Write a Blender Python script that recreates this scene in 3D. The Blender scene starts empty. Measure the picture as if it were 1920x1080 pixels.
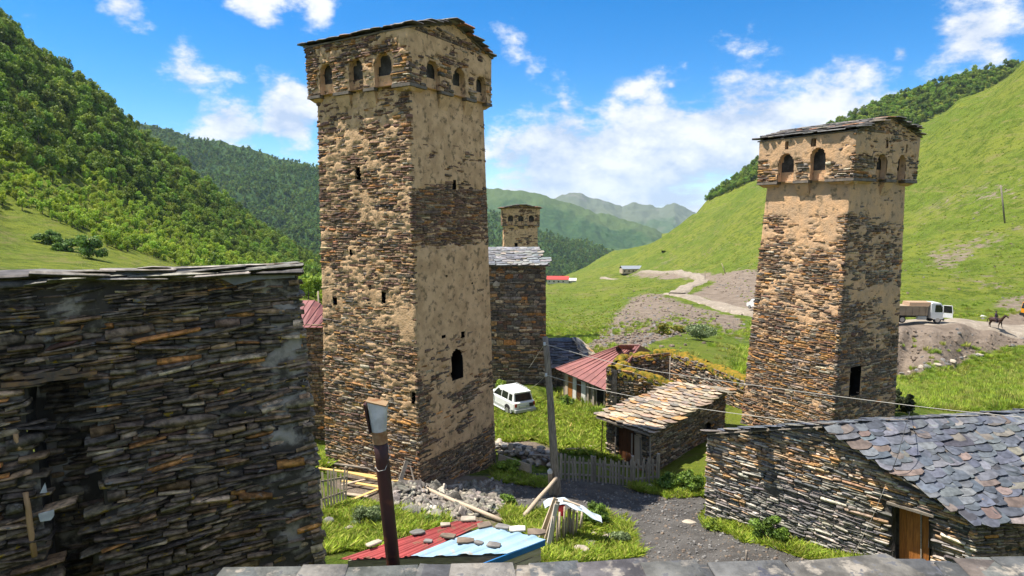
import bpy, bmesh, math, random
import numpy as np
from mathutils import Vector, Matrix

random.seed(7)
S = bpy.context.scene
COL = S.collection

# ------------------------------------------------------------------ camera
FPX, HOR, CZ = 1200.0, 135.0, 12.0            # focal length in photo pixels, horizon offset, eye height
PITCH = math.atan(HOR / FPX)
CP, SP = math.cos(PITCH), math.sin(PITCH)
cam_data = bpy.data.cameras.new('camera')
cam_data.sensor_width = 36.0
cam_data.lens = FPX / 1920.0 * 36.0
cam_data.clip_start = 0.05
cam_data.clip_end = 30000.0
cam = bpy.data.objects.new('camera', cam_data)
cam.location = (0, 0, CZ)
cam.rotation_euler = (math.pi / 2 - PITCH, 0, 0)
COL.objects.link(cam)
S.camera = cam

# ------------------------------------------------------------------ sun, sky, exposure
SUN_EL = math.radians(65.0)
SUN_DIR = np.array([-0.99, 0.12])
SUN_DIR = SUN_DIR / np.linalg.norm(SUN_DIR)
sun_vec = Vector((SUN_DIR[0] * math.cos(SUN_EL), SUN_DIR[1] * math.cos(SUN_EL), math.sin(SUN_EL)))
sun_data = bpy.data.lights.new('sun', 'SUN')
sun_data.energy = 4.6
sun_data.angle = math.radians(0.53)
sun_data.color = (1.0, 0.94, 0.84)
sun = bpy.data.objects.new('sun', sun_data)
sun.rotation_euler = sun_vec.to_track_quat('Z', 'Y').to_euler()
sun.location = (0, 0, 60)
COL.objects.link(sun)

S.view_settings.view_transform = 'Standard'
S.view_settings.look = 'None'
S.view_settings.exposure = 1.05
S.view_settings.gamma = 1.0
S.view_settings.use_curve_mapping = False
S.cycles.use_denoising = True
S.cycles.max_bounces = 6
S.cycles.diffuse_bounces = 3
S.cycles.glossy_bounces = 2
S.cycles.transmission_bounces = 4
S.cycles.transparent_max_bounces = 6
S.cycles.volume_bounces = 0
S.cycles.use_adaptive_sampling = True
S.cycles.adaptive_threshold = 0.02


def cloud_blob_list():
    # direction (photo column, row), radius in direction space, weight
    return [(1050, 330, .20, .44), (1230, 310, .22, .46), (1400, 270, .20, .44), (1560, 220, .15, .38), (1150, 350, .2, .44),
            (960, 290, .12, .34), (1700, 300, .2, .3), (1130, 250, .05, .22), (1530, 195, .08, .25),
            (430, 235, .11, .36), (540, 215, .10, .38), (350, 140, .10, .30), (480, 20, .07, .24), (230, 8, .08, .30),
            (600, 20, .08, .2), (960, 85, .08, .25), (990, 130, .05, .2), (1830, 65, .10, .32), (1260, 158, .03, .3),
            (1060, 197, .035, .28), (1690, 98, .03, .28), (640, 240, .1, .3), (60, 10, .06, .22), (180, 110, .05, .2)]


def build_world():
    w = bpy.data.worlds.new('World')
    S.world = w
    w.use_nodes = True
    nt = w.node_tree
    nt.nodes.clear()
    N = nt.nodes.new
    L = nt.links.new
    out = N('ShaderNodeOutputWorld')
    sky = N('ShaderNodeTexSky')
    sky.sky_type = 'NISHITA'
    sky.sun_disc = False
    sky.sun_elevation = SUN_EL
    sky.sun_rotation = math.atan2(SUN_DIR[0], SUN_DIR[1])
    sky.altitude = 2100
    sky.air_density = 1.0
    sky.dust_density = 0.1
    sky.ozone_density = 3.2
    bg = N('ShaderNodeBackground')
    bg.inputs['Strength'].default_value = 0.095
    hs = N('ShaderNodeHueSaturation')
    hs.inputs['Saturation'].default_value = 1.42
    L(sky.outputs[0], hs.inputs['Color'])
    L(hs.outputs[0], bg.inputs['Color'])
    cl = N('ShaderNodeBackground')
    cl.inputs['Strength'].default_value = 0.54
    tc = N('ShaderNodeTexCoord')
    sep = N('ShaderNodeSeparateXYZ')
    L(tc.outputs['Generated'], sep.inputs[0])

    def m(op, a, b=None, clamp=False):
        n = N('ShaderNodeMath')
        n.operation = op
        n.use_clamp = clamp
        for i, v in enumerate((a, b)):
            if v is None:
                continue
            if isinstance(v, (int, float)):
                n.inputs[i].default_value = v
            else:
                L(v, n.inputs[i])
        return n.outputs[0]
    zz = m('ADD', m('MAXIMUM', sep.outputs[2], 0.0), 0.22)
    cx = m('DIVIDE', sep.outputs[0], zz)
    cy = m('DIVIDE', sep.outputs[1], zz)
    com = N('ShaderNodeCombineXYZ')
    L(cx, com.inputs[0]); L(cy, com.inputs[1]); com.inputs[2].default_value = 3.3
    n1 = N('ShaderNodeTexNoise')
    n1.inputs['Scale'].default_value = 2.1
    n1.inputs['Detail'].default_value = 9
    n1.inputs['Roughness'].default_value = 0.62
    n1.inputs['Distortion'].default_value = 0.35
    L(com.outputs[0], n1.inputs['Vector'])
    n2 = N('ShaderNodeTexNoise')
    n2.inputs['Scale'].default_value = 11.0
    n2.inputs['Detail'].default_value = 7
    n2.inputs['Roughness'].default_value = 0.62
    mp = N('ShaderNodeMapping')
    mp.inputs['Scale'].default_value = (1, 1, 1.7)
    L(tc.outputs['Generated'], mp.inputs[0])
    L(mp.outputs[0], n2.inputs['Vector'])
    dens = m('ADD', m('MULTIPLY', n1.outputs[0], .42), m('MULTIPLY', n2.outputs[0], .58))
    # banks of cloud: the fair-weather field is denser in some directions
    acc = None
    for (px, py, r, wt) in cloud_blob_list():
        u = (px - 960) / FPX
        v = (540 - py) / FPX
        d = np.array([u, CP + v * SP, -SP + v * CP])
        d /= np.linalg.norm(d)
        vd = N('ShaderNodeVectorMath'); vd.operation = 'DISTANCE'
        L(tc.outputs['Generated'], vd.inputs[0])
        vd.inputs[1].default_value = tuple(d)
        k = m('MULTIPLY', m('SUBTRACT', 1.0, m('DIVIDE', vd.outputs['Value'], r), True), wt)
        acc = k if acc is None else m('MAXIMUM', acc, k)
    # unseen cloud added outside the view, neutral fill for the shaded walls
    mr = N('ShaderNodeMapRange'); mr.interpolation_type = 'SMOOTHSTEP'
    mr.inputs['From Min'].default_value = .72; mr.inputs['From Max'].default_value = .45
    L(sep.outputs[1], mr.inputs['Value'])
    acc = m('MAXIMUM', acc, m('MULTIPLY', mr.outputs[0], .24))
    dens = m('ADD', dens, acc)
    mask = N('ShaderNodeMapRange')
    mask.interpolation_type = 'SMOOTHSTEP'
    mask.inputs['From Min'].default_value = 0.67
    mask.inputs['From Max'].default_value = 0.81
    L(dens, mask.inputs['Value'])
    ramp = N('ShaderNodeValToRGB')
    ramp.color_ramp.elements[0].position = .40
    ramp.color_ramp.elements[0].color = (.52, .62, .80, 1)
    ramp.color_ramp.elements[1].position = .62
    ramp.color_ramp.elements[1].color = (1, 1, 1, 1)
    L(n2.outputs[0], ramp.inputs[0])
    L(ramp.outputs[0], cl.inputs['Color'])
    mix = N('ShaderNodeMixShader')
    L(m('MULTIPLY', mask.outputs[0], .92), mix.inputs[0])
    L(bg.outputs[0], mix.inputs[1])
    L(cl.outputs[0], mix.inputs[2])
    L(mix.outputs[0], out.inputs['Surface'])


build_world()

# ------------------------------------------------------------------ small numeric helpers
def A(*v):
    return np.array(v, dtype=float)


def ray(px, py):
    u = (px - 960) / FPX
    v = (540 - py) / FPX
    d = A(u, CP + v * SP, -SP + v * CP)
    return d / d[1]


def at(px, py, Y=None, Z=None):
    d = ray(px, py)
    t = Y if Y is not None else (Z - CZ) / d[2]
    return A(0, 0, CZ) + d * t


def proj(P):
    P = np.atleast_2d(P)
    x, y, z = P[:, 0], P[:, 1], P[:, 2] - CZ
    f = y * CP - z * SP
    f = np.where(f < .1, .1, f)
    return np.stack([960 + FPX * x / f, 540 - FPX * (y * SP + z * CP) / f, f], 1)


def nrm(v):
    return v / max(np.linalg.norm(v), 1e-9)


def _hash(ix, iy, iz, seed):
    h = (ix.astype(np.int64) * 374761393 + iy.astype(np.int64) * 668265263 + iz.astype(np.int64) * 1274126177 + seed * 974711) & 0xffffffff
    h = ((h ^ (h >> 13)) * 1274126177) & 0xffffffff
    h = (h ^ (h >> 16)) & 0xffffff
    return h / float(0xffffff)


def vnoise(p, seed=0):
    p = np.asarray(p, float)
    i = np.floor(p).astype(np.int64)
    f = p - i
    f = f * f * (3 - 2 * f)
    r = 0
    for dx in (0, 1):
        for dy in (0, 1):
            for dz in (0, 1):
                w = (f[:, 0] if dx else 1 - f[:, 0]) * (f[:, 1] if dy else 1 - f[:, 1]) * (f[:, 2] if dz else 1 - f[:, 2])
                r = r + w * _hash(i[:, 0] + dx, i[:, 1] + dy, i[:, 2] + dz, seed)
    return r


def fbm(p, octaves=4, seed=0, gain=.5):
    p = np.asarray(p, float)
    a, t, r = 1.0, 0.0, 0
    for o in range(octaves):
        r = r + a * vnoise(p * (2 ** o), seed + o * 17)
        t += a
        a *= gain
    return r / t


def sstep(a, b, x):
    t = np.clip((x - a) / (b - a), 0, 1)
    return t * t * (3 - 2 * t)


def inpoly(x, y, poly):
    x = np.asarray(x, float); y = np.asarray(y, float)
    r = np.zeros(x.shape, bool)
    n = len(poly)
    for i in range(n):
        x1, y1 = poly[i]; x2, y2 = poly[(i + 1) % n]
        if y1 == y2:
            continue
        c = ((y1 > y) != (y2 > y)) & (x < (x2 - x1) * (y - y1) / (y2 - y1) + x1)
        r ^= c
    return r


# ------------------------------------------------------------------ objects, parents, tags
WM = {}


def place(o, parent=None, world=None):
    """link o with the given world matrix, under parent"""
    COL.objects.link(o)
    world = world if world is not None else Matrix.Identity(4)
    if parent is not None:
        o.parent = parent
        o.matrix_parent_inverse = WM[parent.name].inverted()
    o.matrix_basis = world
    WM[o.name] = world.copy()
    return o


def tag(o, label, cat, group=None):
    o['label'] = label
    o['category'] = cat
    if group:
        o['group'] = group
    return o


def thing(name, label, cat, loc, rotz=0.0, group=None, mat=None):
    o = bpy.data.objects.new(name, None)
    o.empty_display_size = .2
    m = mat if mat is not None else Matrix.Translation(Vector(loc)) @ Matrix.Rotation(rotz, 4, 'Z')
    place(o, None, m)
    return tag(o, label, cat, group)


def structure(o):
    o['kind'] = 'structure'
    return o


def stuff(o):
    o['kind'] = 'stuff'
    return o


def np_mesh(name, verts, polys, material, cols=None, smooth=False, fattr=None):
    """polys: list of (n,k) int arrays"""
    me = bpy.data.meshes.new(name)
    verts = np.asarray(verts, np.float32)
    polys = [np.asarray(p, np.int32) for p in polys if len(p)]
    me.vertices.add(len(verts))
    me.vertices.foreach_set('co', verts.ravel())
    nl = sum(p.size for p in polys)
    npl = sum(len(p) for p in polys)
    me.loops.add(nl)
    me.polygons.add(npl)
    me.loops.foreach_set('vertex_index', np.concatenate([p.ravel() for p in polys]))
    st, k0 = [], 0
    for p in polys:
        k = p.shape[1]
        st.append(k0 + np.arange(len(p)) * k)
        k0 += p.size
    me.polygons.foreach_set('loop_start', np.concatenate(st).astype(np.int32))
    if cols is not None:
        a = me.attributes.new('Col', 'FLOAT_COLOR', 'POINT')
        c = np.ones((len(verts), 4), np.float32)
        c[:, :3] = cols
        a.data.foreach_set('color', c.ravel())
    for key, val in (fattr or {}).items():
        a = me.attributes.new(key, 'FLOAT', 'POINT')
        a.data.foreach_set('value', np.asarray(val, np.float32))
    if smooth:
        me.polygons.foreach_set('use_smooth', np.ones(npl, bool))
    me.update(calc_edges=True)
    me.validate()
    if material is not None:
        me.materials.append(material)
    return me


def mesh_obj(name, me, parent=None, world=None, black=True):
    o = bpy.data.objects.new(name, me)
    if black:
        o.color = (0, 0, 0, 1)
    return place(o, parent, world)


class MB:
    """collects simple solids, then becomes one mesh object"""

    def __init__(s):
        s.v = []; s.f = []; s.c = []; s.cur = (0, 0, 0)

    def add(s, vs, fs):
        b = len(s.v)
        s.v += [tuple(map(float, v)) for v in vs]
        s.f += [tuple(b + i for i in f) for f in fs]
        s.c += [s.cur] * len(vs)
        return s

    def hexa(s, p):
        """8 points: bottom ring 0-3, top ring 4-7"""
        return s.add(p, [(3, 2, 1, 0), (4, 5, 6, 7), (0, 1, 5, 4), (1, 2, 6, 5), (2, 3, 7, 6), (3, 0, 4, 7)])

    def box(s, c, d, rot=None):
        x, y, z = d[0] / 2, d[1] / 2, d[2] / 2
        p = [(-x, -y, -z), (x, -y, -z), (x, y, -z), (-x, y, -z), (-x, -y, z), (x, -y, z), (x, y, z), (-x, y, z)]
        if rot is not None:
            p = [tuple(rot @ Vector(q)) for q in p]
        return s.hexa([(q[0] + c[0], q[1] + c[1], q[2] + c[2]) for q in p])

    def prism(s, poly, vec):
        n = len(poly)
        p = [np.array(q, float) for q in poly]
        q = [a + np.array(vec, float) for a in p]
        return s.add(p + q, [tuple(range(n - 1, -1, -1)), tuple(range(n, 2 * n))] + [(i, (i + 1) % n, n + (i + 1) % n, n + i) for i in range(n)])

    def loft(s, rings, caps=True):
        n = len(rings[0])
        vs = [p for r in rings for p in r]
        fs = []
        for k in range(len(rings) - 1):
            for i in range(n):
                j = (i + 1) % n
                fs.append((k * n + i, k * n + j, (k + 1) * n + j, (k + 1) * n + i))
        if caps:
            fs.append(tuple(range(n - 1, -1, -1)))
            fs.append(tuple((len(rings) - 1) * n + i for i in range(n)))
        return s.add(vs, fs)

    def tube(s, pts, rad, n=8, caps=True, jit=0):
        pts = [np.array(p, float) for p in pts]
        if not hasattr(rad, '__len__'):
            rad = [rad] * len(pts)
        rings = []
        up = None
        for i, p in enumerate(pts):
            d = nrm(pts[min(i + 1, len(pts) - 1)] - pts[max(i - 1, 0)])
            if up is None:
                up = A(0, 0, 1) if abs(d[2]) < .9 else A(1, 0, 0)
            a = nrm(np.cross(d, up)); b = np.cross(a, d)
            up = b
            rings.append([p + (a * math.cos(2 * math.pi * k / n) + b * math.sin(2 * math.pi * k / n)) * rad[i] * (1 + jit * (random.random() - .5)) for k in range(n)])
        return s.loft(rings, caps)

    def build(s, name, material, parent=None, world=None, smooth=False, bevel=0, segs=2):
        me = bpy.data.meshes.new(name)
        me.from_pydata(s.v, [], s.f)
        if smooth:
            me.polygons.foreach_set('use_smooth', np.ones(len(me.polygons), bool))
        if bevel:
            bm = bmesh.new(); bm.from_mesh(me)
            bmesh.ops.bevel(bm, geom=bm.edges[:] , offset=bevel, segments=segs, affect='EDGES', profile=.6)
            bm.to_mesh(me); bm.free()
        me.materials.append(material)
        me.update()
        return mesh_obj(name, me, parent, world)


# ------------------------------------------------------------------ materials
def mat(name, c1, c2=None, nscale=4.0, rough=.85, bump=0.0, bscale=30.0, metal=0.0, coord='pos', stretch=(1, 1, 1),
        attr=False, lichen=None, contrast=(.35, .65), transl=0.0, spec=.25, var=.45, detail=6, rand=0.0, c3=None, n3=1.0, th3=(.5, .6), bdist=.02):
    m = bpy.data.materials.new(name)
    m.use_nodes = True
    nt = m.node_tree
    N, L = nt.nodes.new, nt.links.new
    b = nt.nodes['Principled BSDF']
    out = nt.nodes['Material Output']
    if coord == 'pos':
        src = N('ShaderNodeNewGeometry').outputs['Position']
    else:
        src = N('ShaderNodeTexCoord').outputs['Object']
    mp = N('ShaderNodeMapping')
    mp.inputs['Scale'].default_value = stretch
    L(src, mp.inputs[0])

    def noise(scale, det=detail, rgh=.6):
        n = N('ShaderNodeTexNoise')
        n.inputs['Scale'].default_value = scale
        n.inputs['Detail'].default_value = det
        n.inputs['Roughness'].default_value = rgh
        L(mp.outputs[0], n.inputs['Vector'])
        return n.outputs[0]

    def rng(v, a, b_):
        r = N('ShaderNodeMapRange')
        r.interpolation_type = 'SMOOTHSTEP'
        r.inputs['From Min'].default_value = a
        r.inputs['From Max'].default_value = b_
        L(v, r.inputs['Value'])
        return r.outputs[0]

    def mixc(f, x, y, mode='MIX'):
        k = N('ShaderNodeMix')
        k.data_type = 'RGBA'
        k.blend_type = mode
        if isinstance(f, (int, float)):
            k.inputs[0].default_value = f
        else:
            L(f, k.inputs[0])
        for i, v in ((6, x), (7, y)):
            if isinstance(v, tuple):
                k.inputs[i].default_value = (*v, 1)
            else:
                L(v, k.inputs[i])
        return k.outputs[2]
    if attr:
        at_ = N('ShaderNodeAttribute'); at_.attribute_name = 'Col'
        oi = N('ShaderNodeObjectInfo')
        base = mixc(1.0, at_.outputs['Color'], oi.outputs['Color'], 'ADD')
        f = rng(noise(nscale), *contrast)
        col = mixc(f, mixc(1.0, base, (1 - var, 1 - var, 1 - var), 'MULTIPLY'), mixc(1.0, base, (1 + var, 1 + var, 1 + var), 'MULTIPLY'))
    elif c2 is not None:
        col = mixc(rng(noise(nscale), *contrast), c1, c2)
    else:
        col = mixc(0.0, c1, c1)
    if c3 is not None:
        col = mixc(rng(noise(n3), *th3), col, c3)
    if lichen is not None:
        lc, ls, lt = lichen
        col = mixc(rng(noise(ls, 5), lt, lt + .05), col, lc)
    if rand:
        oi2 = N('ShaderNodeObjectInfo')
        mr = N('ShaderNodeMapRange')
        mr.inputs['To Min'].default_value = 1 - rand
        mr.inputs['To Max'].default_value = 1 + rand
        L(oi2.outputs['Random'], mr.inputs['Value'])
        hs = N('ShaderNodeHueSaturation')
        L(mr.outputs[0], hs.inputs['Value'])
        if transl:
            mh = N('ShaderNodeMapRange'); mh.inputs['To Min'].default_value = .515; mh.inputs['To Max'].default_value = .47
            wn = N('ShaderNodeTexWhiteNoise'); wn.noise_dimensions = '1D'
            L(oi2.outputs['Random'], wn.inputs['W']); L(wn.outputs['Value'], mh.inputs['Value'])
            L(mh.outputs[0], hs.inputs['Hue'])
        L(col, hs.inputs['Color'])
        col = hs.outputs[0]
    L(col, b.inputs['Base Color'])
    b.inputs['Roughness'].default_value = rough
    b.inputs['Metallic'].default_value = metal
    b.inputs['Specular IOR Level'].default_value = spec
    if bump:
        bp = N('ShaderNodeBump')
        bp.inputs['Strength'].default_value = bump
        bp.inputs['Distance'].default_value = bdist
        L(noise(bscale, 6), bp.inputs['Height'])
        L(bp.outputs[0], b.inputs['Normal'])
    if transl:
        tr = N('ShaderNodeBsdfTranslucent')
        L(col, tr.inputs['Color'])
        ms = N('ShaderNodeMixShader')
        ms.inputs[0].default_value = transl
        L(b.outputs[0], ms.inputs[1]); L(tr.outputs[0], ms.inputs[2])
        L(ms.outputs[0], out.inputs['Surface'])
    return m


MT = {}
MT['stone'] = mat('stone', (.2, .2, .2), attr=True, nscale=7, bump=.6, bscale=28, var=.38, lichen=((.30, .15, .03), 3.1, .67), bdist=.03)
MT['stone_dark'] = mat('stone_dark', (.2, .2, .2), attr=True, nscale=9, bump=.9, bscale=24, var=.5, lichen=((.40, .26, .03), 5.5, .635), c3=(.22, .205, .18), n3=6.0, th3=(.62, .68), bdist=.03)
MT['slate'] = mat('slate', (.2, .2, .2), attr=True, nscale=5, rough=.62, bump=.35, bscale=16, var=.28, spec=.4, lichen=((.34, .20, .08), 2.2, .68))
MT['slate_near'] = mat('slate_near', (.2, .2, .2), attr=True, nscale=4.5, rough=.75, bump=1.0, bscale=14, var=.45, spec=.35, contrast=(.3, .7), detail=10, c3=(.26, .23, .19), n3=5, th3=(.54, .66), bdist=.02, lichen=((.10, .10, .105), 9.0, .60))
MT['slate_tan'] = mat('slate_warm', (.2, .2, .2), attr=True, nscale=5, rough=.7, bump=.35, bscale=16, var=.25, spec=.3, lichen=((.50, .25, .06), 1.6, .64))  # for warm tan slates flecked with orange lichen
MT['plaster'] = mat('lime_plaster', (.66, .435, .25), (.50, .32, .175), nscale=1.8, bump=.9, bscale=12, c3=(.24, .165, .095), n3=3.4, th3=(.52, .66), rough=.95, spec=.1, bdist=.04)
MT['plaster_warm'] = mat('lime_plaster_warm', (.62, .385, .21), (.48, .325, .20), nscale=1.5, bump=.9, bscale=12, c3=(.25, .18, .11), n3=3.2, th3=(.54, .68), rough=.95, spec=.1, bdist=.04)
MT['mortar_dark'] = mat('earth_mortar', (.045, .040, .036), (.10, .09, .08), nscale=3, bump=.8, bscale=20, rough=.95, spec=.1)
MT['mortar_grey'] = mat('grey_mortar', (.07, .06, .048), (.34, .30, .24), nscale=2.2, bump=.9, bscale=16, rough=.95, spec=.1, contrast=(.46, .62))
MT['dark'] = mat('interior_shade', (.012, .011, .010), rough=.95, spec=.05)  # near-black puts the shade of deep openings into the colour
MT['wood_grey'] = mat('weathered_wood', (.34, .29, .235), (.19, .16, .13), nscale=3, coord='obj', stretch=(1, 14, 14), bump=.4, bscale=4, rough=.85, rand=.25)
MT['wood_pale'] = mat('pale_wood', (.52, .42, .31), (.36, .28, .20), nscale=3, coord='obj', stretch=(1, 12, 12), bump=.3, bscale=4, rough=.8, rand=.18)
MT['wood_yellow'] = mat('fresh_wood', (.66, .45, .17), (.52, .34, .12), nscale=3, coord='obj', stretch=(.8, 12, 12), bump=.2, bscale=4, rough=.7, rand=.18)
MT['wood_door'] = mat('brown_door_wood', (.40, .155, .035), (.24, .085, .02), nscale=2.6, coord='obj', stretch=(14, 14, 1), bump=.3, bscale=3, rough=.6, rand=.15)
MT['wood_door_dark'] = mat('dark_door_wood', (.12, .045, .018), (.06, .024, .010), nscale=3, coord='obj', stretch=(14, 14, 1), bump=.3, bscale=3, rough=.7, rand=.2)
MT['bark_pole'] = mat('weathered_pole', (.30, .255, .21), (.13, .11, .09), nscale=3, coord='obj', stretch=(10, 10, .7), bump=.6, bscale=3, rough=.9)
MT['red_roof'] = mat('red_sheet_metal', (.25, .10, .092), (.19, .078, .07), nscale=.9, rough=.55, spec=.35, bump=.1, bscale=5, c3=(.30, .12, .09), n3=2.5, th3=(.55, .7))
MT['red_sheet'] = mat('red_painted_sheet', (.36, .060, .058), (.27, .050, .048), nscale=1.5, rough=.6, spec=.3, c3=(.22, .10, .065), n3=3.2, th3=(.54, .66), bump=.2, bscale=5)
MT['blue_sheet'] = mat('pale_blue_sheet', (.28, .41, .52), (.23, .35, .46), nscale=1.5, rough=.6, spec=.3, c3=(.36, .34, .30), n3=3.4, th3=(.58, .70), bump=.2, bscale=5)
MT['blue_paint'] = mat('blue_paint', (.015, .11, .30), (.02, .14, .36), nscale=3, rough=.45, spec=.4)
MT['rust_pipe'] = mat('rusty_pipe', (.060, .020, .016), (.036, .014, .013), nscale=3, rough=.55, metal=.15, bump=.15, bscale=20, spec=.4, c3=(.11, .035, .02), n3=5, th3=(.58, .7))
MT['galv'] = mat('galvanised_sheet', (.62, .63, .64), (.44, .44, .43), nscale=6, rough=.42, metal=.25, bump=.35, bscale=7)
MT['rust_band'] = mat('rusty_band', (.22, .10, .04), (.36, .24, .13), nscale=9, rough=.7, metal=.3, bump=.3, bscale=12)
MT['white_paint'] = mat('white_car_paint', (.72, .73, .72), (.66, .67, .66), nscale=2, rough=.28, spec=.5)
MT['silver_clad'] = mat('grey_cladding', (.34, .36, .34), rough=.45, spec=.4)
MT['glass'] = mat('dark_glass', (.012, .014, .017), rough=.06, spec=.6)
MT['rubber'] = mat('rubber', (.018, .018, .018), (.03, .028, .026), nscale=8, rough=.85)
MT['rim'] = mat('alloy_rim', (.42, .42, .42), rough=.35, metal=.6)
MT['red_lamp'] = mat('red_lamp', (.30, .012, .010), rough=.2, spec=.6)
MT['plate'] = mat('pale_plate', (.55, .55, .52), rough=.4)
MT['black_plastic'] = mat('black_plastic', (.02, .02, .02), rough=.6)
MT['tipper'] = mat('dusty_tipper_steel', (.36, .28, .19), (.28, .215, .15), nscale=1.2, rough=.75, metal=.1)
MT['orange_load'] = mat('orange_steel', (.42, .27, .17), (.34, .23, .15), nscale=1.5, rough=.7)
MT['orange_paint'] = mat('orange_paint', (.65, .26, .01), (.58, .22, .01), nscale=1, rough=.4)
MT['horse'] = mat('bay_coat', (.050, .022, .013), (.032, .015, .010), nscale=6, rough=.6)
MT['rider'] = mat('dark_clothes', (.025, .018, .026), (.05, .02, .04), nscale=5, rough=.85)
MT['skin'] = mat('skin', (.38, .22, .15), rough=.6)
MT['wire'] = mat('pale_cable', (.45, .42, .37), rough=.6)
MT['wire_dark'] = mat('dark_cable', (.05, .05, .05), rough=.6)
MT['tarp'] = mat('pale_blue_tarp', (.52, .60, .64), (.40, .47, .52), nscale=3, rough=.55, bump=.5, bscale=6, c3=(.66, .68, .68), n3=5, th3=(.55, .62))
MT['red_cloth'] = mat('red_cloth', (.42, .03, .04), (.5, .06, .06), nscale=5, rough=.9)
MT['membrane'] = mat('grey_felt', (.30, .29, .28), (.20, .195, .19), nscale=4, rough=.85, bump=.3, bscale=8)
MT['white_wall'] = mat('whitewash', (.62, .60, .56), (.5, .48, .44), nscale=2, rough=.9)
MT['white_plastic'] = mat('white_plastic', (.62, .62, .60), (.45, .45, .44), nscale=6, rough=.5)
MT['moss'] = mat('moss', (.15, .135, .018), (.30, .18, .025), nscale=5, bump=1, bscale=18, rough=.95, spec=.1, c3=(.05, .07, .015), n3=3, th3=(.5, .62), bdist=.06)
MT['leaf'] = mat('leaves', (.1, .2, .05), attr=True, nscale=2, var=.2, rough=.6, transl=.3, spec=.3)
MT['grassblade'] = mat('grass_blades', (.1, .2, .05), attr=True, nscale=1.5, var=.25, rough=.7, transl=.35, spec=.2)
MT['tree_dark'] = mat('tree_leaves_dark', (.135, .225, .028), (.20, .30, .036), nscale=.06, rough=.6, transl=.35, rand=.45, spec=.25)
MT['tree_light'] = mat('tree_leaves_light', (.24, .36, .036), (.31, .43, .045), nscale=.05, rough=.6, transl=.38, rand=.28, spec=.25)
MT['tree_far'] = mat('tree_leaves_far', (.10, .18, .036), (.145, .23, .044), nscale=.01, rough=.8, transl=.3, rand=.35, spec=.1)
MT['tin'] = mat('tin_roof', (.26, .28, .31), rough=.5, metal=.2)
MT['bright_red'] = mat('bright_red_roof', (.50, .06, .05), rough=.5)
MT['trunk'] = mat('bark', (.09, .07, .055), (.05, .04, .032), nscale=5, rough=.9)


def ground_material(name, grass, dirt, gscale=1.0):
    m = bpy.data.materials.new(name)
    m.use_nodes = True
    nt = m.node_tree
    N, L = nt.nodes.new, nt.links.new
    b = nt.nodes['Principled BSDF']
    geo = N('ShaderNodeNewGeometry')

    def noise(sc, det=6, rgh=.6, st=None):
        n = N('ShaderNodeTexNoise')
        n.inputs['Scale'].default_value = sc
        n.inputs['Detail'].default_value = det
        n.inputs['Roughness'].default_value = rgh
        if st:
            mp = N('ShaderNodeMapping'); mp.inputs['Scale'].default_value = st
            L(geo.outputs['Position'], mp.inputs[0]); L(mp.outputs[0], n.inputs['Vector'])
        else:
            L(geo.outputs['Position'], n.inputs['Vector'])
        return n.outputs[0]

    def rng(v, a, b_):
        r = N('ShaderNodeMapRange'); r.interpolation_type = 'SMOOTHSTEP'
        r.inputs['From Min'].default_value = a; r.inputs['From Max'].default_value = b_
        L(v, r.inputs['Value']); return r.outputs[0]

    def mixc(f, x, y):
        k = N('ShaderNodeMix'); k.data_type = 'RGBA'
        L(f, k.inputs[0])
        for i, v in ((6, x), (7, y)):
            if isinstance(v, tuple):
                k.inputs[i].default_value = (*v, 1)
            else:
                L(v, k.inputs[i])
        return k.outputs[2]
    g = mixc(rng(noise(.022 * gscale, 7), .42, .58), grass[0], grass[1])
    g = mixc(rng(noise(.12 * gscale, 8, .7), .5, .68), g, grass[2])
    g = mixc(rng(noise(1.1 * gscale, 6, .7), .48, .72), g, grass[3])
    g = mixc(rng(noise(.05, 7, .7, (.35, .35, 2.2)), .50, .62), g, grass[1])
    g = mixc(rng(noise(.16, 8, .75, (.35, .35, 3.2)), .53, .63), g, (.155, .145, .05))
    g = mixc(rng(noise(.30, 7, .75, (.3, .3, 3.6)), .57, .66), g, (.060, .095, .014))
    g = mixc(rng(noise(.30, 6, .75), .47, .60), g, tuple(c * .62 for c in grass[0]))
    g = mixc(rng(noise(2.6, 5, .75), .50, .66), g, tuple(min(c * 1.25, .4) for c in grass[1]))
    d = mixc(rng(noise(.5, 8, .7), .35, .65), dirt[0], dirt[1])
    d = mixc(rng(noise(4.5, 4, .6), .6, .72), d, dirt[2])
    at_ = N('ShaderNodeAttribute'); at_.attribute_name = 'dirt'
    ad = N('ShaderNodeMath'); ad.operation = 'ADD'
    mu = N('ShaderNodeMath'); mu.operation = 'MULTIPLY_ADD'
    L(noise(.35, 8, .72), mu.inputs[0]); mu.inputs[1].default_value = 1.5; mu.inputs[2].default_value = -.75
    L(at_.outputs['Fac'], ad.inputs[0]); L(mu.outputs[0], ad.inputs[1])
    col = mixc(rng(ad.outputs[0], .42, .62), g, d)
    L(col, b.inputs['Base Color'])
    b.inputs['Roughness'].default_value = .95
    b.inputs['Specular IOR Level'].default_value = .1
    bp = N('ShaderNodeBump')
    bp.inputs['Strength'].default_value = .9
    bp.inputs['Distance'].default_value = .6
    L(noise(1.6 * gscale, 8, .7), bp.inputs['Height'])
    L(bp.outputs[0], b.inputs['Normal'])
    return m


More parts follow.
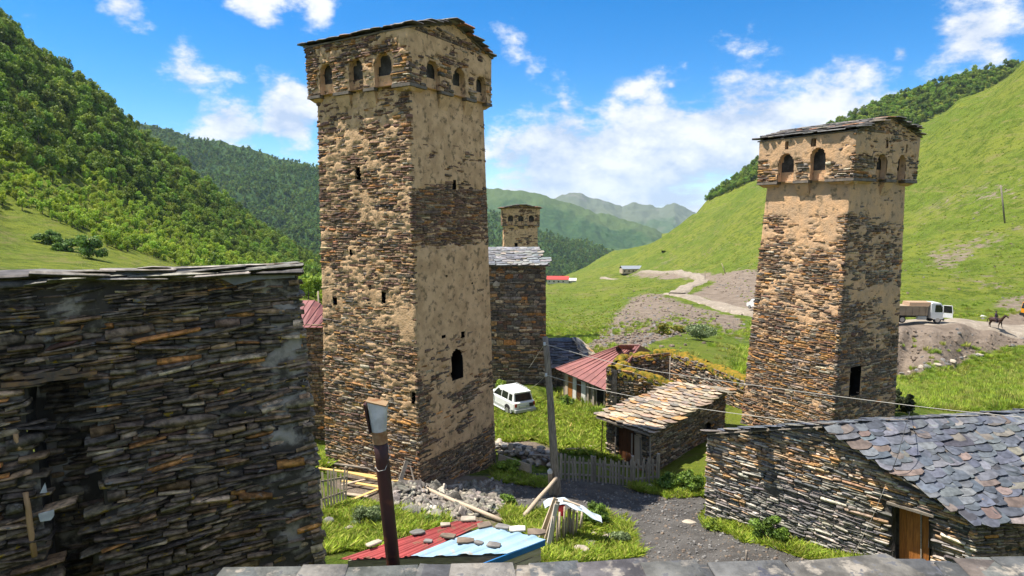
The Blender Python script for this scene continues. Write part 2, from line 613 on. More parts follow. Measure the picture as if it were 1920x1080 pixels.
GRASS = ((.088, .135, .013), (.140, .162, .022), (.062, .105, .011), (.155, .152, .045))
DIRT = ((.16, .125, .095), (.24, .19, .148), (.30, .26, .215))
MT['ground'] = ground_material('grassland', GRASS, DIRT)
MT['hill_wood'] = ground_material('hill_undergrowth', ((.105, .145, .014), (.148, .172, .02), (.066, .11, .012), (.148, .155, .036)), DIRT)
MT['gravel'] = mat('slate_gravel', (.062, .057, .052), (.105, .098, .09), nscale=1.2, bump=1, bscale=22, rough=.9, spec=.2, c3=(.20, .19, .18), n3=16, th3=(.60, .66), bdist=.05)
MT['dirt_road'] = mat('dirt_road', (.28, .235, .185), (.22, .185, .145), nscale=.35, bump=.8, bscale=3, rough=.95, spec=.1, c3=(.33, .285, .23), n3=1.2, th3=(.52, .62), bdist=.2)

# ------------------------------------------------------------------ terrain
# surveyed points: photo column, photo row, distance ahead in metres
SURVEY = [
    (-400, 1350, 9), (300, 1350, 9), (960, 1300, 9), (1500, 1280, 10), (2300, 1250, 10), (960, 1120, 16), (1500, 1120, 17),
    (-400, 1200, 5), (960, 1900, 4), (2300, 1800, 4),
    (640, 1000, 21.5), (700, 960, 24), (790, 918, 27.1), (611, 872, 31), (929, 897, 30.5), (860, 945, 26), (1000, 960, 25.5), (1150, 1005, 23.6), (1050, 932, 27.3),
    (1140, 910, 29.6), (1235, 905, 30), (1290, 985, 24.6), (1322, 973, 25.2), (1560, 1037, 21.6), (1710, 1061, 20), (1832, 1082, 18.8), (2150, 1082, 19),
    (1225, 885, 32.5), (1130, 850, 35), (1000, 840, 35.5), (930, 850, 35.5), (930, 795, 41), (1040, 800, 41), (965, 777, 43.5), (1000, 737, 47), (1050, 750, 49), (1137, 773, 43),
    (1400, 797, 36.5), (1555, 812, 35), (1690, 776, 38), (1930, 772, 40), (2200, 772, 41),
    (1690, 702, 79), (1800, 680, 81), (1860, 658, 84), (1930, 652, 84), (2200, 640, 84), (1690, 735, 58), (1850, 715, 60), (2100, 705, 60),
    (1690, 621, 84), (1745, 621, 84.5), (1800, 622, 85), (1860, 634, 86), (1930, 640, 87), (1690, 612, 95), (1760, 609, 97), (1850, 613, 93), (1930, 603, 99), (2200, 600, 99),
    (1700, 590, 106), (1800, 590, 108), (1930, 562, 114), (2200, 520, 120),
    (1930, 400, 165), (1930, 250, 215), (2200, 250, 190), (1700, 540, 128), (1700, 450, 190), (1700, 340, 262), (1800, 460, 160), (1800, 330, 225),
    (1450, 560, 132), (1450, 520, 190), (1450, 420, 300), (1300, 500, 320), (1300, 450, 400), (1180, 515, 430), (1180, 480, 540), (1040, 535, 580), (1560, 500, 170), (1560, 400, 270),
    (1400, 592, 118), (1340, 574, 138), (1270, 553, 160), (1320, 543, 178), (1390, 520, 200), (1330, 522, 240), (1230, 557, 155), (1200, 545, 235), (1040, 570, 225), (1120, 525, 400),
    (1040, 640, 92), (1040, 605, 145), (1110, 632, 98), (1110, 590, 160), (1220, 655, 62), (1390, 692, 50), (1390, 645, 80), (1400, 612, 106), (1250, 620, 92), (1250, 665, 54), (1040, 690, 60), (1150, 645, 75),
    (-100, 545, 45), (100, 570, 42), (300, 600, 45), (560, 700, 48), (600, 862, 34), (580, 555, 100), (450, 560, 90), (-300, 520, 60), (0, 487, 95), (150, 492, 105),
    (800, 640, 80), (800, 560, 250), (900, 580, 200), (700, 600, 120), (960, 545, 600), (800, 530, 700),
    (0, 400, 150), (200, 435, 172), (340, 484, 200), (500, 542, 175), (0, 200, 212), (300, 400, 262), (450, 450, 330), (-400, 150, 190), (-400, 400, 120), (560, 520, 300), (150, 300, 235), (150, 180, 275),
]
RIDGE = [(-400, -250, 240), (-150, -60, 255), (0, 40, 268), (100, 118, 292), (200, 190, 320), (300, 268, 362), (400, 345, 415), (500, 435, 480), (600, 528, 590),
         (1040, 524, 720), (1150, 470, 640), (1300, 398, 520), (1430, 332, 440), (1560, 270, 385), (1700, 245, 335), (1800, 182, 305), (1930, 104, 275), (2200, -60, 250)]
for (a, b_, c) in RIDGE:
    SURVEY += [(a, b_, c), (a, b_ + 70, c * 1.3), (a, b_ + 170, c * 1.9)]
SURVEY += [(-400, 560, 1500), (300, 580, 1500), (960, 560, 1500), (1500, 560, 1500), (2200, 560, 1500)]
VS = .33


def _uvq():
    U, V, Q = [], [], []
    for (px, py, Y) in SURVEY:
        p = at(px, py, Y=Y)
        U.append(p[0] / Y); V.append(math.log(Y) * VS); Q.append((p[2] - CZ) / Y)
    return np.array(U), np.array(V), np.array(Q)


_U, _V, _Q = _uvq()
_K = np.sqrt((_U[:, None] - _U[None]) ** 2 + (_V[:, None] - _V[None]) ** 2 + 4e-5)
_n = len(_U)
_M = np.zeros((_n + 3, _n + 3))
_M[:_n, :_n] = _K - np.eye(_n) * 2e-4
_M[:_n, _n:] = np.stack([np.ones(_n), _U, _V], 1)
_M[_n:, :_n] = _M[:_n, _n:].T
_W = np.linalg.solve(_M, np.concatenate([_Q, np.zeros(3)]))


def terrain(x, y):
    x = np.asarray(x, float); y = np.maximum(np.asarray(y, float), 2.5)
    sh = x.shape
    x, y = x.ravel(), y.ravel()
    u, v = x / y, np.log(y) * VS
    q = np.zeros(len(u))
    for s in range(0, len(u), 20000):
        e = slice(s, s + 20000)
        k = np.sqrt((u[e, None] - _U[None]) ** 2 + (v[e, None] - _V[None]) ** 2 + 4e-5)
        q[e] = k @ _W[:_n] + _W[_n] + _W[_n + 1] * u[e] + _W[_n + 2] * v[e]
    z = CZ + q * y
    p = np.stack([x, y, np.zeros_like(x)], 1)
    far = sstep(90, 220, y)
    z += (fbm(p * .11, 3, 25) - .5) * 1.5 * far * (1 - sstep(380, 600, y))
    z += (fbm(p * .16, 3, 5) - .5) * .28 * (1 - far) + (fbm(p * .035, 4, 9) - .5) * 5.0 * far + (fbm(p * .012, 3, 19) - .5) * 7 * sstep(140, 320, y) * sstep(.15, .3, np.abs(x / y))
    return z.reshape(sh)


def gz(x, y):
    return float(terrain(A(x), A(y))[0])


def G(px, py, y0=8.0, y1=900.0):
    """where the view through a photo point meets the ground"""
    d = ray(px, py)
    ys = np.exp(np.linspace(math.log(y0), math.log(y1), 1200))
    z = terrain(d[0] * ys, ys)
    f = CZ + d[2] * ys - z
    i = np.argmax(f < 0)
    if i == 0:
        i = len(ys) - 1
    a, b_ = f[i - 1], f[i]
    t = a / (a - b_) if a != b_ else 0
    Y = ys[i - 1] + (ys[i] - ys[i - 1]) * t
    return A(d[0] * Y, Y, CZ + d[2] * Y)


# ruts, scree and cut banks: photo polygons turned into ground areas when the terrain is coloured
DIRT_AREAS = [
    ([(1060, 690), (1110, 640), (1150, 600), (1185, 555), (1240, 550), (1300, 570), (1400, 600), (1400, 625), (1330, 612), (1290, 625), (1230, 640), (1200, 655), (1150, 650), (1110, 660)], .72),
    ([(1330, 615), (1400, 606), (1400, 650), (1380, 640)], .6),
    ([(1290, 552), (1340, 530), (1370, 512), (1395, 505), (1430, 505), (1430, 585), (1370, 575)], .88),
    ([(1120, 518), (1200, 511), (1290, 510), (1330, 512), (1400, 505), (1400, 524), (1330, 527), (1200, 522)], .85),
    ([(1670, 606), (1930, 596), (1960, 640), (1870, 655), (1800, 682), (1670, 712)], .95),
    ([(1750, 460), (1800, 455), (1830, 480), (1790, 500), (1740, 490)], .55),
    ([(1740, 500), (1790, 455), (1850, 440), (1930, 410), (1930, 425), (1850, 460), (1800, 490), (1760, 515)], .55),
    ([(1720, 392), (1800, 360), (1860, 350), (1930, 335), (1930, 350), (1850, 366), (1780, 388), (1730, 404)], .46),
    ([(1790, 505), (1860, 520), (1900, 530), (1890, 548), (1780, 530)], .46),
    ([(1180, 506), (1300, 479), (1425, 438), (1425, 447), (1300, 487), (1185, 511)], .5),
    ([(1240, 470), (1330, 430), (1425, 405), (1425, 411), (1335, 437), (1245, 476)], .42),
    ([(1700, 360), (1930, 300), (1930, 560), (1800, 590), (1700, 560)], .30),
    ([(1280, 440), (1425, 360), (1425, 500), (1200, 505)], .24),
    ([(1060, 600), (1180, 560), (1160, 640), (1060, 690)], .3),
    ([(1860, 690 - 120), (1930, 540), (1960, 600), (1890, 600)], .62),
    ([(1820, 370), (1930, 345), (1930, 362), (1840, 385)], .5),
    ([(930, 790), (980, 800), (990, 825), (1060, 838), (1060, 858), (930, 855)], .8),
    ([(930, 770), (955, 790), (930, 800)], .8),
    ([(690, 880), (1000, 890), (1030, 1000), (760, 985), (600, 905)], .75),
    ([(640, 990), (700, 975), (830, 980), (800, 1040), (640, 1040)], .45),
]


def build_terrain():
    nu, nv = 520, 430
    us = np.linspace(-1.6, 1.45, nu)
    vs = np.linspace(math.log(3.0), math.log(1700), nv)
    uu, vv = np.meshgrid(us, vs)
    y = np.exp(vv); x = uu * y
    z = terrain(x, y)
    V = np.stack([x.ravel(), y.ravel(), z.ravel()], 1)
    pp = proj(V)
    dirt = np.zeros(len(V))
    jx = pp[:, 0] + (fbm(V * .15, 3, 3) - .5) * 24
    jy = pp[:, 1] + (fbm(V * .15, 3, 4) - .5) * 14
    for poly, amt in DIRT_AREAS:
        m_ = inpoly(jx, jy, poly)
        near = V[:, 1] < (60 if poly[0][1] > 760 else 1e9)
        far = V[:, 1] > (45 if poly[0][1] < 760 else 0)
        dirt[m_ & near & far] = np.maximum(dirt[m_ & near & far], amt)
    dirt = dirt.reshape(nv, nu)
    k = dirt.copy()
    for _ in range(5):
        k[1:-1, 1:-1] = (k[1:-1, 1:-1] * 2 + k[:-2, 1:-1] + k[2:, 1:-1] + k[1:-1, :-2] + k[1:-1, 2:]) / 6
    dirt = k.ravel()
    i = np.arange(nu * nv).reshape(nv, nu)
    Q = np.stack([i[:-1, :-1], i[:-1, 1:], i[1:, 1:], i[1:, :-1]], -1).reshape(-1, 4)
    c = V[Q].mean(1)
    u = c[:, 0] / c[:, 1]
    hl = (c[:, 1] > 70) & (u < -.20)
    hr = (c[:, 1] > 104) & (u >= -.20)
    for name, sel, mt in (('ground', ~(hl | hr), MT['ground']), ('wooded_hill', hl, MT['hill_wood']), ('grassy_hill', hr, MT['ground'])):
        q = Q[sel]
        ids, inv = np.unique(q.ravel(), return_inverse=True)
        me = np_mesh(name, V[ids], [inv.reshape(-1, 4)], mt, smooth=True, fattr={'dirt': dirt[ids]})
        structure(mesh_obj(name, me))


    # the slope the photographer stands on and the land beside the view
    gx, gy = np.meshgrid(np.linspace(-420, 420, 141), np.linspace(-160, 420, 98))
    yy = np.maximum(gy, 4.0)
    xx = np.clip(gx, -1.5 * yy, 1.38 * yy)
    z = terrain(xx, yy) + np.maximum(4 - gy, 0) * .10 + np.abs(gx - xx) * .03 - .12
    V = np.stack([gx.ravel(), gy.ravel(), z.ravel()], 1)
    i = np.arange(gx.size).reshape(gx.shape)
    Q = np.stack([i[:-1, :-1], i[:-1, 1:], i[1:, 1:], i[1:, :-1]], -1).reshape(-1, 4)
    c = V[Q]
    out = (c[:, :, 1] < 7).any(1) | (c[:, :, 0] / np.maximum(c[:, :, 1], 1) > 1.40).any(1) | (c[:, :, 0] / np.maximum(c[:, :, 1], 1) < -1.55).any(1)
    structure(mesh_obj('ground', np_mesh('ground', V, [Q[out]], MT['ground'], smooth=True, fattr={'dirt': np.full(len(V), .42)})))


build_terrain()


def ribbon(name, pts, width, material, lift=.05, n=160, m_=9, edge=.25, seed=1):
    """a road draped on the ground along a polyline of ground points"""
    P = np.array([[p[0], p[1]] for p in pts], float)
    seg = np.r_[0, np.cumsum(np.linalg.norm(np.diff(P, axis=0), axis=1))]
    # smooth the polyline
    t = np.linspace(0, seg[-1], n)
    C = np.stack([np.interp(t, seg, P[:, 0]), np.interp(t, seg, P[:, 1])], 1)
    for _ in range(10):
        C[1:-1] = (C[:-2] + C[1:-1] * 2 + C[2:]) / 4
    T = np.gradient(C, axis=0); T /= np.linalg.norm(T, axis=1)[:, None]
    Nn = np.stack([-T[:, 1], T[:, 0]], 1)
    wd = np.interp(t, seg, width) if hasattr(width, '__len__') else np.full(n, width)
    V = []
    for j in range(m_):
        s = -1 + 2 * j / (m_ - 1)
        w = wd / 2 * s
        if j in (0, m_ - 1):
            w = w * (1 + edge * (fbm(np.stack([t * .5, t * 0 + j, t * 0], 1), 4, seed) - .5) * 2)
        q = C + Nn * w[:, None]
        zc = terrain(C[:, 0], C[:, 1])
        kz = abs(s) ** 3
        z = zc * (1 - kz) + terrain(q[:, 0], q[:, 1]) * kz + lift * (1 if j not in (0, m_ - 1) else -.2)
        V.append(np.stack([q[:, 0], q[:, 1], z], 1))
    V = np.concatenate(V)
    i = np.arange(n * m_).reshape(m_, n)
    Q = np.stack([i[:-1, :-1], i[:-1, 1:], i[1:, 1:], i[1:, :-1]], -1).reshape(-1, 4)
    return structure(mesh_obj(name, np_mesh(name, V, [Q], material, smooth=True)))


def patch(name, poly_px, material, lift=.05, step=.09, seed=3):
    """an irregular sheet on the near ground, outlined by photo points"""
    W = np.array([G(*p)[:2] for p in poly_px])
    lo, hi = W.min(0), W.max(0)
    nx, ny = int((hi[0] - lo[0]) / step) + 2, int((hi[1] - lo[1]) / step) + 2
    gx, gy = np.meshgrid(np.linspace(lo[0], hi[0], nx), np.linspace(lo[1], hi[1], ny))
    P3 = np.stack([gx.ravel(), gy.ravel(), gx.ravel() * 0], 1)
    jx = (fbm(P3 * .9, 4, seed) - .5) * 1.3
    jy = (fbm(P3 * .9, 4, seed + 1) - .5) * 1.3
    ins = inpoly(gx.ravel() + jx, gy.ravel() + jy, [tuple(w) for w in W]).reshape(ny, nx)
    z = terrain(gx, gy) + lift
    V = np.stack([gx.ravel(), gy.ravel(), z.ravel()], 1)
    i = np.arange(nx * ny).reshape(ny, nx)
    Q = np.stack([i[:-1, :-1], i[:-1, 1:], i[1:, 1:], i[1:, :-1]], -1).reshape(-1, 4)
    Q = Q[ins[:-1, :-1].ravel()]
    ids, inv = np.unique(Q.ravel(), return_inverse=True)
    return structure(mesh_obj(name, np_mesh(name, V[ids], [inv.reshape(-1, 4)], material, smooth=True)))


patch('gravel_path', [(925, 872), (1050, 898), (1200, 912), (1235, 922), (1320, 935), (1322, 985), (1400, 1015), (1500, 1045), (1560, 1078), (1560, 1110), (1250, 1110), (1180, 1040), (1165, 1010), (1120, 985), (1060, 968), (990, 975), (945, 968), (925, 930)], MT['gravel'])


def far_pts(L_):
    return [G(px, py, 40, 900) for (px, py) in L_]


ribbon('dirt_road', [at(2200, 612, Y=93)] + [at(px, py, Y=Y) for (px, py, Y) in [(1930, 617, 92), (1850, 614, 93), (1760, 610, 95), (1690, 612, 98), (1560, 602, 106), (1450, 596, 114), (1400, 588, 121), (1340, 574, 138), (1285, 560, 154), (1258, 554, 161)]],
       [9, 9, 8, 8, 6, 5, 5, 5, 5, 5, 5], MT['dirt_road'], lift=.35, n=260)
ribbon('dirt_road', [at(px, py, Y=Y) for (px, py, Y) in [(1270, 558, 157), (1272, 550, 168), (1290, 544, 182), (1312, 537, 205), (1318, 531, 235), (1300, 527, 275), (1250, 523, 335), (1190, 519, 395), (1130, 517, 440)]],
       [5, 5, 5, 5, 4.5, 4.5, 4.5, 4.5, 4.5], MT['dirt_road'], lift=.6, n=260, seed=4)

# ------------------------------------------------------------------ far mountains
def mountain_mat(name, wood, meadow, rock, line):
    m = bpy.data.materials.new(name)
    m.use_nodes = True
    nt = m.node_tree
    N, L = nt.nodes.new, nt.links.new
    b = nt.nodes['Principled BSDF']
    geo = N('ShaderNodeNewGeometry')

    def noise(sc, det=8, rgh=.62):
        n = N('ShaderNodeTexNoise'); n.inputs['Scale'].default_value = sc
        n.inputs['Detail'].default_value = det; n.inputs['Roughness'].default_value = rgh
        L(geo.outputs['Position'], n.inputs['Vector']); return n.outputs[0]

    def rng(v, a, b_):
        r = N('ShaderNodeMapRange'); r.interpolation_type = 'SMOOTHSTEP'
        r.inputs['From Min'].default_value = a; r.inputs['From Max'].default_value = b_
        L(v, r.inputs['Value']); return r.outputs[0]

    def mixc(f, x, y):
        k = N('ShaderNodeMix'); k.data_type = 'RGBA'; L(f, k.inputs[0])
        for i, v in ((6, x), (7, y)):
            if isinstance(v, tuple):
                k.inputs[i].default_value = (*v, 1)
            else:
                L(v, k.inputs[i])
        return k.outputs[2]
    hat = N('ShaderNodeAttribute'); hat.attribute_name = 'rel'
    ad = N('ShaderNodeMath'); ad.operation = 'MULTIPLY_ADD'
    L(noise(.004), ad.inputs[0]); ad.inputs[1].default_value = .9; L(hat.outputs['Fac'], ad.inputs[2])
    c = mixc(rng(noise(.05, 8, .7), .35, .65), wood[0], wood[1])
    c = mixc(rng(ad.outputs[0], line - .05, line + .12), c, meadow)
    c = mixc(rng(ad.outputs[0], line + .42, line + .55), c, rock)
    L(c, b.inputs['Base Color'])
    b.inputs['Roughness'].default_value = .95
    b.inputs['Specular IOR Level'].default_value = .05
    bp = N('ShaderNodeBump'); bp.inputs['Strength'].default_value = 1; bp.inputs['Distance'].default_value = 6
    L(noise(.09, 8, .75), bp.inputs['Height']); L(bp.outputs[0], b.inputs['Normal'])
    return m


def mountain(name, profile, Yr, Yb, row_base, material, rough=1.0, nu=260, nv=70, seed=1, back=1.5):
    px = np.array([p[0] for p in profile], float); py = np.array([p[1] for p in profile], float)
    cols = np.linspace(px[0], px[-1], nu)
    rows = np.interp(cols, px, py)
    Vv, rel = [], []
    for j in range(nv + 14):
        f = j / (nv - 1)
        if f <= 1:
            Y = Yb + (Yr - Yb) * f
        else:
            Y = Yr * (1 + (back - 1) * (f - 1) * (nv - 1) / 14)
        r3 = np.array([at(c, r, Y=Yr) for c, r in zip(cols, rows)])
        b3 = np.array([at(c, row_base, Y=Yb) for c in cols])
        if f <= 1:
            g = f ** 1.1
            zz = b3[:, 2] + (r3[:, 2] - b3[:, 2]) * g
        else:
            zz = r3[:, 2] - (r3[:, 2] - b3[:, 2]) * (f - 1) * (nv - 1) / 14 * .8
        xx = (cols - 960) / FPX * Y
        P = np.stack([xx, np.full(nu, Y), zz], 1)
        am = (Yr - Yb) * .16 * rough
        gul = np.abs(fbm(np.stack([xx / (Yr * .10), np.full(nu, Y / (Yr * .3)), zz * 0], 1), 5, seed) - .5) * 2
        env = math.sin(min(f, 1) * math.pi) ** .6 if f <= 1 else 0
        P[:, 2] += (gul - .35) * am * .55 * env
        P[:, 2] += (fbm(P / (Yr * .012), 4, seed + 5) - .5) * Yr * .010 * rough * (1 if f <= 1 else .3)
        Vv.append(P); rel.append(np.full(nu, min(f, 1)))
    nr = len(Vv)
    V = np.concatenate(Vv)
    i = np.arange(nu * nr).reshape(nr, nu)
    Q = np.stack([i[:-1, :-1], i[:-1, 1:], i[1:, 1:], i[1:, :-1]], -1).reshape(-1, 4)
    o = structure(mesh_obj(name, np_mesh(name, V, [Q], material, smooth=True, fattr={'rel': np.concatenate(rel)})))
    return V, i


m_wood = mountain_mat('wooded_mountain', ((.030, .065, .022), (.055, .105, .030)), (.13, .18, .05), (.22, .20, .17), 1.45)
m_mid = mountain_mat('green_mountain', ((.030, .070, .026), (.055, .10, .034)), (.085, .125, .045), (.20, .18, .15), 1.28)
m_far = mountain_mat('bare_mountain', ((.05, .09, .04), (.08, .12, .05)), (.11, .13, .08), (.20, .18, .16), 1.05)
MV1 = mountain('mountain', [(-100, 200), (200, 215), (330, 242), (360, 255), (400, 263), (440, 270), (480, 278), (530, 297), (600, 318), (680, 345), (760, 400), (840, 470), (920, 540)], 1500, 700, 580, m_wood, seed=3)
MV2 = mountain('mountain', [(480, 395), (600, 392), (760, 385), (915, 398), (960, 405), (1010, 432), (1060, 446), (1110, 455), (1160, 478), (1200, 500), (1260, 545)], 1700, 950, 575, m_wood, rough=.8, seed=8)
MV3 = mountain('mountain', [(640, 330), (800, 342), (920, 353), (960, 357), (1000, 361), (1040, 374), (1080, 385), (1120, 398), (1160, 408), (1200, 418), (1230, 430), (1280, 465), (1340, 520)], 2900, 1900, 560, m_mid, seed=13)
MV4 = mountain('mountain', [(900, 400), (980, 390), (1040, 372), (1065, 360), (1085, 362), (1110, 371), (1140, 378), (1165, 388), (1185, 380), (1210, 384), (1235, 388), (1262, 381), (1285, 392), (1330, 410), (1420, 440), (1560, 470)], 5200, 3600, 520, m_far, seed=21)
# the wooded shoulder above the grassy hill
MV5 = mountain('mountain', [(1240, 480), (1325, 372), (1370, 338), (1400, 314), (1430, 296), (1500, 262), (1560, 228), (1620, 198), (1700, 168), (1780, 142), (1850, 124), (1920, 108), (2050, 70), (2250, 0)], 640, 430, 470, MT['hill_wood'], rough=.25, seed=31)


# ------------------------------------------------------------------ woods
def leaf_cloud(n, rx, ry, rz, cz, leaf, rng, clumps=14, shell=.55):
    """n small leaf faces gathered in clumps through a crown's volume; returns verts, quads"""
    cc = rng.normal(size=(clumps, 3)); cc /= np.linalg.norm(cc, axis=1)[:, None]
    cc *= (rng.random((clumps, 1)) ** .5) * .78
    k = rng.integers(0, clumps, n)
    d = rng.normal(size=(n, 3)); d /= np.linalg.norm(d, axis=1)[:, None]
    r = .22 + .18 * rng.random((clumps, 1))
    p = cc[k] + d * r[k] * (shell + (1 - shell) * rng.random((n, 1)))
    p = p * A(rx, ry, rz) + A(0, 0, cz)
    a = d + rng.normal(size=(n, 3)) * .55
    a /= np.linalg.norm(a, axis=1)[:, None]
    t = np.cross(a, rng.normal(size=(n, 3))); t /= np.linalg.norm(t, axis=1)[:, None]
    b = np.cross(a, t)
    s = leaf * (.6 + .8 * rng.random((n, 1)))
    V = np.stack([p - t * s, p - b * s * .7, p + t * s, p + b * s * .7], 1).reshape(-1, 3)
    Q = np.arange(n * 4).reshape(n, 4)
    return V, Q, k


def proto_tree(name, h, rx, leaf, n, material, seed, clumps=14):
    rng = np.random.default_rng(seed)
    V, Q, k = leaf_cloud(n, rx, rx, h * .42, h * .56, leaf, rng, clumps)
    me = np_mesh(name, V, [Q], material)
    bm = bmesh.new(); bm.from_mesh(me)
    r = bmesh.ops.create_cone(bm, cap_ends=False, segments=5, radius1=.05 * h * .6, radius2=.01, depth=h * .7, matrix=Matrix.Translation((0, 0, h * .33)))
    for f in {f for v in r['verts'] for f in v.link_faces}:
        f.material_index = 1
    bm.to_mesh(me); bm.free()
    me.materials.append(MT['trunk'])
    return bpy.data.objects.new(name, me)


def scatter(name, pts, scales, idx, protos, label=None, cat=None):
    """one object of many plants, instanced by geometry nodes"""
    me = bpy.data.meshes.new(name)
    me.vertices.add(len(pts))
    me.vertices.foreach_set('co', np.asarray(pts, np.float32).ravel())
    a = me.attributes.new('sc', 'FLOAT', 'POINT'); a.data.foreach_set('value', np.asarray(scales, np.float32))
    a = me.attributes.new('ix', 'INT', 'POINT'); a.data.foreach_set('value', np.asarray(idx, np.int32))
    a = me.attributes.new('rz', 'FLOAT', 'POINT'); a.data.foreach_set('value', np.random.default_rng(5).random(len(pts)).astype(np.float32) * 6.28)
    o = mesh_obj(name, me)
    ng = bpy.data.node_groups.new(name, 'GeometryNodeTree')
    ng.interface.new_socket('Geometry', in_out='INPUT', socket_type='NodeSocketGeometry')
    ng.interface.new_socket('Geometry', in_out='OUTPUT', socket_type='NodeSocketGeometry')
    N, L = ng.nodes.new, ng.links.new
    gi, go = N('NodeGroupInput'), N('NodeGroupOutput')
    join = N('GeometryNodeJoinGeometry')
    for p in reversed(protos):
        oi = N('GeometryNodeObjectInfo'); oi.inputs['Object'].default_value = p
        oi.inputs['As Instance'].default_value = True
        L(oi.outputs['Geometry'], join.inputs[0])
    m2p = N('GeometryNodeMeshToPoints')
    L(gi.outputs[0], m2p.inputs['Mesh'])
    iop = N('GeometryNodeInstanceOnPoints')
    L(m2p.outputs[0], iop.inputs['Points']); L(join.outputs[0], iop.inputs['Instance'])
    iop.inputs['Pick Instance'].default_value = True

    def na(nm, ty):
        n = N('GeometryNodeInputNamedAttribute'); n.data_type = ty; n.inputs['Name'].default_value = nm
        return n.outputs['Attribute']
    L(na('ix', 'INT'), iop.inputs['Instance Index'])
    L(na('sc', 'FLOAT'), iop.inputs['Scale'])
    cb = N('ShaderNodeCombineXYZ'); L(na('rz', 'FLOAT'), cb.inputs[2])
    L(cb.outputs[0], iop.inputs['Rotation'])
    L(iop.outputs[0], go.inputs[0])
    md = o.modifiers.new('scatter', 'NODES'); md.node_group = ng
    stuff(o)
    if label:
        tag(o, label, cat)
    return o


PROTO = [proto_tree('broadleaf_tree_model', 8, 2.9, .34, 620, MT['tree_dark'], 1, 16), proto_tree('broadleaf_tree_model', 7, 2.6, .32, 560, MT['tree_dark'], 2, 13), proto_tree('broadleaf_tree_model', 9, 2.7, .34, 640, MT['tree_dark'], 3, 18),
         proto_tree('young_tree_model', 6, 2.0, .26, 420, MT['tree_light'], 4, 12), proto_tree('young_tree_model', 5, 2.1, .26, 420, MT['tree_light'], 5, 12), proto_tree('young_tree_model', 6.5, 1.8, .25, 420, MT['tree_light'], 6, 14)]
FARP = [proto_tree('distant_tree_model', 12, 4.2, 1.5, 60, MT['tree_far'], 11, 8), proto_tree('distant_tree_model', 14, 3.6, 1.5, 60, MT['tree_far'], 12, 8)]


def woods_left():
    rng = np.random.default_rng(77)
    n = 84000
    y = 95 + (620 - 95) * rng.random(n)
    u = -1.35 + (1.35 - .24) * rng.random(n)
    keep = rng.random(n) < y / 620.0
    y, u = y[keep], u[keep]
    x = u * y
    z = terrain(x, y)
    P = np.stack([x, y, z], 1)
    pp = proj(P)
    line = np.interp(pp[:, 0], [-700, -100, 60, 130, 210, 330, 420, 520, 640], [330, 372, 398, 428, 458, 492, 540, 580, 600])
    wob = (fbm(P * .05, 3, 4) - .5) * 40
    ok = pp[:, 1] < line + wob
    # leave out what lies far behind the crest
    rc = np.interp(u, [-1.35, -1.13, -.96, -.8, -.717, -.633, -.55, -.467, -.383, -.30, -.2], [235, 240, 255, 262, 268, 292, 320, 362, 415, 480, 590])
    ok &= y < rc * 1.06
    ok &= rng.random(len(y)) < .75
    P, pp, line = P[ok], pp[ok], line[ok]
    up = sstep(20, 190, line - pp[:, 1])
    f = fbm(P * .018, 3, 40)
    dark = (f * 1.0 + up * .5 + rng.random(len(P)) * .35) > .86
    idx = np.where(dark, rng.integers(0, 3, len(P)), rng.integers(3, 6, len(P)))
    sc = np.where(dark, .5 + .75 * rng.random(len(P)) ** 1.3, .48 + .75 * rng.random(len(P)) ** 1.3)
    sc *= (.80 + .25 * up) * .86
    P[:, 2] -= .3
    scatter('woodland', P, sc, idx, PROTO, 'dense green broadleaf woodland covering the steep hill at left', 'woodland')


woods_left()


def woods_far(name, MV, n, seed, label, smin, smax, protos, cond=None, sub=None):
    V, i = MV
    rng = np.random.default_rng(seed)
    nr, nu = i.shape
    a = rng.random(n) * 68.5; b = rng.random(n) * (nu - 2)
    if sub:
        a = sub[0] + rng.random(n) * (sub[1] - sub[0])
    ia, ib = a.astype(int), b.astype(int)
    fa, fb = (a - ia)[:, None], (b - ib)[:, None]
    P = V[i[ia, ib]] * (1 - fa) * (1 - fb) + V[i[ia + 1, ib]] * fa * (1 - fb) + V[i[ia, ib + 1]] * (1 - fa) * fb + V[i[ia + 1, ib + 1]] * fa * fb
    if cond is not None:
        P = P[cond(P, rng)]
    P[:, 2] -= .5
    scatter(name, P, smin + (smax - smin) * rng.random(len(P)), rng.integers(0, len(protos), len(P)), protos, label, 'woodland')


woods_far('woodland', MV1, 16000, 3, 'dark woodland on the mountain between the left hill and the tall tower', .5, 1.0, FARP, lambda P, r: fbm(P * .006, 3, 2) + r.random(len(P)) * .1 > .36)
woods_far('woodland', MV2, 11000, 4, 'bluish dark woodland on the valley slope behind the small distant tower', .55, 1.1, FARP)


def shoulder(P, r):
    pp = proj(P)
    lim = np.interp(pp[:, 0], [1300, 1420, 1560, 1640, 1720, 1800, 1900, 2000], [385, 330, 258, 250, 230, 188, 136, 88])
    return (pp[:, 1] < lim + 6) & (fbm(P * .02, 3, 6) + r.random(len(P)) * .25 > .40)


woods_far('woodland', MV5, 15000, 5, 'small round trees on the shoulder above the grassy hill at right', .5, 1.05, PROTO[:3], shoulder, sub=(2, 72))

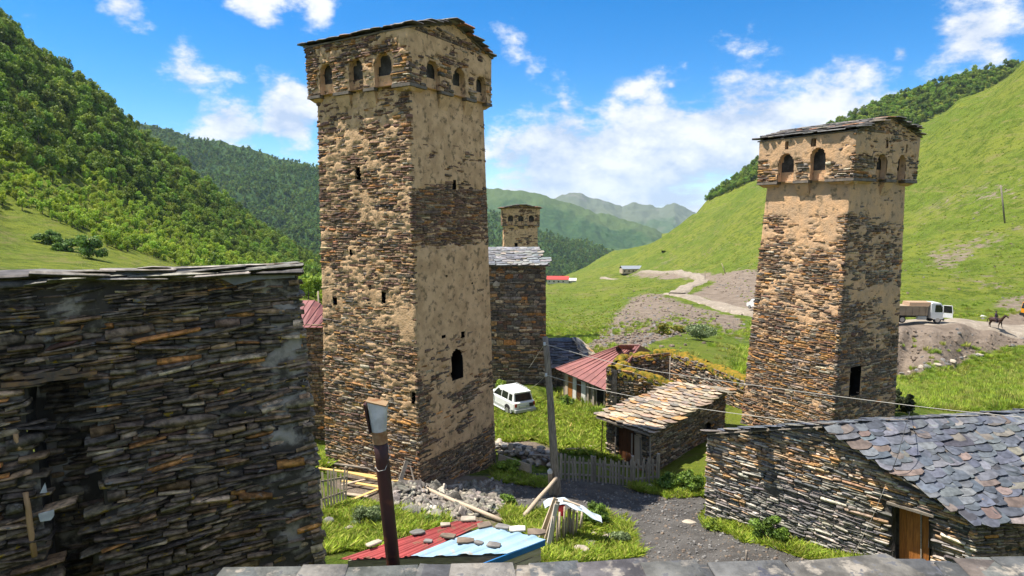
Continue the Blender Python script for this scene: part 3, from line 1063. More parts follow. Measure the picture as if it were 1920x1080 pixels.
# ------------------------------------------------------------------ masonry
def outline_proto(pts, bulge, inset, seed):
    """slab from an outline in the unit square; z -1 (back) .. 0 (front)"""
    rng = np.random.default_rng(seed)
    p = np.array(pts, float)
    k = len(p)
    back = np.c_[p, np.full(k, -1.0)]
    mid = np.c_[p, np.full(k, -.12) - rng.random(k) * .10]
    c = p.mean(0)
    fr = np.c_[c + (p - c) * (1 - inset), rng.normal(size=k) * .055]
    ctr = np.r_[c, bulge][None]
    V = np.concatenate([back, mid, fr, ctr])
    F4 = [[i, (i + 1) % k, k + (i + 1) % k, k + i] for i in range(k)] + [[k + i, k + (i + 1) % k, 2 * k + (i + 1) % k, 2 * k + i] for i in range(k)]
    F3 = [[2 * k + i, 2 * k + (i + 1) % k, 3 * k] for i in range(k)]
    return V, np.array(F4), np.array(F3)


def stone_protos():
    r = np.random.default_rng(3)
    out = []
    for s in range(14):
        j = lambda a: (r.random() - .5) * a
        wl, wr = .5, .5
        if s % 7 == 0:      # lens
            pts = [(-.5, j(.3)), (-.3 + j(.2), -.45), (.25 + j(.2), -.5), (.5, j(.4)), (.2 + j(.3), .5), (-.32 + j(.2), .42)]
        elif s % 2 == 1:    # block
            pts = [(-.5, -.42 + j(.1)), (j(.3), -.5), (.5, -.45 + j(.1)), (.48, .4 + j(.15)), (j(.4), .5), (-.47, .45 + j(.1))]
        else:               # wedge
            a = .2 + r.random() * .25
            pts = [(-.5, -.4), (.1 + j(.3), -.5), (.5, -a), (.5, a - .05), (-.05 + j(.3), .46), (-.5, .42)]
        if s % 4 > 1:
            pts = [(-x, y) for x, y in pts][::-1]
        out.append(outline_proto(pts, .01 + r.random() * .06, .03 + .04 * r.random(), s))
    return out


def slate_protos():
    """roof slates: y up the slope, bottom edge at y=-.5, top of the slab z=0, underside z=-1"""
    r = np.random.default_rng(8)
    out = []
    for s in range(12):
        j = lambda a: (r.random() - .5) * a
        sh = s % 4
        if sh == 0:
            pts = [(-.46, -.36 + j(.1)), (-.18 + j(.1), -.5), (.2 + j(.1), -.48), (.48, -.3 + j(.1)), (.46, .5), (-.46, .5)]
        elif sh == 1:
            pts = [(-.5, -.2 + j(.1)), (-.3, -.42), (.05 + j(.2), -.5), (.36, -.4 + j(.1)), (.5, -.15), (.42, .5), (-.44, .5)]
        elif sh == 2:
            pts = [(-.5, -.46 + j(.06)), (.1 + j(.3), -.5), (.5, -.4 + j(.12)), (.46, .5), (-.48, .5)]
        else:
            pts = [(-.48, -.28), (-.1 + j(.2), -.5), (.44, -.44 + j(.1)), (.5, -.1), (.44, .5), (-.4, .5)]
        p = np.array(pts); k = len(p)
        up = np.c_[p * .97, r.normal(size=k) * .12]
        dn = np.c_[p, np.full(k, -1.0)]
        V = np.concatenate([dn, up])
        F4 = [[i, (i + 1) % k, k + (i + 1) % k, k + i] for i in range(k)]
        polys = [np.array(F4), np.array([[k + i for i in range(k)]]), np.array([[i for i in range(k)][::-1]])]
        out.append((V, polys))
    return out


STONES = [(v, [f4, f3]) for v, f4, f3 in stone_protos()]
SLATES = slate_protos()


class Pieces:
    """pieces of one wall or roof: the 300 that show largest become parts, the others one joined part"""

    def __init__(s, protos, material):
        s.protos, s.mat = protos, material
        s.pi, s.c, s.fr, s.col, s.vis = [], [], [], [], []

    def add(s, pi, c, fr, col, vis):
        s.pi.append(np.asarray(pi)); s.c.append(np.asarray(c)); s.fr.append(np.asarray(fr)); s.col.append(np.asarray(col)); s.vis.append(np.asarray(vis))

    def finish(s, name, rest, parent, limit=300, meshes=None):
        pi = np.concatenate(s.pi); c = np.concatenate(s.c); fr = np.concatenate(s.fr); col = np.concatenate(s.col); vis = np.concatenate(s.vis)
        pp = proj(c)
        inside = (pp[:, 0] > -5) & (pp[:, 0] < 1925) & (pp[:, 1] > -5) & (pp[:, 1] < 1085)
        area = np.linalg.norm(np.cross(fr[:, :, 0], fr[:, :, 1]), axis=1) / pp[:, 2] ** 2 * vis * inside
        order = np.argsort(-area)
        big = order[:limit]
        big = big[area[big] > 0]
        rest_i = np.setdiff1d(np.arange(len(pi)), big)
        key = (id(s.protos), s.mat.name)
        if key not in Pieces.cache:
            Pieces.cache[key] = [np_mesh(name, v, polys, s.mat) for v, polys in s.protos]
        ms = Pieces.cache[key]
        for i in big:
            o = bpy.data.objects.new(name, ms[pi[i]])
            o.color = (*col[i], 1)
            m = Matrix.Identity(4)
            for a in range(3):
                for b in range(3):
                    m[a][b] = fr[i][a, b]
                m[a][3] = c[i][a]
            place(o, parent, m)
        if len(rest_i):
            VV, CC, PP, off = [], [], {}, 0
            for k, (v, polys) in enumerate(s.protos):
                ii = rest_i[pi[rest_i] == k]
                if not len(ii):
                    continue
                W = np.einsum('nij,mj->nmi', fr[ii], v) + c[ii][:, None]
                VV.append(W.reshape(-1, 3))
                CC.append(np.repeat(col[ii], len(v), 0))
                base = off + np.arange(len(ii)) * len(v)
                for pl in polys:
                    PP.setdefault(pl.shape[1], []).append((base[:, None, None] + pl[None]).reshape(-1, pl.shape[1]))
                off += len(ii) * len(v)
            me = np_mesh(rest, np.concatenate(VV), [np.concatenate(p) for p in PP.values()], s.mat, cols=np.concatenate(CC))
            stuff(mesh_obj(rest, me, parent))


Pieces.cache = {}


class Panel:
    """a wall face between four corners, seen from outside: bottom left, bottom right, top right, top left"""

    def __init__(s, bl, br, tr, tl):
        s.p = [np.array(q, float) for q in (bl, br, tr, tl)]
        s.w = (np.linalg.norm(s.p[1] - s.p[0]) + np.linalg.norm(s.p[2] - s.p[3])) / 2
        s.h = (np.linalg.norm(s.p[3] - s.p[0]) + np.linalg.norm(s.p[2] - s.p[1])) / 2
        s.n = nrm(np.cross(s.p[1] - s.p[0], s.p[3] - s.p[0]))

    def pos(s, a, b, d=0):
        a = (np.asarray(a, float) / s.w)[..., None]; b = (np.asarray(b, float) / s.h)[..., None]
        bl, br, tr, tl = s.p
        q = bl * (1 - a) * (1 - b) + br * a * (1 - b) + tr * a * b + tl * (1 - a) * b
        return q + s.n * (np.asarray(d, float)[..., None] if np.ndim(d) else d)

    def px(s, px, py):
        """photo point -> (s, t) on the panel"""
        d = ray(px, py); o = A(0, 0, CZ)
        k = np.dot(s.p[0] - o, s.n) / np.dot(d, s.n)
        P = o + d * k
        a, b = s.w / 2, s.h / 2
        for _ in range(8):
            e = P - s.pos(a, b)
            da = (s.pos(a + .01, b) - s.pos(a, b)) / .01
            db = (s.pos(a, b + .01) - s.pos(a, b)) / .01
            sol = np.linalg.lstsq(np.stack([da, db], 1), e, rcond=None)[0]
            a += sol[0]; b += sol[1]
        return float(a), float(b)


def pal(rng, n, table):
    """table: list of (weight, (r,g,b))"""
    w = np.array([t[0] for t in table], float); w /= w.sum()
    k = rng.choice(len(table), n, p=w)
    c = np.array([t[1] for t in table])[k]
    c = c * (.72 + .56 * rng.random((n, 1)))
    return c * (1 + (rng.random((n, 3)) - .5) * .10)


def lay_stones(acc, P, rng, color, ch=(.07, .17), ln=(.22, .75), skip=None, plaster=None, proud=(.0, .05), wob=.05, tilt=.05, drift=0.0, vis=1.0, depth=.14, t0=0.0, gap=.012, ends=.05, ragged=False):
    rows = []
    t = t0
    while t < P.h + .02:
        c = rng.uniform(*ch)
        if rng.random() < .12:
            c *= 1.5
        s0 = -rng.random() * ln[0] * .3 - ends * rng.random()
        while s0 < P.w:
            l = min(rng.lognormal(math.log((ln[0] + ln[1]) / 2.3), .45), ln[1] * 1.6) + .06
            l = max(l, ln[0] * .6)
            e = s0 + l
            if e > P.w - .06:
                e = P.w + ends * rng.random()
            if rng.random() < .22 and c > ch[0] * 1.3:
                k = .35 + .3 * rng.random()
                rows.append((s0, e, t, t + c * k)); rows.append((s0, e, t + c * k, t + c))
            else:
                rows.append((s0, e, t, t + c))
            s0 = e + (0 if e < P.w else 9)
        t += c
    R = np.array(rows)
    s, t = (R[:, 0] + R[:, 1]) / 2, (R[:, 2] + R[:, 3]) / 2
    l, c = np.maximum(R[:, 1] - R[:, 0] - gap, .04), np.maximum(R[:, 3] - R[:, 2] - gap * .6, .02)
    p3 = np.stack([s * .35, t * .55, s * 0 + rng.integers(0, 99)], 1)
    t = t + (fbm(p3, 2, 3) - .5) * 2 * wob
    keep = (t > -.05) & (t < P.h + .05)
    if skip is not None:
        keep &= ~skip(s, t)
        if not ragged:
            keep &= ~skip(s - l * .4, t) & ~skip(s + l * .4, t)
    pl = plaster(s, t) if plaster is not None else np.zeros(len(s))
    keep &= pl < .96
    s, t, l, c, pl = s[keep], t[keep], l[keep], c[keep], pl[keep]
    n = len(s)
    C = P.pos(s, t)
    U = P.pos(s + .05, t) - P.pos(s - .05, t); U /= np.linalg.norm(U, axis=1)[:, None]
    Nn = P.n[None] + rng.normal(size=(n, 3)) * .06
    Nn /= np.linalg.norm(Nn, axis=1)[:, None]
    U = U - Nn * (U * Nn).sum(1)[:, None]; U /= np.linalg.norm(U, axis=1)[:, None]
    Vv = np.cross(Nn, U)
    a = (rng.normal(size=n) * tilt + drift)[:, None]
    U, Vv = U * np.cos(a) + Vv * np.sin(a), Vv * np.cos(a) - U * np.sin(a)
    pr = proud[0] + (proud[1] - proud[0]) * rng.random(n) ** 1.4
    fr = np.stack([U * l[:, None], Vv * c[:, None] * 1.06, Nn * (depth + pr)[:, None]], 2)
    acc.add(rng.integers(0, len(STONES), n), C + P.n * pr[:, None], fr, color(C, s, t, rng), vis * (1 - pl) * (1 if np.ndim(vis) == 0 else 1))


def plaster_face(P, res, mask, hole=None, rec=.022, proud=.034, seed=0, rough=.014):
    """backing sheet of a wall: recessed mortar, standing proud where the render survives; returns verts, quads"""
    nx, ny = max(2, int(P.w / res)), max(2, int(P.h / res))
    a, b = np.meshgrid(np.linspace(0, P.w, nx + 1), np.linspace(0, P.h, ny + 1))
    m_ = mask(a.ravel(), b.ravel())
    q = np.stack([a.ravel() * 5, b.ravel() * 5, np.full(a.size, seed * 3.1)], 1)
    d = -rec + (rec + proud) * m_ + (fbm(q, 3, seed) - .5) * 2 * rough
    edge = (a.ravel() < 1e-6) | (a.ravel() > P.w - 1e-6)
    d[edge] = np.minimum(d[edge], 0)
    V = P.pos(a.ravel(), b.ravel(), d)
    i = np.arange((nx + 1) * (ny + 1)).reshape(ny + 1, nx + 1)
    Q = np.stack([i[:-1, :-1], i[:-1, 1:], i[1:, 1:], i[1:, :-1]], -1).reshape(-1, 4)
    if hole is not None:
        cs = (a[:-1, :-1] + P.w / nx / 2).ravel(); ct = (b[:-1, :-1] + P.h / ny / 2).ravel()
        Q = Q[~hole(cs, ct)]
    return V, Q


def join_faces(name, parts, material, parent, smooth=False):
    VV, QQ, off = [], [], 0
    for V, Q in parts:
        VV.append(V); QQ.append(Q + off); off += len(V)
    return mesh_obj(name, np_mesh(name, np.concatenate(VV), [np.concatenate(QQ)], material, smooth=smooth), parent)


def arch_outline(s0, s1, t0, t1, n=9):
    r = (s1 - s0) / 2
    c = (s0 + s1) / 2
    ts = max(t1 - r * 1.15, t0 + .02)
    pts = [(s0, t0), (s0, ts)]
    for k in range(1, n):
        a = math.pi * (1 - k / n)
        pts.append((c + r * math.cos(a), ts + (t1 - ts) * math.sin(a)))
    pts += [(s1, ts), (s1, t0)]
    return pts


def reveal(name, P, outline, depth, material, parent, back=True, front=.03):
    """the sides (and the dark end) of an opening cut into a wall"""
    n = len(outline)
    s = np.array([q[0] for q in outline]); t = np.array([q[1] for q in outline])
    f = P.pos(s, t, front); b = P.pos(s, t, -depth)
    V = np.concatenate([f, b])
    F = np.array([[i, n + i, n + (i + 1) % n, (i + 1) % n] for i in range(n)])
    polys = [F]
    if back:
        polys.append(np.array([[n + i for i in range(n)]]))
    return mesh_obj(name, np_mesh(name, V, polys, material), parent)


def multi(fs):
    return lambda s, t: np.any([f(s, t) for f in fs], axis=0) if fs else np.zeros(np.shape(s), bool)


def poly_hole(outline, grow=0.0):
    c = np.mean(np.array(outline), 0)
    o = [tuple(c + (np.array(q) - c) * (1 + grow)) for q in outline]
    return lambda s, t: inpoly(s, t, o)


def shingle(acc, quad, rng, color, row=.35, wid=.5, thick=.03, lap=2.0, vis=1.0, jit=.16, over=.1):
    """slates on a roof plane: eave left, eave right, ridge right, ridge left"""
    P = Panel(*quad)
    t = -over
    r = 0
    while t < P.h:
        rr = row * rng.uniform(.85, 1.15)
        s = -over - rng.random() * wid * .5
        while s < P.w + over:
            w = wid * rng.lognormal(0, .38)
            c = s + w / 2
            if c > P.w + over * 1.5:
                break
            ln_ = row * lap * rng.uniform(.8, 1.15)
            tc = t + ln_ / 2 + rng.normal() * jit * row
            tc = min(tc, P.h + .05 - ln_ / 2 + rng.random() * .04)
            U = nrm(P.pos(c + .05, t) - P.pos(c - .05, t))
            n = nrm(P.n + nrm(P.pos(c, t + .05) - P.pos(c, t - .05)) * (thick * 1.5 / row) + rng.normal(size=3) * .025)
            U = nrm(U - n * np.dot(U, n)); V = np.cross(n, U)
            a = rng.normal() * .08
            U, V = U * math.cos(a) + V * math.sin(a), V * math.cos(a) - U * math.sin(a)
            th = thick * rng.uniform(.7, 1.5)
            fr = np.stack([U * w * 1.08, V * ln_, n * th], 1)
            cc = P.pos(c, tc, thick * 1.7 + rng.random() * .012 + (ln_ / 2) * thick * .2)
            acc.add([rng.integers(0, len(SLATES))], [cc], [fr], color(cc[None], rng), [vis])
            s += w * rng.uniform(.9, 1.0)
        t += rr
        r += 1


def slab(name, quad, thick, material, parent, up=None):
    """a thin solid plate under the four points"""
    P = Panel(*quad)
    n = P.n if up is None else up
    q = [np.array(p, float) for p in quad]
    mb = MB()
    mb.hexa([p - n * thick for p in q] + q)
    return mb.build(name, material, parent)


# colour tables -------------------------------------------------------------
T_BROWN = [(4, (.135, .105, .085)), (3, (.085, .072, .066)), (3, (.19, .135, .085)), (2, (.20, .175, .15)), (1.2, (.26, .145, .06)), (1.5, (.12, .08, .07)), (.8, (.32, .27, .20))]
T_RUST = [(3, (.30, .165, .065)), (2, (.20, .12, .07)), (2, (.12, .10, .09)), (1.5, (.36, .22, .10)), (1, (.24, .21, .18)), (1, (.07, .065, .065))]
T_GREY = [(3, (.14, .135, .13)), (3, (.085, .082, .082)), (2, (.20, .19, .175)), (1, (.27, .25, .22)), (.7, (.24, .15, .08))]
T_DARK = [(4, (.050, .048, .047)), (3, (.075, .070, .066)), (2, (.034, .034, .037)), (1.2, (.105, .085, .066)), (.8, (.15, .14, .125)), (.18, (.17, .10, .045))]
T_PURPLE = [(4, (.125, .085, .075)), (3, (.085, .065, .062)), (2, (.16, .115, .085)), (1, (.22, .18, .14)), (1, (.21, .12, .06))]
T_SLATE = [(4, (.115, .135, .170)), (3, (.090, .105, .135)), (3, (.155, .170, .195)), (1, (.22, .205, .185)), (.8, (.21, .165, .145)), (.6, (.065, .07, .085))]
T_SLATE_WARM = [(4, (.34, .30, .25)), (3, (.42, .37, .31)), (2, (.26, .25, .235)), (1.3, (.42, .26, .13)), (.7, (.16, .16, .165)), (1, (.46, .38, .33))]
T_SLATE_DARK = [(4, (.060, .058, .058)), (2, (.10, .095, .09)), (1, (.15, .13, .10)), (1, (.20, .09, .045))]


for _t, _w in ((T_BROWN, (1.30, 1.10, .86)), (T_RUST, (1.12, 1.08, .98)), (T_GREY, (1.32, 1.15, .95)), (T_DARK, (3.1, 2.45, 1.72)), (T_PURPLE, (1.32, 1.10, .88)), (T_SLATE, (.74, .71, .68))):
    _t[:] = [(w, tuple(A(*c) * A(*_w))) for w, c in _t]


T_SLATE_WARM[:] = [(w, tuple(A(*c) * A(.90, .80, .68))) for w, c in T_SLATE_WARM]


def blend_tables(rng, C, weights):
    """weights: list of (array, table); picks per stone"""
    n = len(C)
    W = np.stack([w for w, _ in weights], 1); W = np.maximum(W, 1e-4); W /= W.sum(1)[:, None]
    u = rng.random((n, 1))
    k = (np.cumsum(W, 1) < u).sum(1)
    out = np.zeros((n, 3))
    for j, (_, tb) in enumerate(weights):
        m_ = k == j
        if m_.any():
            out[m_] = pal(rng, int(m_.sum()), tb)
    return out


# ------------------------------------------------------------------ towers
def tower(name, label, ctr, ang, wb, wt, wp, zb, zp, zt, lean, zfoot, spec, seed):
    """Svan tower: tapering shaft, overhanging arched parapet, low gabled slate roof"""
    rng = np.random.default_rng(seed)
    a = math.radians(ang)
    dl, dr = A(-math.sin(a), math.cos(a)), A(math.cos(a), math.sin(a))
    c0 = A(*ctr)
    ln_ = A(*lean)

    def q(i, j, w, z, k=0.0):
        c = c0 + ln_ * k + (dl * i + dr * j) * w / 2
        return A(c[0], c[1], z)
    kf = (zfoot - zb) / (zp - zb)
    wf = wb + (wt - wb) * kf
    root = thing(name, label, 'tower', q(0, 0, 0, zfoot))
    # shaft stops behind the parapet arches
    zs = zp + (zt - zp) * .22
    ks = (zs - zb) / (zp - zb)
    ws = wb + (wt - wb) * ks
    K = {'L': (1, -1), 'C': (-1, -1), 'R': (-1, 1), 'B': (1, 1)}
    foot = {k: q(*v, wf, zfoot, kf) for k, v in K.items()}
    top = {k: q(*v, ws, zs, ks) for k, v in K.items()}
    PL = Panel(foot['L'], foot['C'], top['C'], top['L'])
    PR = Panel(foot['C'], foot['R'], top['R'], top['C'])
    PB = [Panel(foot['R'], foot['B'], top['B'], top['R']), Panel(foot['B'], foot['L'], top['L'], top['B'])]
    faces = []
    acc = Pieces(STONES, MT['stone'])
    rv = []
    for key, P in (('left', PL), ('right', PR)):
        sp = spec[key]
        holes = []
        for (x0, y0, x1, y1, arch) in sp.get('windows', []):
            s0, t0 = P.px(x0, y1); s1, t1 = P.px(x1, y0)
            o = arch_outline(s0, s1, t0, t1) if arch else [(s0, t0), (s0, t1), (s1, t1), (s1, t0)]
            holes.append(poly_hole(o)); rv.append((P, o))
        hl = multi(holes)
        mk = sp['plaster'](P)
        faces.append(plaster_face(P, spec.get('res', .075), mk, hl if holes else None, seed=seed + len(faces)))
        lay_stones(acc, P, rng, sp['color'](P), skip=hl if holes else None, plaster=mk, ch=spec.get('ch', (.05, .125)), ln=spec.get('ln', (.18, .72)), proud=(.0, .042), ends=.06)
    for P in PB:
        faces.append(plaster_face(P, .4, lambda s, t: fbm(np.stack([s, t, s * 0], 1), 3, 4)))
    wall = join_faces('wall', faces, MT[spec.get('mat', 'plaster')], root)
    for P, o in rv:
        reveal('window', P, o, .7, MT['dark'], root)
    # parapet box
    pf = {k: q(*v, wp, zp, 1.0) for k, v in K.items()}
    kt = 1.1
    pt = {k: q(*v, wp * 1.01, zt, kt) for k, v in K.items()}
    gp = (q(-1, 0, wp * 1.01, zt + spec['gable'], kt), q(1, 0, wp * 1.01, zt + spec['gable'], kt))
    acc2 = Pieces(STONES, MT['stone'])
    faces2 = []
    arches = []
    cor = MB()
    corbels = []
    for key, (k0, k1) in (('left', ('L', 'C')), ('right', ('C', 'R')), ('b1', ('R', 'B')), ('b2', ('B', 'L'))):
        P = Panel(pf[k0], pf[k1], pt[k1], pt[k0])
        sp = spec.get(key, spec['left'])
        ar = spec[key]['arches'] if key in spec else [(.18, .30, .55), (.44, .56, .55), (.72, .84, .55)]
        holes = []
        for (f0, f1, ft) in ar:
            o = arch_outline(f0 * P.w, f1 * P.w, -.02, ft * P.h)
            holes.append(poly_hole(o)); arches.append((P, o))
        for (f0, f1, g0, g1) in (spec[key].get('slits', []) if key in spec else []):
            o = [(f0 * P.w, g0 * P.h), (f0 * P.w, g1 * P.h), (f1 * P.w, g1 * P.h), (f1 * P.w, g0 * P.h)]
            holes.append(poly_hole(o)); arches.append((P, o))
        hl = multi(holes)
        mk = sp.get('pplaster', sp['plaster'])(P)
        faces2.append(plaster_face(P, .07 if key in ('left', 'right') else .3, mk, hl, seed=seed + 9 + len(faces2)))
        if key in ('left', 'right'):
            lay_stones(acc2, P, rng, sp.get('pcolor', sp['color'])(P), skip=hl, plaster=mk, ch=(.06, .14), ln=(.18, .6), proud=(0, .05), ends=.05)
        # inner skin of the parapet wall so that it has thickness
        inner = Panel(P.pos(0, 0, -.28), P.pos(P.w, 0, -.28), P.pos(P.w, P.h, -.28), P.pos(0, P.h, -.28))
        V, Q = plaster_face(inner, .2, lambda s, t: np.zeros(np.shape(s)), hl)
        faces2.append((V, Q[:, ::-1]))
        # corbels between the arches
        edges = [0.0] + [v for f in ar for v in f[:2]] + [1.0]
        for e in range(0, len(edges), 2):
            s0, s1 = edges[e] * P.w, edges[e + 1] * P.w
            lo, hi = s0 + .06, s1 - .06
            if e == 0:
                lo = .0
            if e == len(edges) - 2:
                hi = P.w
            if key not in ('left', 'right'):
                continue
            corbels.append((P, lo, hi, e in (0, len(edges) - 2)))
    gables = []
    for key, (k0, k1, g, rev) in {'right': ('C', 'R', gp[0], False), 'b2': ('B', 'L', gp[1], False)}.items():
        P = Panel(pt[k0], pt[k1], pt[k1] + (g - pt[k0]) * A(0, 0, 1), pt[k0] + (g - pt[k0]) * A(0, 0, 1))
        out_ = lambda s, t, P=P: t > P.h * (1 - np.abs(s / P.w - .5) * 2)
        sp = spec.get(key, spec['left'])
        mk = sp.get('pplaster', sp['plaster'])(P)
        faces2.append(plaster_face(P, .1, mk, out_, seed=seed + 30))
        if key == 'right':
            lay_stones(acc2, P, rng, sp.get('pcolor', sp['color'])(P), skip=out_, plaster=lambda s, t, mk=mk: mk(s, t) * .5, ch=(.06, .13), ln=(.18, .55))
    par = join_faces('parapet', faces2, MT[spec.get('pmat', spec.get('mat', 'plaster'))], root)
    for P, o in arches:
        reveal('arch', P, o, .3, MT[spec.get('pmat', 'plaster')], root, back=False, front=-.015)
    for (P, lo, hi, corner) in corbels:
        d = (wp - wt) / 2 + .04
        mb = MB()
        hgt = .30 if corner else .95
        f = lambda s, t, dd: P.pos(s, t, dd)
        tk = .16
        bl_ = [f(lo + .1, -hgt, -d - .1), f(hi - .1, -hgt, -d - .1), f(hi - .1, -hgt, -d + .05), f(lo + .1, -hgt, -d + .05)]
        tp_ = [f(lo + .02, -tk, -d - .1), f(hi - .02, -tk, -d - .1), f(hi - .02, -tk, -.04), f(lo + .02, -tk, -.04)]
        mb.hexa(bl_ + tp_)
        cb = mb.build('corbel', MT[spec.get('mat', 'plaster')], root)
        mb = MB()
        mb.hexa([f(lo - .03, -tk, -d), f(hi + .03, -tk, -d), f(hi + .05, -tk + .02, .05), f(lo - .05, -tk + .02, .05)] + [f(lo - .03, -.01, -d), f(hi + .03, -.01, -d), f(hi + .04, -.01, .04), f(lo - .04, -.01, .04)])
        mb.build('corbel_slab', MT['stone_plain'], cb)
    acc.finish('stone', 'stonework', wall)
    acc2.finish('stone', 'stonework', par, limit=200)
    mb = MB()
    mb.hexa([q(i, j, wp - .72, zp + .02, 1.0) for i, j in ((1, -1), (-1, -1), (-1, 1), (1, 1))] + [q(i, j, wp - .72, zt - .05, kt) for i, j in ((1, -1), (-1, -1), (-1, 1), (1, 1))])
    mb.build('inner_core', MT['mortar_dark'], root)  # added dark block, stops daylight showing through the arches
    # roof
    ov = spec.get('over', .08)

    def ext(p, w_):
        d = p - q(0, 0, 0, p[2], kt); d[2] = 0
        return p + nrm(d) * w_
    s_out = ((zt + spec['gable']) - zt) / (wp / 2)
    e = {k: ext(pt[k], ov * 1.4) + A(0, 0, -s_out * ov + .06) for k in K}
    r0 = gp[0] + A(*(dl * -1), 0) * ov + A(0, 0, .07)
    r1 = gp[1] + A(*dl, 0) * ov + A(0, 0, .07)
    # slope over the left face (L-C side) and over the far side (R-B)
    roof = slab('roof', (e['L'], e['C'], r0, r1), .06, MT['stone_plain'], root)
    slab('roof', (e['R'], e['B'], r1, r0), .06, MT['stone_plain'], root)
    ra = Pieces(SLATES, MT['slate'])
    colr = lambda C, g: pal(g, len(C), T_SLATE_DARK)
    shingle(ra, (e['L'], e['C'], r0, r1), rng, colr, row=.42, wid=.6, thick=.06, over=.14)
    shingle(ra, (e['R'], e['B'], r1, r0), rng, colr, row=.42, wid=.6, thick=.06, over=.14)
    ra.finish('slate', 'slates', roof, limit=120)
    return root, PL, PR, q


MT['stone_plain'] = mat('plain_stone', (.115, .10, .085), (.18, .15, .12), nscale=4, bump=.6, bscale=20, rough=.9)


def nz(P, s, t, fs, ft, seed, o=4):
    return fbm(np.stack([np.asarray(s) * fs, np.asarray(t) * ft, np.zeros(np.shape(s))], 1), o, seed)


def main_left(P):
    def f(s, t):
        s = np.asarray(s, float); t = np.asarray(t, float)
        z = t / P.h
        base = np.interp(z, [0, .2, .32, .42, .47, .56, .6, .8, .9, 1], [.34, .34, .42, .48, .56, .56, .475, .475, .52, .52])
        n = nz(P, s, t, .9, 1.3, 11) * .45 + nz(P, s, t, 3.5, 15, 12) * .55
        e = sstep(.035, -.025, (1 - base) - n)
        return e
    return f


def main_right(P):
    def f(s, t):
        s = np.asarray(s, float); t = np.asarray(t, float)
        z = t / P.h
        base = np.interp(z, [0, .155, .175, .25, .33, .42, .45, .62, .66, .76, .79, .9, 1], [.12, .14, .62, .66, .60, .66, .74, .72, .36, .38, .66, .72, .62])
        base = base - .20 * np.exp(-((s / P.w - .05) / .14) ** 2) * ((z > .2) & (z < .40)) - .22 * np.exp(-(((s / P.w - .55) / .25) ** 2 + ((z - .292) / .018) ** 2))
        n = nz(P, s, t, .8, 1.1, 21) * .55 + nz(P, s, t, 2.8, 9, 22) * .45
        return sstep(.05, -.03, (1.025 - base) - n)
    return f


def par_pl(lo, hi, seed):
    def g(P):
        def f(s, t):
            z = np.asarray(t) / P.h
            base = np.interp(z, [0, .3, .5, .75, 1], [lo, lo, (lo + hi) / 2, hi, hi])
            n = nz(P, s, t, 1.0, 1.4, seed) * .6 + nz(P, s, t, 4, 9, seed + 1) * .4
            return sstep(.06, -.04, (1 - base) - n)
        return f
    return g


def col_main_left(P):
    def f(C, s, t, rng):
        z = t / P.h
        rust = sstep(.45, .62, nz(P, s, t, .5, .6, 5)) * np.interp(z, [0, .15, .3, .45, .6, 1], [.35, .8, 1.3, .8, .35, .2])
        return blend_tables(rng, C, [(np.full(len(C), .7), T_BROWN), (rust, T_RUST), (np.interp(z, [0, .15, .3, .5, 1], [1.3, .8, .25, .1, .05]), T_GREY), (np.interp(z, [0, .4, .6, 1], [0, .2, .9, 1.0]), T_PURPLE)])
    return f


def col_main_right(P):
    def f(C, s, t, rng):
        z = t / P.h
        return blend_tables(rng, C, [(np.interp(z, [0, .18, .3, 1], [.2, .4, .7, .7]), T_BROWN), (np.interp(z, [0, .2, .4, 1], [1.2, .8, .3, .1]), T_DARK), (np.interp(z, [0, .5, .65, 1], [.05, .2, 1, .6]), T_PURPLE)])
    return f


MAIN = dict(
    left=dict(plaster=main_left, color=col_main_left, pplaster=par_pl(.36, .47, 31),
              windows=[(667, 312, 675, 337, False), (716, 547, 722, 569, False), (626, 558, 633, 571, False), (656, 466, 661, 478, False), (771, 735, 779, 757, False)],
              arches=[(.13, .265, .62), (.43, .57, .62), (.68, .84, .64)]),
    right=dict(plaster=main_right, color=col_main_right, pplaster=par_pl(.36, .64, 41),
               windows=[(846, 651, 866, 715, True), (828, 627, 835, 636, False), (864, 621, 871, 634, False), (849, 338, 854, 355, False), (882, 528, 886, 534, False), (834, 515, 838, 520, False)],
               arches=[(.18, .34, .55), (.49, .65, .57), (.79, .93, .55)]),
    gable=.85)
tower('stone_tower', 'tallest tower, tan plaster over brown stone, standing in the middle of the yard', (-5.118, 32.0), 58.294, 6.133, 5.592, 6.156, -.333, 17.564, 19.732, (-.161, -.249), -2.6, MAIN, 101)


def r_left(P):
    def f(s, t):
        z = np.asarray(t) / P.h
        base = np.interp(z, [0, .1, .3, .5, .80, .852, .858, .95, 1], [.46, .42, .33, .42, .50, .48, .80, .74, .7])
        n = nz(P, s, t, .9, 1.3, 51) * .5 + nz(P, s, t, 4, 11, 52) * .5
        return sstep(.055, -.03, (1 - base) - n)
    return f


def r_right(P):
    def f(s, t):
        z = np.asarray(t) / P.h
        base = np.interp(z, [0, .12, .3, .5, .7, .82, .86, 1], [.34, .42, .38, .44, .50, .46, .62, .62])
        n = nz(P, s, t, .8, 1.2, 61) * .55 + nz(P, s, t, 3.5, 8, 62) * .45
        return sstep(.06, -.03, (1 - base) - n)
    return f


def col_r_left(P):
    def f(C, s, t, rng):
        z = t / P.h
        rust = sstep(.45, .62, nz(P, s, t, .5, .6, 55)) * np.interp(z, [0, .3, .6, 1], [.7, 1.0, .7, .4]) + .9 * np.exp(-((P.w - s) / .5) ** 2)
        return blend_tables(rng, C, [(np.full(len(C), .8), T_BROWN), (rust, T_RUST), (np.interp(z, [0, .2, .4, 1], [.6, .8, .3, .2]), T_GREY)])
    return f


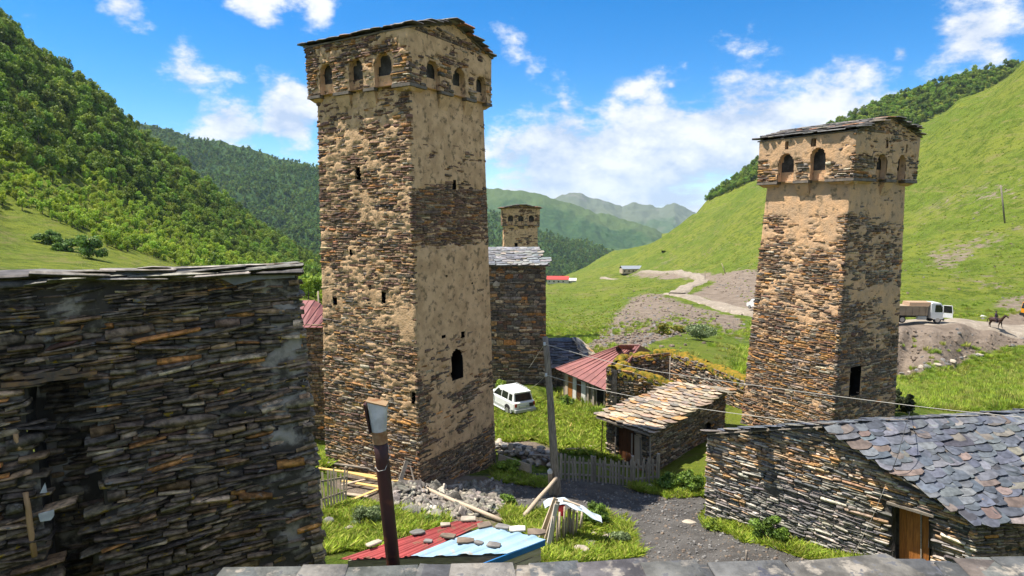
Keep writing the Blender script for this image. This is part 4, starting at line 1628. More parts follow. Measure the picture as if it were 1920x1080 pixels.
def col_r_right(P):
    def f(C, s, t, rng):
        z = t / P.h
        return blend_tables(rng, C, [(np.full(len(C), .8), T_BROWN), (np.interp(z, [0, .5, 1], [.8, .5, .3]), T_DARK), (np.full(len(C), .4), T_GREY)])
    return f


RIGHT = dict(
    left=dict(plaster=r_left, color=col_r_left, pplaster=par_pl(.40, .66, 71), windows=[],
              arches=[(.23, .40, .66), (.57, .73, .72)], slits=[(.30, .34, .76, .93), (.58, .62, .76, .93)]),
    right=dict(plaster=r_right, color=col_r_right, pplaster=par_pl(.46, .62, 81), windows=[(1592, 686, 1614, 744, False)],
               arches=[(.34, .49, .55), (.66, .80, .58)], slits=[(.44, .47, .68, .86), (.76, .79, .64, .82)]),
    gable=.75, mat='plaster_warm', pmat='plaster_warm')
tower('stone_tower', 'leaning brown stone tower with two big arches, at right behind the slate barn', (17.608, 36.0), 30.181, 5.748, 4.884, 5.606, 0, 13.874, 16.121, (.126, -.407), -1.2, RIGHT, 202)

SMALL = dict(
    left=dict(plaster=par_pl(.3, .6, 91), color=col_main_right, arches=[(.15, .3, .6), (.42, .57, .6), (.7, .85, .6)], windows=[(965, 455, 970, 464, False)]),
    right=dict(plaster=par_pl(.4, .6, 93), color=col_main_right, arches=[(.2, .3, .5)]),
    gable=.5, ch=(.16, .3), ln=(.4, 1.2), res=.16, over=.35)
# its gable looks at the camera, so the face order is turned: gable on the second face
def small_tower():
    c = at(975, 430, Y=97)
    sp = dict(SMALL)
    sp['right'], sp['left'] = SMALL['left'], SMALL['right']
    # second face (C-R) faces the camera: its outward normal is (sin a, -cos a)
    tower('stone_tower', 'small distant tower rising behind the dark stone house with grey slate roof', (c[0], c[1] + 2.4), 3.0, 5.4, 5.0, 5.6, -2.0, at(975, 422, Y=97)[2], at(975, 391, Y=97)[2], (0, 0), -6.0, sp, 303)


small_tower()

# ------------------------------------------------------------------ stone buildings
def stone_wall(acc, faces, P, rng, color, skip=None, mask=None, res=.12, rec=.05, **kw):
    mk = mask or (lambda s, t: sstep(.52, .72, fbm(np.stack([np.asarray(s) * 2.2, np.asarray(t) * 3.0, np.zeros(np.shape(s))], 1), 4, 77)) * .8)
    faces.append(plaster_face(P, res, mk, skip, rec=rec, proud=.03, seed=int(rng.integers(0, 999))))
    lay_stones(acc, P, rng, color, skip=skip, plaster=None, **kw)


def tbl(*w):
    return lambda C, s, t, rng: blend_tables(rng, C, [(np.full(len(C), k), tb) for k, tb in w])


def core(root, pts, z0, z1, inset=.0, name='core', material=None):
    """a closed solid behind the wall faces"""
    c = np.mean(np.array(pts)[:, :2], 0)
    q = [c + (np.array(p[:2]) - c) * (1 - inset) for p in pts]
    mb = MB()
    mb.prism([A(p[0], p[1], z0) for p in q], (0, 0, z1 - z0))
    return mb.build(name, material or MT['mortar_dark'], root)


def left_building():
    rng = np.random.default_rng(11)
    TR = at(556, 499, Y=10.0)
    d = A(-.88, -.47, 0)
    TL = TR + d * 4.9
    BR = TR + (at(607, 1080, Y=9.9) - TR) * 1.3
    BL = TL + (BR - TR) * A(.4, .4, 1) + A(-.1, -.15, 0)
    root = thing('stone_house', 'big dark dry-laid stone house wall filling the left foreground', 'house', (TR[0] - 2, TR[1] + 1, BR[2]))
    P = Panel(BL, BR, TR, TL)
    hp = [P.px(*q) for q in [(50, 716), (152, 702), (176, 765), (190, 900), (196, 1000), (200, 1160), (92, 1160), (78, 960), (66, 860), (44, 800)]]
    hole = poly_hole(hp)
    acc = Pieces(STONES, MT['stone_dark'])
    faces = []

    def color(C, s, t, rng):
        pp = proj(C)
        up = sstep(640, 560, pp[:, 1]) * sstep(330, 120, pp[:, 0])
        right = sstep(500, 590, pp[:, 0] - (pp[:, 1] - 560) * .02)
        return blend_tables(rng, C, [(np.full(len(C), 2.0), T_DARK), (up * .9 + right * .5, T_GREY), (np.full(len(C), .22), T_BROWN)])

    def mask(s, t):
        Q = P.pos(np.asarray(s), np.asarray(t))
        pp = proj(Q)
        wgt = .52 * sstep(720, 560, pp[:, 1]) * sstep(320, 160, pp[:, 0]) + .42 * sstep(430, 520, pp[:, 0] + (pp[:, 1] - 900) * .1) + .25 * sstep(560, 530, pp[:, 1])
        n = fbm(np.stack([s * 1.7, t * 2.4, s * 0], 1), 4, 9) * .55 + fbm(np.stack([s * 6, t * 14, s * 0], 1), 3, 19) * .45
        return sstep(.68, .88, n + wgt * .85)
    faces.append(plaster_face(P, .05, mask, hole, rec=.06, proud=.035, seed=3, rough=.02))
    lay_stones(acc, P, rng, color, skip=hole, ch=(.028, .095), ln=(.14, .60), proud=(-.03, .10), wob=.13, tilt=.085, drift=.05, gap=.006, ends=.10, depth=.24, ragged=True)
    # back of the recess
    P2 = Panel(*[p - P.n * .75 for p in P.p])
    out2 = lambda s, t: ~poly_hole(hp, .25)(s, t)
    faces.append(plaster_face(P2, .12, lambda s, t: np.zeros(np.shape(s)), lambda s, t: ~poly_hole(hp, .5)(s, t)))
    lay_stones(acc, P2, rng, lambda C, s, t, r: pal(r, len(C), T_DARK), skip=out2, ch=(.05, .11), ln=(.2, .55), proud=(0, .09), drift=.02, wob=.05, depth=.2)
    # the end wall going away at the right
    back = A(-.47, .88, 0)
    PE = Panel(BR, BR + back * 6, TR + back * 6 + A(0, 0, -.7), TR + A(0, 0, -.1))
    faces.append(plaster_face(PE, .2, lambda s, t: np.zeros(np.shape(s))))
    lay_stones(acc, PE, rng, lambda C, s, t, r: pal(r, len(C), T_DARK), ch=(.06, .13), ln=(.25, .7), proud=(0, .07), vis=.05)
    wall = join_faces('wall', faces, MT['mortar_grey'], root)
    reveal('recess', P, hp, .75, MT['mortar_dark'], root, back=False, front=-.09)
    acc.finish('stone', 'stonework', wall)
    # lintel slab over the recess
    a, b = P.px(20, 716), P.px(172, 700)
    f = lambda s, t, dd: P.pos(s, t, dd)
    MT['lintel_stone'] = mat('rusty_slab', (.26, .15, .07), (.10, .08, .062), nscale=5, bump=.9, bscale=14, rough=.9)
    for k, (u0, u1, h0, h1, th) in enumerate([(-.1, .62, -.02, .05, .05), (.42, 1.04, .0, .06, .04), (.05, .8, .07, .11, .05)]):
        la, lb = a[0] + (b[0] - a[0]) * u0, a[0] + (b[0] - a[0]) * u1
        ya, yb = a[1] + h0, b[1] + h1 - .05
        bot = [f(la, ya - th, -.5), f(lb, yb - th, -.5), f(lb + .03, yb - th * .4, .07 + .02 * k), f((la + lb) / 2, (ya + yb) / 2 - th, .11 - .02 * k), f(la, ya - th * .7, .09)]
        top = [q + A(0, 0, th + .01 * ((i * 7 + k) % 3)) for i, q in enumerate(bot)]
        mb = MB(); mb.loft([bot, top]); mb.build('lintel', MT['lintel_stone'], root)
    # roof: flat slabs with thick edges
    e0, e1 = TL + P.n * .16 + A(0, 0, -.05), TR + P.n * .16 - d * .02 + A(0, 0, -.05)
    r1, r0 = e1 + back * 6.4 + A(0, 0, -.5), e0 + back * 6.4 + A(0, 0, -.5)
    roof = slab('roof', (e0, e1, r1, r0), .05, MT['lintel'], root)
    ra = Pieces(SLATES, MT['slate_edge'])
    col = lambda C, g: pal(g, len(C), [(3, (.11, .105, .10)), (3, (.16, .15, .135)), (1.5, (.22, .205, .18)), (.5, (.30, .15, .05)), (1, (.065, .062, .06))])
    shingle(ra, (e0, e1, r1, r0), rng, col, row=.6, wid=.8, thick=.03, over=.0)
        # edge slabs laid along the eave
    L = np.linalg.norm(e1 - e0)
    u = (e1 - e0) / L
    s = 0
    for lay in range(3):
        s = -.2 * lay
        while s < L:
            w = min(rng.uniform(.5, 1.3), L - s + .05)
            if w < .25:
                break
            n = nrm(A(0, 0, 1) + rng.normal(size=3) * .035 + u * rng.uniform(-.07, .03))
            U = nrm(u - n * np.dot(u, n)); V = np.cross(n, U)
            c = e0 + u * (s + w / 2) + V * .18 + A(0, 0, -.03 + lay * .05 + rng.random() * .035)
            ra.add([int(rng.integers(0, 12))], [c], [np.stack([U * w * 1.1, V * rng.uniform(.5, .7), n * rng.uniform(.04, .07)], 1)], col(c[None], rng), [1.0])
            s += w * .92
    ra.finish('slate', 'slates', roof, limit=160)
    # grey roofing felt hanging out under the slabs
    mb = MB()
    for (pts) in ([(205, 509), (330, 504), (440, 505), (552, 512), (552, 520), (480, 524), (440, 534), (412, 521), (330, 514), (205, 513)],):
        q = [P.pos(*P.px(*p), .13) for p in pts]
        mb.prism(q, -P.n * .012)
    mb.build('roofing_felt', MT['membrane'], root)
    return P


MT['lintel'] = mat('dark_slab', (.075, .07, .066), (.13, .115, .10), nscale=4, bump=.5, bscale=14, rough=.8, lichen=((.30, .16, .04), 3, .64))
MT['slate_edge'] = mat('slate_slabs', (.2, .2, .2), attr=True, nscale=6, rough=.75, bump=.5, bscale=22, var=.4, spec=.3, lichen=((.50, .22, .03), 2.0, .675))
PLW = left_building()


def barn():
    rng = np.random.default_rng(21)
    G0 = at(1322, 975, Z=gz(*at(1322, 975, Z=0)[:2]))
    gd = A(.685, -.728, 0)
    t1 = 8.9
    G1 = G0 + gd * t1
    za = 5.4
    z0 = -.6
    P = Panel(A(G0[0], G0[1], z0), A(G1[0], G1[1], z0), A(G1[0], G1[1], za), A(G0[0], G0[1], za))
    root = thing('stone_barn', 'large slate-roofed stone barn with a brown plank door, in the right foreground', 'barn', (G0[0] + 5, G0[1], z0))
    prof = [P.px(*q) for q in [(1322, 815), (1420, 806), (1545, 800), (1640, 868), (1740, 929), (1836, 984)]]
    ps, pt_ = np.array([p[0] for p in prof]), np.array([p[1] for p in prof])
    ps[0] = -.3; ps[-1] = P.w + .3
    d0, d1 = P.px(1682, 948), P.px(1741, 1056)
    do = [P.px(*q) for q in [(1673, 946), (1742, 966), (1742, 1070), (1673, 1066)]]
    door_hole = poly_hole(do)
    skip = lambda s, t: (t > np.interp(s, ps, pt_)) | door_hole(s, t)
    acc = Pieces(STONES, MT['stone_barn'])
    faces = []

    def color(C, s, t, r):
        pp = proj(C)
        # orange weathered band under the gable
        top = np.interp(s, ps, pt_)
        k = np.exp(-((top - t - 1.0) / .75) ** 2) * 1.9 + sstep(.55, .65, fbm(C * .8, 3, 8)) * .5
        gl = sstep(1000, 1060, pp[:, 1] + (1322 - pp[:, 0]) * .18)
        return blend_tables(r, C, [(k, T_BARN_O), (np.full(len(C), .55), T_BARN_G), (np.full(len(C), .45), T_BARN_D)])
    stone_wall(acc, faces, P, rng, color, skip=skip, res=.1, rec=.07, ch=(.038, .105), ln=(.18, .60), proud=(-.02, .06), wob=.10, tilt=.05, drift=-.015, gap=.010, depth=.2)
    rd = A(.985, .17, 0)
    B1 = G1 + rd * 9
    zr = P.pos(P.w, pt_[-1])[2]
    PR = Panel(A(G1[0], G1[1], z0), A(B1[0], B1[1], z0), A(B1[0], B1[1], zr + .1), A(G1[0], G1[1], zr + .1))
    stone_wall(acc, faces, PR, rng, tbl((1, T_DARK), (.8, T_GREY), (.2, T_BROWN)), res=.14, rec=.06, ch=(.05, .12), ln=(.18, .55), proud=(-.01, .06), wob=.06, depth=.2)
    wall = join_faces('wall', faces, MT['mortar_dark'], root)
    acc.finish('stone', 'stonework', wall)
    core(root, [G0 - P.n * .5, G1 - P.n * .5, B1 + A(-.1, .6, 0), G0 - P.n * .5 + rd * 9], z0, P.pos(0, pt_[0])[2] - .3)
    # roof
    ap = P.pos(*P.px(1545, 797), 0); ev = P.pos(*P.px(1836, 980), 0); lf = P.pos(*P.px(1318, 812), 0)
    off = P.n * .07 + A(0, 0, .04)
    dn = nrm(ev - ap)
    A3, E, Lc = ap + off, ev + off + dn * .12, lf + off
    Re, Ee, Le = A3 + rd * 12.5, E + rd * 10.5, Lc + rd * 12.5
    roof = slab('roof', (E, Ee, Re, A3), .07, MT['lintel'], root)
    slab('roof', (Le, Lc, A3, Re), .07, MT['lintel'], root)
    ra = Pieces(SLATES, MT['slate'])
    shingle(ra, (E, Ee, Re, A3), rng, lambda C, g: pal(g, len(C), T_SLATE), row=.30, wid=.48, thick=.032, over=.08, jit=.24)
    shingle(ra, (Le, Lc, A3, Re), rng, lambda C, g: pal(g, len(C), T_SLATE), row=.4, wid=.6, thick=.035, over=.02, vis=.3)
    ra.finish('slate', 'slates', roof, limit=300)
    # pole ends and verge batten under the slates
    for (px, py) in [(1412, 808), (1444, 803), (1536, 800)]:
        s, t = P.px(px, py)
        mb = MB(); mb.tube([P.pos(s, t - .02, -.3), P.pos(s, t - .02, .22)], .045, 8)
        mb.build('rafter_end', MT['wood_pale'], root)
    for a, b in (((1330, 812), (1545, 799)), ((1552, 806), (1700, 898)), ((1700, 898), (1832, 976))):
        mb = MB()
        mb.tube([P.pos(*P.px(*a), .17), P.pos(*P.px(*b), .17)], .028, 6)
        mb.build('verge_pole', MT['wood_grey'], root)
    # door
    reveal('door_reveal', P, do, .42, MT['mortar_dark'], root, back=False)
    W = .36
    q = lambda x, y: P.px(x, y)
    dr = thing_part('door', root)
    xs = np.linspace(0, 1, 6)
    bl, br = q(1680, 1068), q(1742, 1080)
    tl, tr = q(1680, 946), q(1742, 966)
    lerp = lambda a, b, k: (a[0] + (b[0] - a[0]) * k, a[1] + (b[1] - a[1]) * k)
    first = None
    for k in range(4):
        if k == 3:
            k0, k1, dd = .70, 1.0, -W + .03
        else:
            k0, k1, dd = k * .225, (k + 1) * .225 - .008, -W
        a, b = lerp(bl, br, k0), lerp(bl, br, k1)
        c, d = lerp(tl, tr, k1), lerp(tl, tr, k0)
        mb = MB()
        mb.hexa([P.pos(*a, dd - .04), P.pos(*b, dd - .04), P.pos(*b, dd), P.pos(*a, dd)] + [P.pos(*d, dd - .04), P.pos(*c, dd - .04), P.pos(*c, dd), P.pos(*d, dd)])
        mb.build('door_plank', MT['wood_door'], dr)
    mb = MB()
    a, b, c, d = lerp(bl, br, .66), lerp(bl, br, .70), lerp(tl, tr, .70), lerp(tl, tr, .66)
    mb.hexa([P.pos(*a, -W - .05), P.pos(*b, -W - .05), P.pos(*b, -W + .07), P.pos(*a, -W + .07)] + [P.pos(*d, -W - .05), P.pos(*c, -W - .05), P.pos(*c, -W + .07), P.pos(*d, -W + .07)])
    mb.build('door_post', MT['wood_grey'], dr)
    mb = MB()
    a, b = q(1664, 940), q(1752, 966)
    mb.hexa([P.pos(a[0], a[1] - .06, -.4), P.pos(b[0], b[1] - .06, -.4), P.pos(b[0], b[1] - .06, .1), P.pos(a[0], a[1] - .06, .1)] + [P.pos(a[0], a[1] + .02, -.4), P.pos(b[0], b[1] + .02, -.4), P.pos(b[0], b[1] + .02, .1), P.pos(a[0], a[1] + .02, .1)])
    mb.build('lintel', MT['wood_grey'], root)
    mb = MB()
    a, b = q(1672, 1060), q(1722, 1072)
    mb.hexa([P.pos(a[0], a[1] - .12, 0), P.pos(b[0], b[1] - .12, 0), P.pos(b[0], b[1] - .12, .35), P.pos(a[0], a[1] - .12, .35)] + [P.pos(a[0], a[1] + .05, 0), P.pos(b[0], b[1] + .05, 0), P.pos(b[0], b[1] + .05, .3), P.pos(a[0], a[1] + .05, .3)])
    mb.build('doorstep', MT['pale_rock'], root, bevel=.02)
    return P, A3, Re


def thing_part(name, parent):
    o = bpy.data.objects.new(name, None)
    o.empty_display_size = .1
    return place(o, parent, Matrix.Identity(4))


MT['pale_rock'] = mat('pale_rock', (.42, .36, .28), (.30, .26, .21), nscale=4, bump=.6, bscale=12, rough=.9)
MT['grey_rock'] = mat('grey_rock', (.20, .19, .178), (.12, .114, .108), nscale=3, bump=.6, bscale=10, rough=.9, rand=.3)
MT['stone_barn'] = mat('barn_stone', (.2, .2, .2), attr=True, nscale=9, bump=.6, bscale=30, var=.32, lichen=((.38, .19, .04), 3.4, .70), bdist=.03)
T_BARN_O = [(2.5, (.40, .23, .10)), (2, (.31, .20, .115)), (2, (.48, .34, .21)), (1.6, (.24, .18, .13)), (1, (.50, .41, .31))]
T_BARN_G = [(3, (.31, .28, .24)), (3, (.22, .205, .185)), (2, (.40, .35, .29)), (.7, (.50, .45, .38))]
T_BARN_D = [(3, (.14, .13, .125)), (2, (.19, .175, .165)), (1, (.10, .10, .10))]
PBARN, BARN_A, BARN_R = barn()


def dark_house():
    """the tall shaded house with a grey slate roof behind the main tower"""
    rng = np.random.default_rng(31)
    Y = 52.0
    bl, br = at(880, 740, Y=Y), at(1026, 742, Y=Y)
    zb, zt = -3.2, at(1000, 497, Y=Y)[2]
    n1 = A(.0, 5.5, 0)
    x0, x1 = at(870, 500, Y=Y)[0], at(1023, 500, Y=Y)[0]
    root = thing('stone_house', 'tall dark stone house with grey slate roof beside the tallest tower', 'house', (x1 - 2.5, Y + 2, zb))
    P = Panel(A(x0 - .1, Y - .15, zb), A(x1 + .12, Y - .15, zb), A(x1, Y, zt), A(x0, Y, zt))
    PE = Panel(A(x1 + .12, Y - .15, zb), A(x1 + .3, Y + 5.5, zb), A(x1, Y + 5.5, zt), A(x1, Y, zt))
    acc = Pieces(STONES, MT['stone']); faces = []
    stone_wall(acc, faces, P, rng, tbl((.7, T_DARK), (.9, T_BROWN), (.9, T_GREY)), res=.16, ch=(.10, .30), ln=(.3, .85), proud=(-.01, .05), wob=.08)
    faces.append(plaster_face(PE, .3, lambda s, t: np.zeros(np.shape(s))))
    faces.append(plaster_face(Panel(P.p[0] + n1, P.p[0], P.p[3], P.p[3] + n1), .5, lambda s, t: np.zeros(np.shape(s))))
    wall = join_faces('wall', faces, MT['mortar_dark'], root)
    acc.finish('stone', 'stonework', wall)
    zr = at(980, 464, Y=Y + 3)[2]
    e0, e1 = A(x0 - .2, Y - .35, zt - .02), A(x1 + .32, Y - .35, zt - .02)
    xr = at(1004, 465, Y=Y + 3)[0]
    r0, r1 = A(x0 + 1, Y + 3, zr), A(xr, Y + 3, zr)
    roof = slab('roof', (e0, e1, r1, r0), .08, MT['lintel'], root)
    b1, b0 = A(x1 + .3, Y + 6, zt), A(x0, Y + 6, zt)
    mb = MB(); mb.prism([e1, b1, r1], (0, 0, -.05)); mb.build('roof_hip', MT['lintel'], root)
    slab('roof', (b1, b0, r0, r1), .08, MT['lintel'], root)
    ra = Pieces(SLATES, MT['slate'])
    T = [(4, (.17, .175, .185)), (3, (.215, .21, .205)), (2, (.125, .13, .14)), (1, (.24, .205, .165))]
    shingle(ra, (e0, e1, r1, r0), rng, lambda C, g: pal(g, len(C), T), row=.36, wid=.6, thick=.04)
    ra.finish('slate', 'slates', roof, limit=150)
    # projecting stone bracket
    s, t = P.px(930, 536)
    mb = MB(); mb.prism([P.pos(s - .25, t, .0), P.pos(s + .28, t, 0), P.pos(s + .3, t + .25, 0), P.pos(s, t + .42, 0), P.pos(s - .25, t + .2, 0)], P.n * .25)
    mb.build('bracket_stone', MT['pale_rock'], root)


dark_house()


def low_slate_hut():
    """dark slate roof and its end coloured as sunlit, behind the utility pole"""
    rng = np.random.default_rng(41)
    r0, r1 = at(1000, 634, Y=56), at(1076, 634, Y=56)
    e0, e1 = at(1004, 690, Y=52), at(1104, 690, Y=52)
    root = thing('stone_hut', 'low hut with dark slate roof between the dark stone house and the red-roofed house', 'hut', (e0[0] + 2, 54, -3))
    roof = slab('roof', (e0, e1, r1, r0), .08, MT['lintel'], root)
    ra = Pieces(SLATES, MT['slate'])
    shingle(ra, (e0, e1, r1, r0), rng, lambda C, g: pal(g, len(C), [(3, (.07, .075, .085)), (2, (.11, .115, .13)), (1, (.16, .155, .15))]), row=.4, wid=.65, thick=.05)
    # second roof plane at the right, sunlight painted in with paler slates
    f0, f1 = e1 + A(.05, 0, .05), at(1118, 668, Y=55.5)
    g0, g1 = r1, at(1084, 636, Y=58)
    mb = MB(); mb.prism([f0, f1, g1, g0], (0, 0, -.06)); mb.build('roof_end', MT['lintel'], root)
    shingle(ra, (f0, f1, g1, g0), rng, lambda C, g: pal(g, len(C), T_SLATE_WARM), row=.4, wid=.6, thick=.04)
    ra.finish('slate', 'slates', roof, limit=110)
    acc = Pieces(STONES, MT['stone']); faces = []
    zb = -3.2
    i0, i1 = e0 + A(.2, .4, -.12), e1 + A(-.2, .4, -.12)
    P = Panel(A(i0[0], i0[1], zb), A(i1[0], i1[1], zb), i1, i0)
    stone_wall(acc, faces, P, rng, tbl((1, T_DARK), (.6, T_GREY)), res=.2, ch=(.1, .22), ln=(.25, .7))
    wall = join_faces('wall', faces, MT['mortar_dark'], root)
    acc.finish('stone', 'stonework', wall, limit=60)
    core(root, [i0 + A(0, .1, 0), i1 + A(0, .1, 0), f1 + A(-.3, 0, 0), A(g1[0] - .3, g1[1], 0), A(i0[0], 58, 0)], zb, min(i0[2], i1[2]) - .1)


low_slate_hut()


def red_house():
    zE, zR = -.05, 2.1
    Aa, Bb = at(1041, 691, Z=zE), at(1139, 733, Z=zE)
    R1, R2 = at(1163, 648, Z=zR), at(1200, 648, Z=zR)
    Ee = at(1232, 664, Z=zE + .2)
    perp = nrm(A(-(Bb - Aa)[1], (Bb - Aa)[0], 0))
    Dd = Aa + perp * 8
    root = thing('house', 'low house with a rusty red sheet-metal hipped roof beyond the utility pole', 'house', (Aa[0] + 2, Aa[1], gz(Aa[0], Aa[1])))
    # roof faces: front slope Aa-Bb-R2-R1, right hip Bb-Ee-R2, back
    roof = thing_part('roof', root)

    def sheetface(poly, n, name='roof_sheet'):
        # standing seams: strips along the slope
        poly = [np.array(p, float) for p in poly]
        for k in range(n):
            a, b = k / n, (k + 1) / n
            e0, e1 = poly[0] + (poly[1] - poly[0]) * a, poly[0] + (poly[1] - poly[0]) * b
            t0, t1 = poly[3] + (poly[2] - poly[3]) * a, poly[3] + (poly[2] - poly[3]) * b
            mb = MB()
            nn = nrm(np.cross(poly[1] - poly[0], poly[3] - poly[0]))
            if nn[2] < 0:
                nn = -nn
            o = nn * .012 * (k % 2)
            mb.hexa([e0 - nn * .03, e1 - nn * .03, t1 - nn * .03, t0 - nn * .03] + [e0 + o, e1 + o, t1 + o, t0 + o])
            u = nrm(t1 - e1)
            w = nrm(e1 - e0) * .02
            mb.hexa([e1 - w, e1 + w, t1 + w, t1 - w] + [e1 - w + nn * .035, e1 + w + nn * .035, t1 + w + nn * .035, t1 - w + nn * .035])
            mb.build(name, MT['red_roof'], roof)
    ov = nrm(Aa - (R1 + R2) / 2 + (Bb - Aa) * .5) * .0
    sheetface([Aa, Bb, R2, R1], 9)
    sheetface([Bb, Ee, R2 + A(.02, 0, 0), R2], 4)
    sheetface([Ee, Dd, R1, R2], 6)
    sheetface([Dd, Aa, R1, R1 + A(.02, 0, 0)], 4)
    mb = MB(); mb.tube([R2 + A(0, 0, .03), Bb + A(0, 0, .03)], .06, 6); mb.tube([R1 + A(0, 0, .03), R2 + A(0, 0, .03)], .06, 6); mb.tube([R1 + A(0, 0, .03), Aa + A(0, 0, .03)], .05, 6)
    mb.build('ridge_cap', MT['red_roof'], roof)
    # small gabled dormer
    dm = thing_part('dormer', root)
    p0, p1, p2 = at(1160, 661, Z=1.62), at(1183, 658, Z=1.72), at(1160, 648, Z=2.3)
    f = at(1156, 660, Z=1.55)
    w = at(1163, 660, Z=1.6)
    mb = MB()
    tip = at(1190, 650, Z=2.12)
    t0 = at(1159, 648, Z=2.35)
    mb.prism([at(1155, 661, Z=1.5), at(1164, 662, Z=1.5), at(1163, 652, Z=2.05), at(1159, 648, Z=2.3), at(1155, 652, Z=2.05)], nrm(tip - t0) * .12)
    mb.build('dormer_front', MT['black_plastic'], dm)
    mb = MB()
    mb.prism([at(1158, 648, Z=2.36), at(1164, 654, Z=2.0), at(1184, 657, Z=1.8), at(1190, 648, Z=2.2)], (0, 0, .04))
    mb.build('dormer_roof', MT['red_roof'], dm)
    # front wall under the eave: posts, boards, openings as slabs painted dark for shade, stone plinth
    u = nrm((Bb - Aa) * A(1, 1, 0))
    inn = A(-u[1], u[0], 0) * .55
    if inn[0] < 0:
        inn = -inn
    L = np.linalg.norm((Bb - Aa)[:2])
    zg = lambda p: gz(p[0], p[1]) - .25
    w0, w1 = Aa + inn + u * .4, Bb + inn - u * .1
    mb = MB(); mb.hexa([A(w0[0], w0[1], -3.4), A(w1[0], w1[1], -3.4), A(*(w1 + inn * 11)[:2], -3.4), A(*(w0 + inn * 11)[:2], -3.4), A(w0[0], w0[1], zE - .1), A(w1[0], w1[1], zE - .1), A(*(w1 + inn * 11)[:2], zE - .1), A(*(w0 + inn * 11)[:2], zE - .1)])
    mb.build('wall', MT['wood_grey'], root)
    n_out = -nrm(inn)
    for k, (a, b, z0_, z1_, mt, dpt, nm) in enumerate([(.05, .10, -2.6, -.2, 'wood_pale', .06, 'post'), (.11, .19, -2.2, -.5, 'wood_door', .04, 'door'), (.20, .27, -2.4, -.3, 'white_wall', .05, 'panel'), (.28, .36, -2.2, -.5, 'wood_door_dark', .03, 'door'), (.37, .45, -2.4, -.4, 'white_wall', .05, 'panel'),
                                                        (.50, .53, -2.6, -.15, 'wood_grey', .14, 'post'), (.60, .63, -2.6, -.15, 'wood_grey', .14, 'post'), (.66, .99, -2.5, -.3, 'dark', .03, 'opening'), (.80, .82, -2.6, -.15, 'wood_grey', .14, 'post'),
                                                        (.0, .48, -3.3, -2.2, 'stone_plain', .22, 'plinth'), (.50, .99, -3.3, -2.35, 'white_wall', .2, 'plinth')]):
        p, q_ = w0 + u * L * a, w0 + u * L * b
        mb = MB()
        mb.hexa([A(p[0], p[1], z0_), A(q_[0], q_[1], z0_), A(q_[0], q_[1], z0_) + n_out * dpt, A(p[0], p[1], z0_) + n_out * dpt, A(p[0], p[1], z1_), A(q_[0], q_[1], z1_), A(q_[0], q_[1], z1_) + n_out * dpt, A(p[0], p[1], z1_) + n_out * dpt])
        mb.build(nm, MT[mt], root)
    for k in range(4):
        a = w0 + u * L * (.48 + .05 * k); b = w0 + u * L * (.86 + .04 * k)
        mb = MB(); mb.tube([a + n_out * .5 + A(0, 0, -2.05 - .12 * k), (a + b) / 2 + n_out * .55 + A(0, 0, -2.25 - .1 * k), b + n_out * .5 + A(0, 0, -2.7 - .08 * k)], .035, 6)
        mb.build('rail', MT['wood_pale'], root)


red_house()


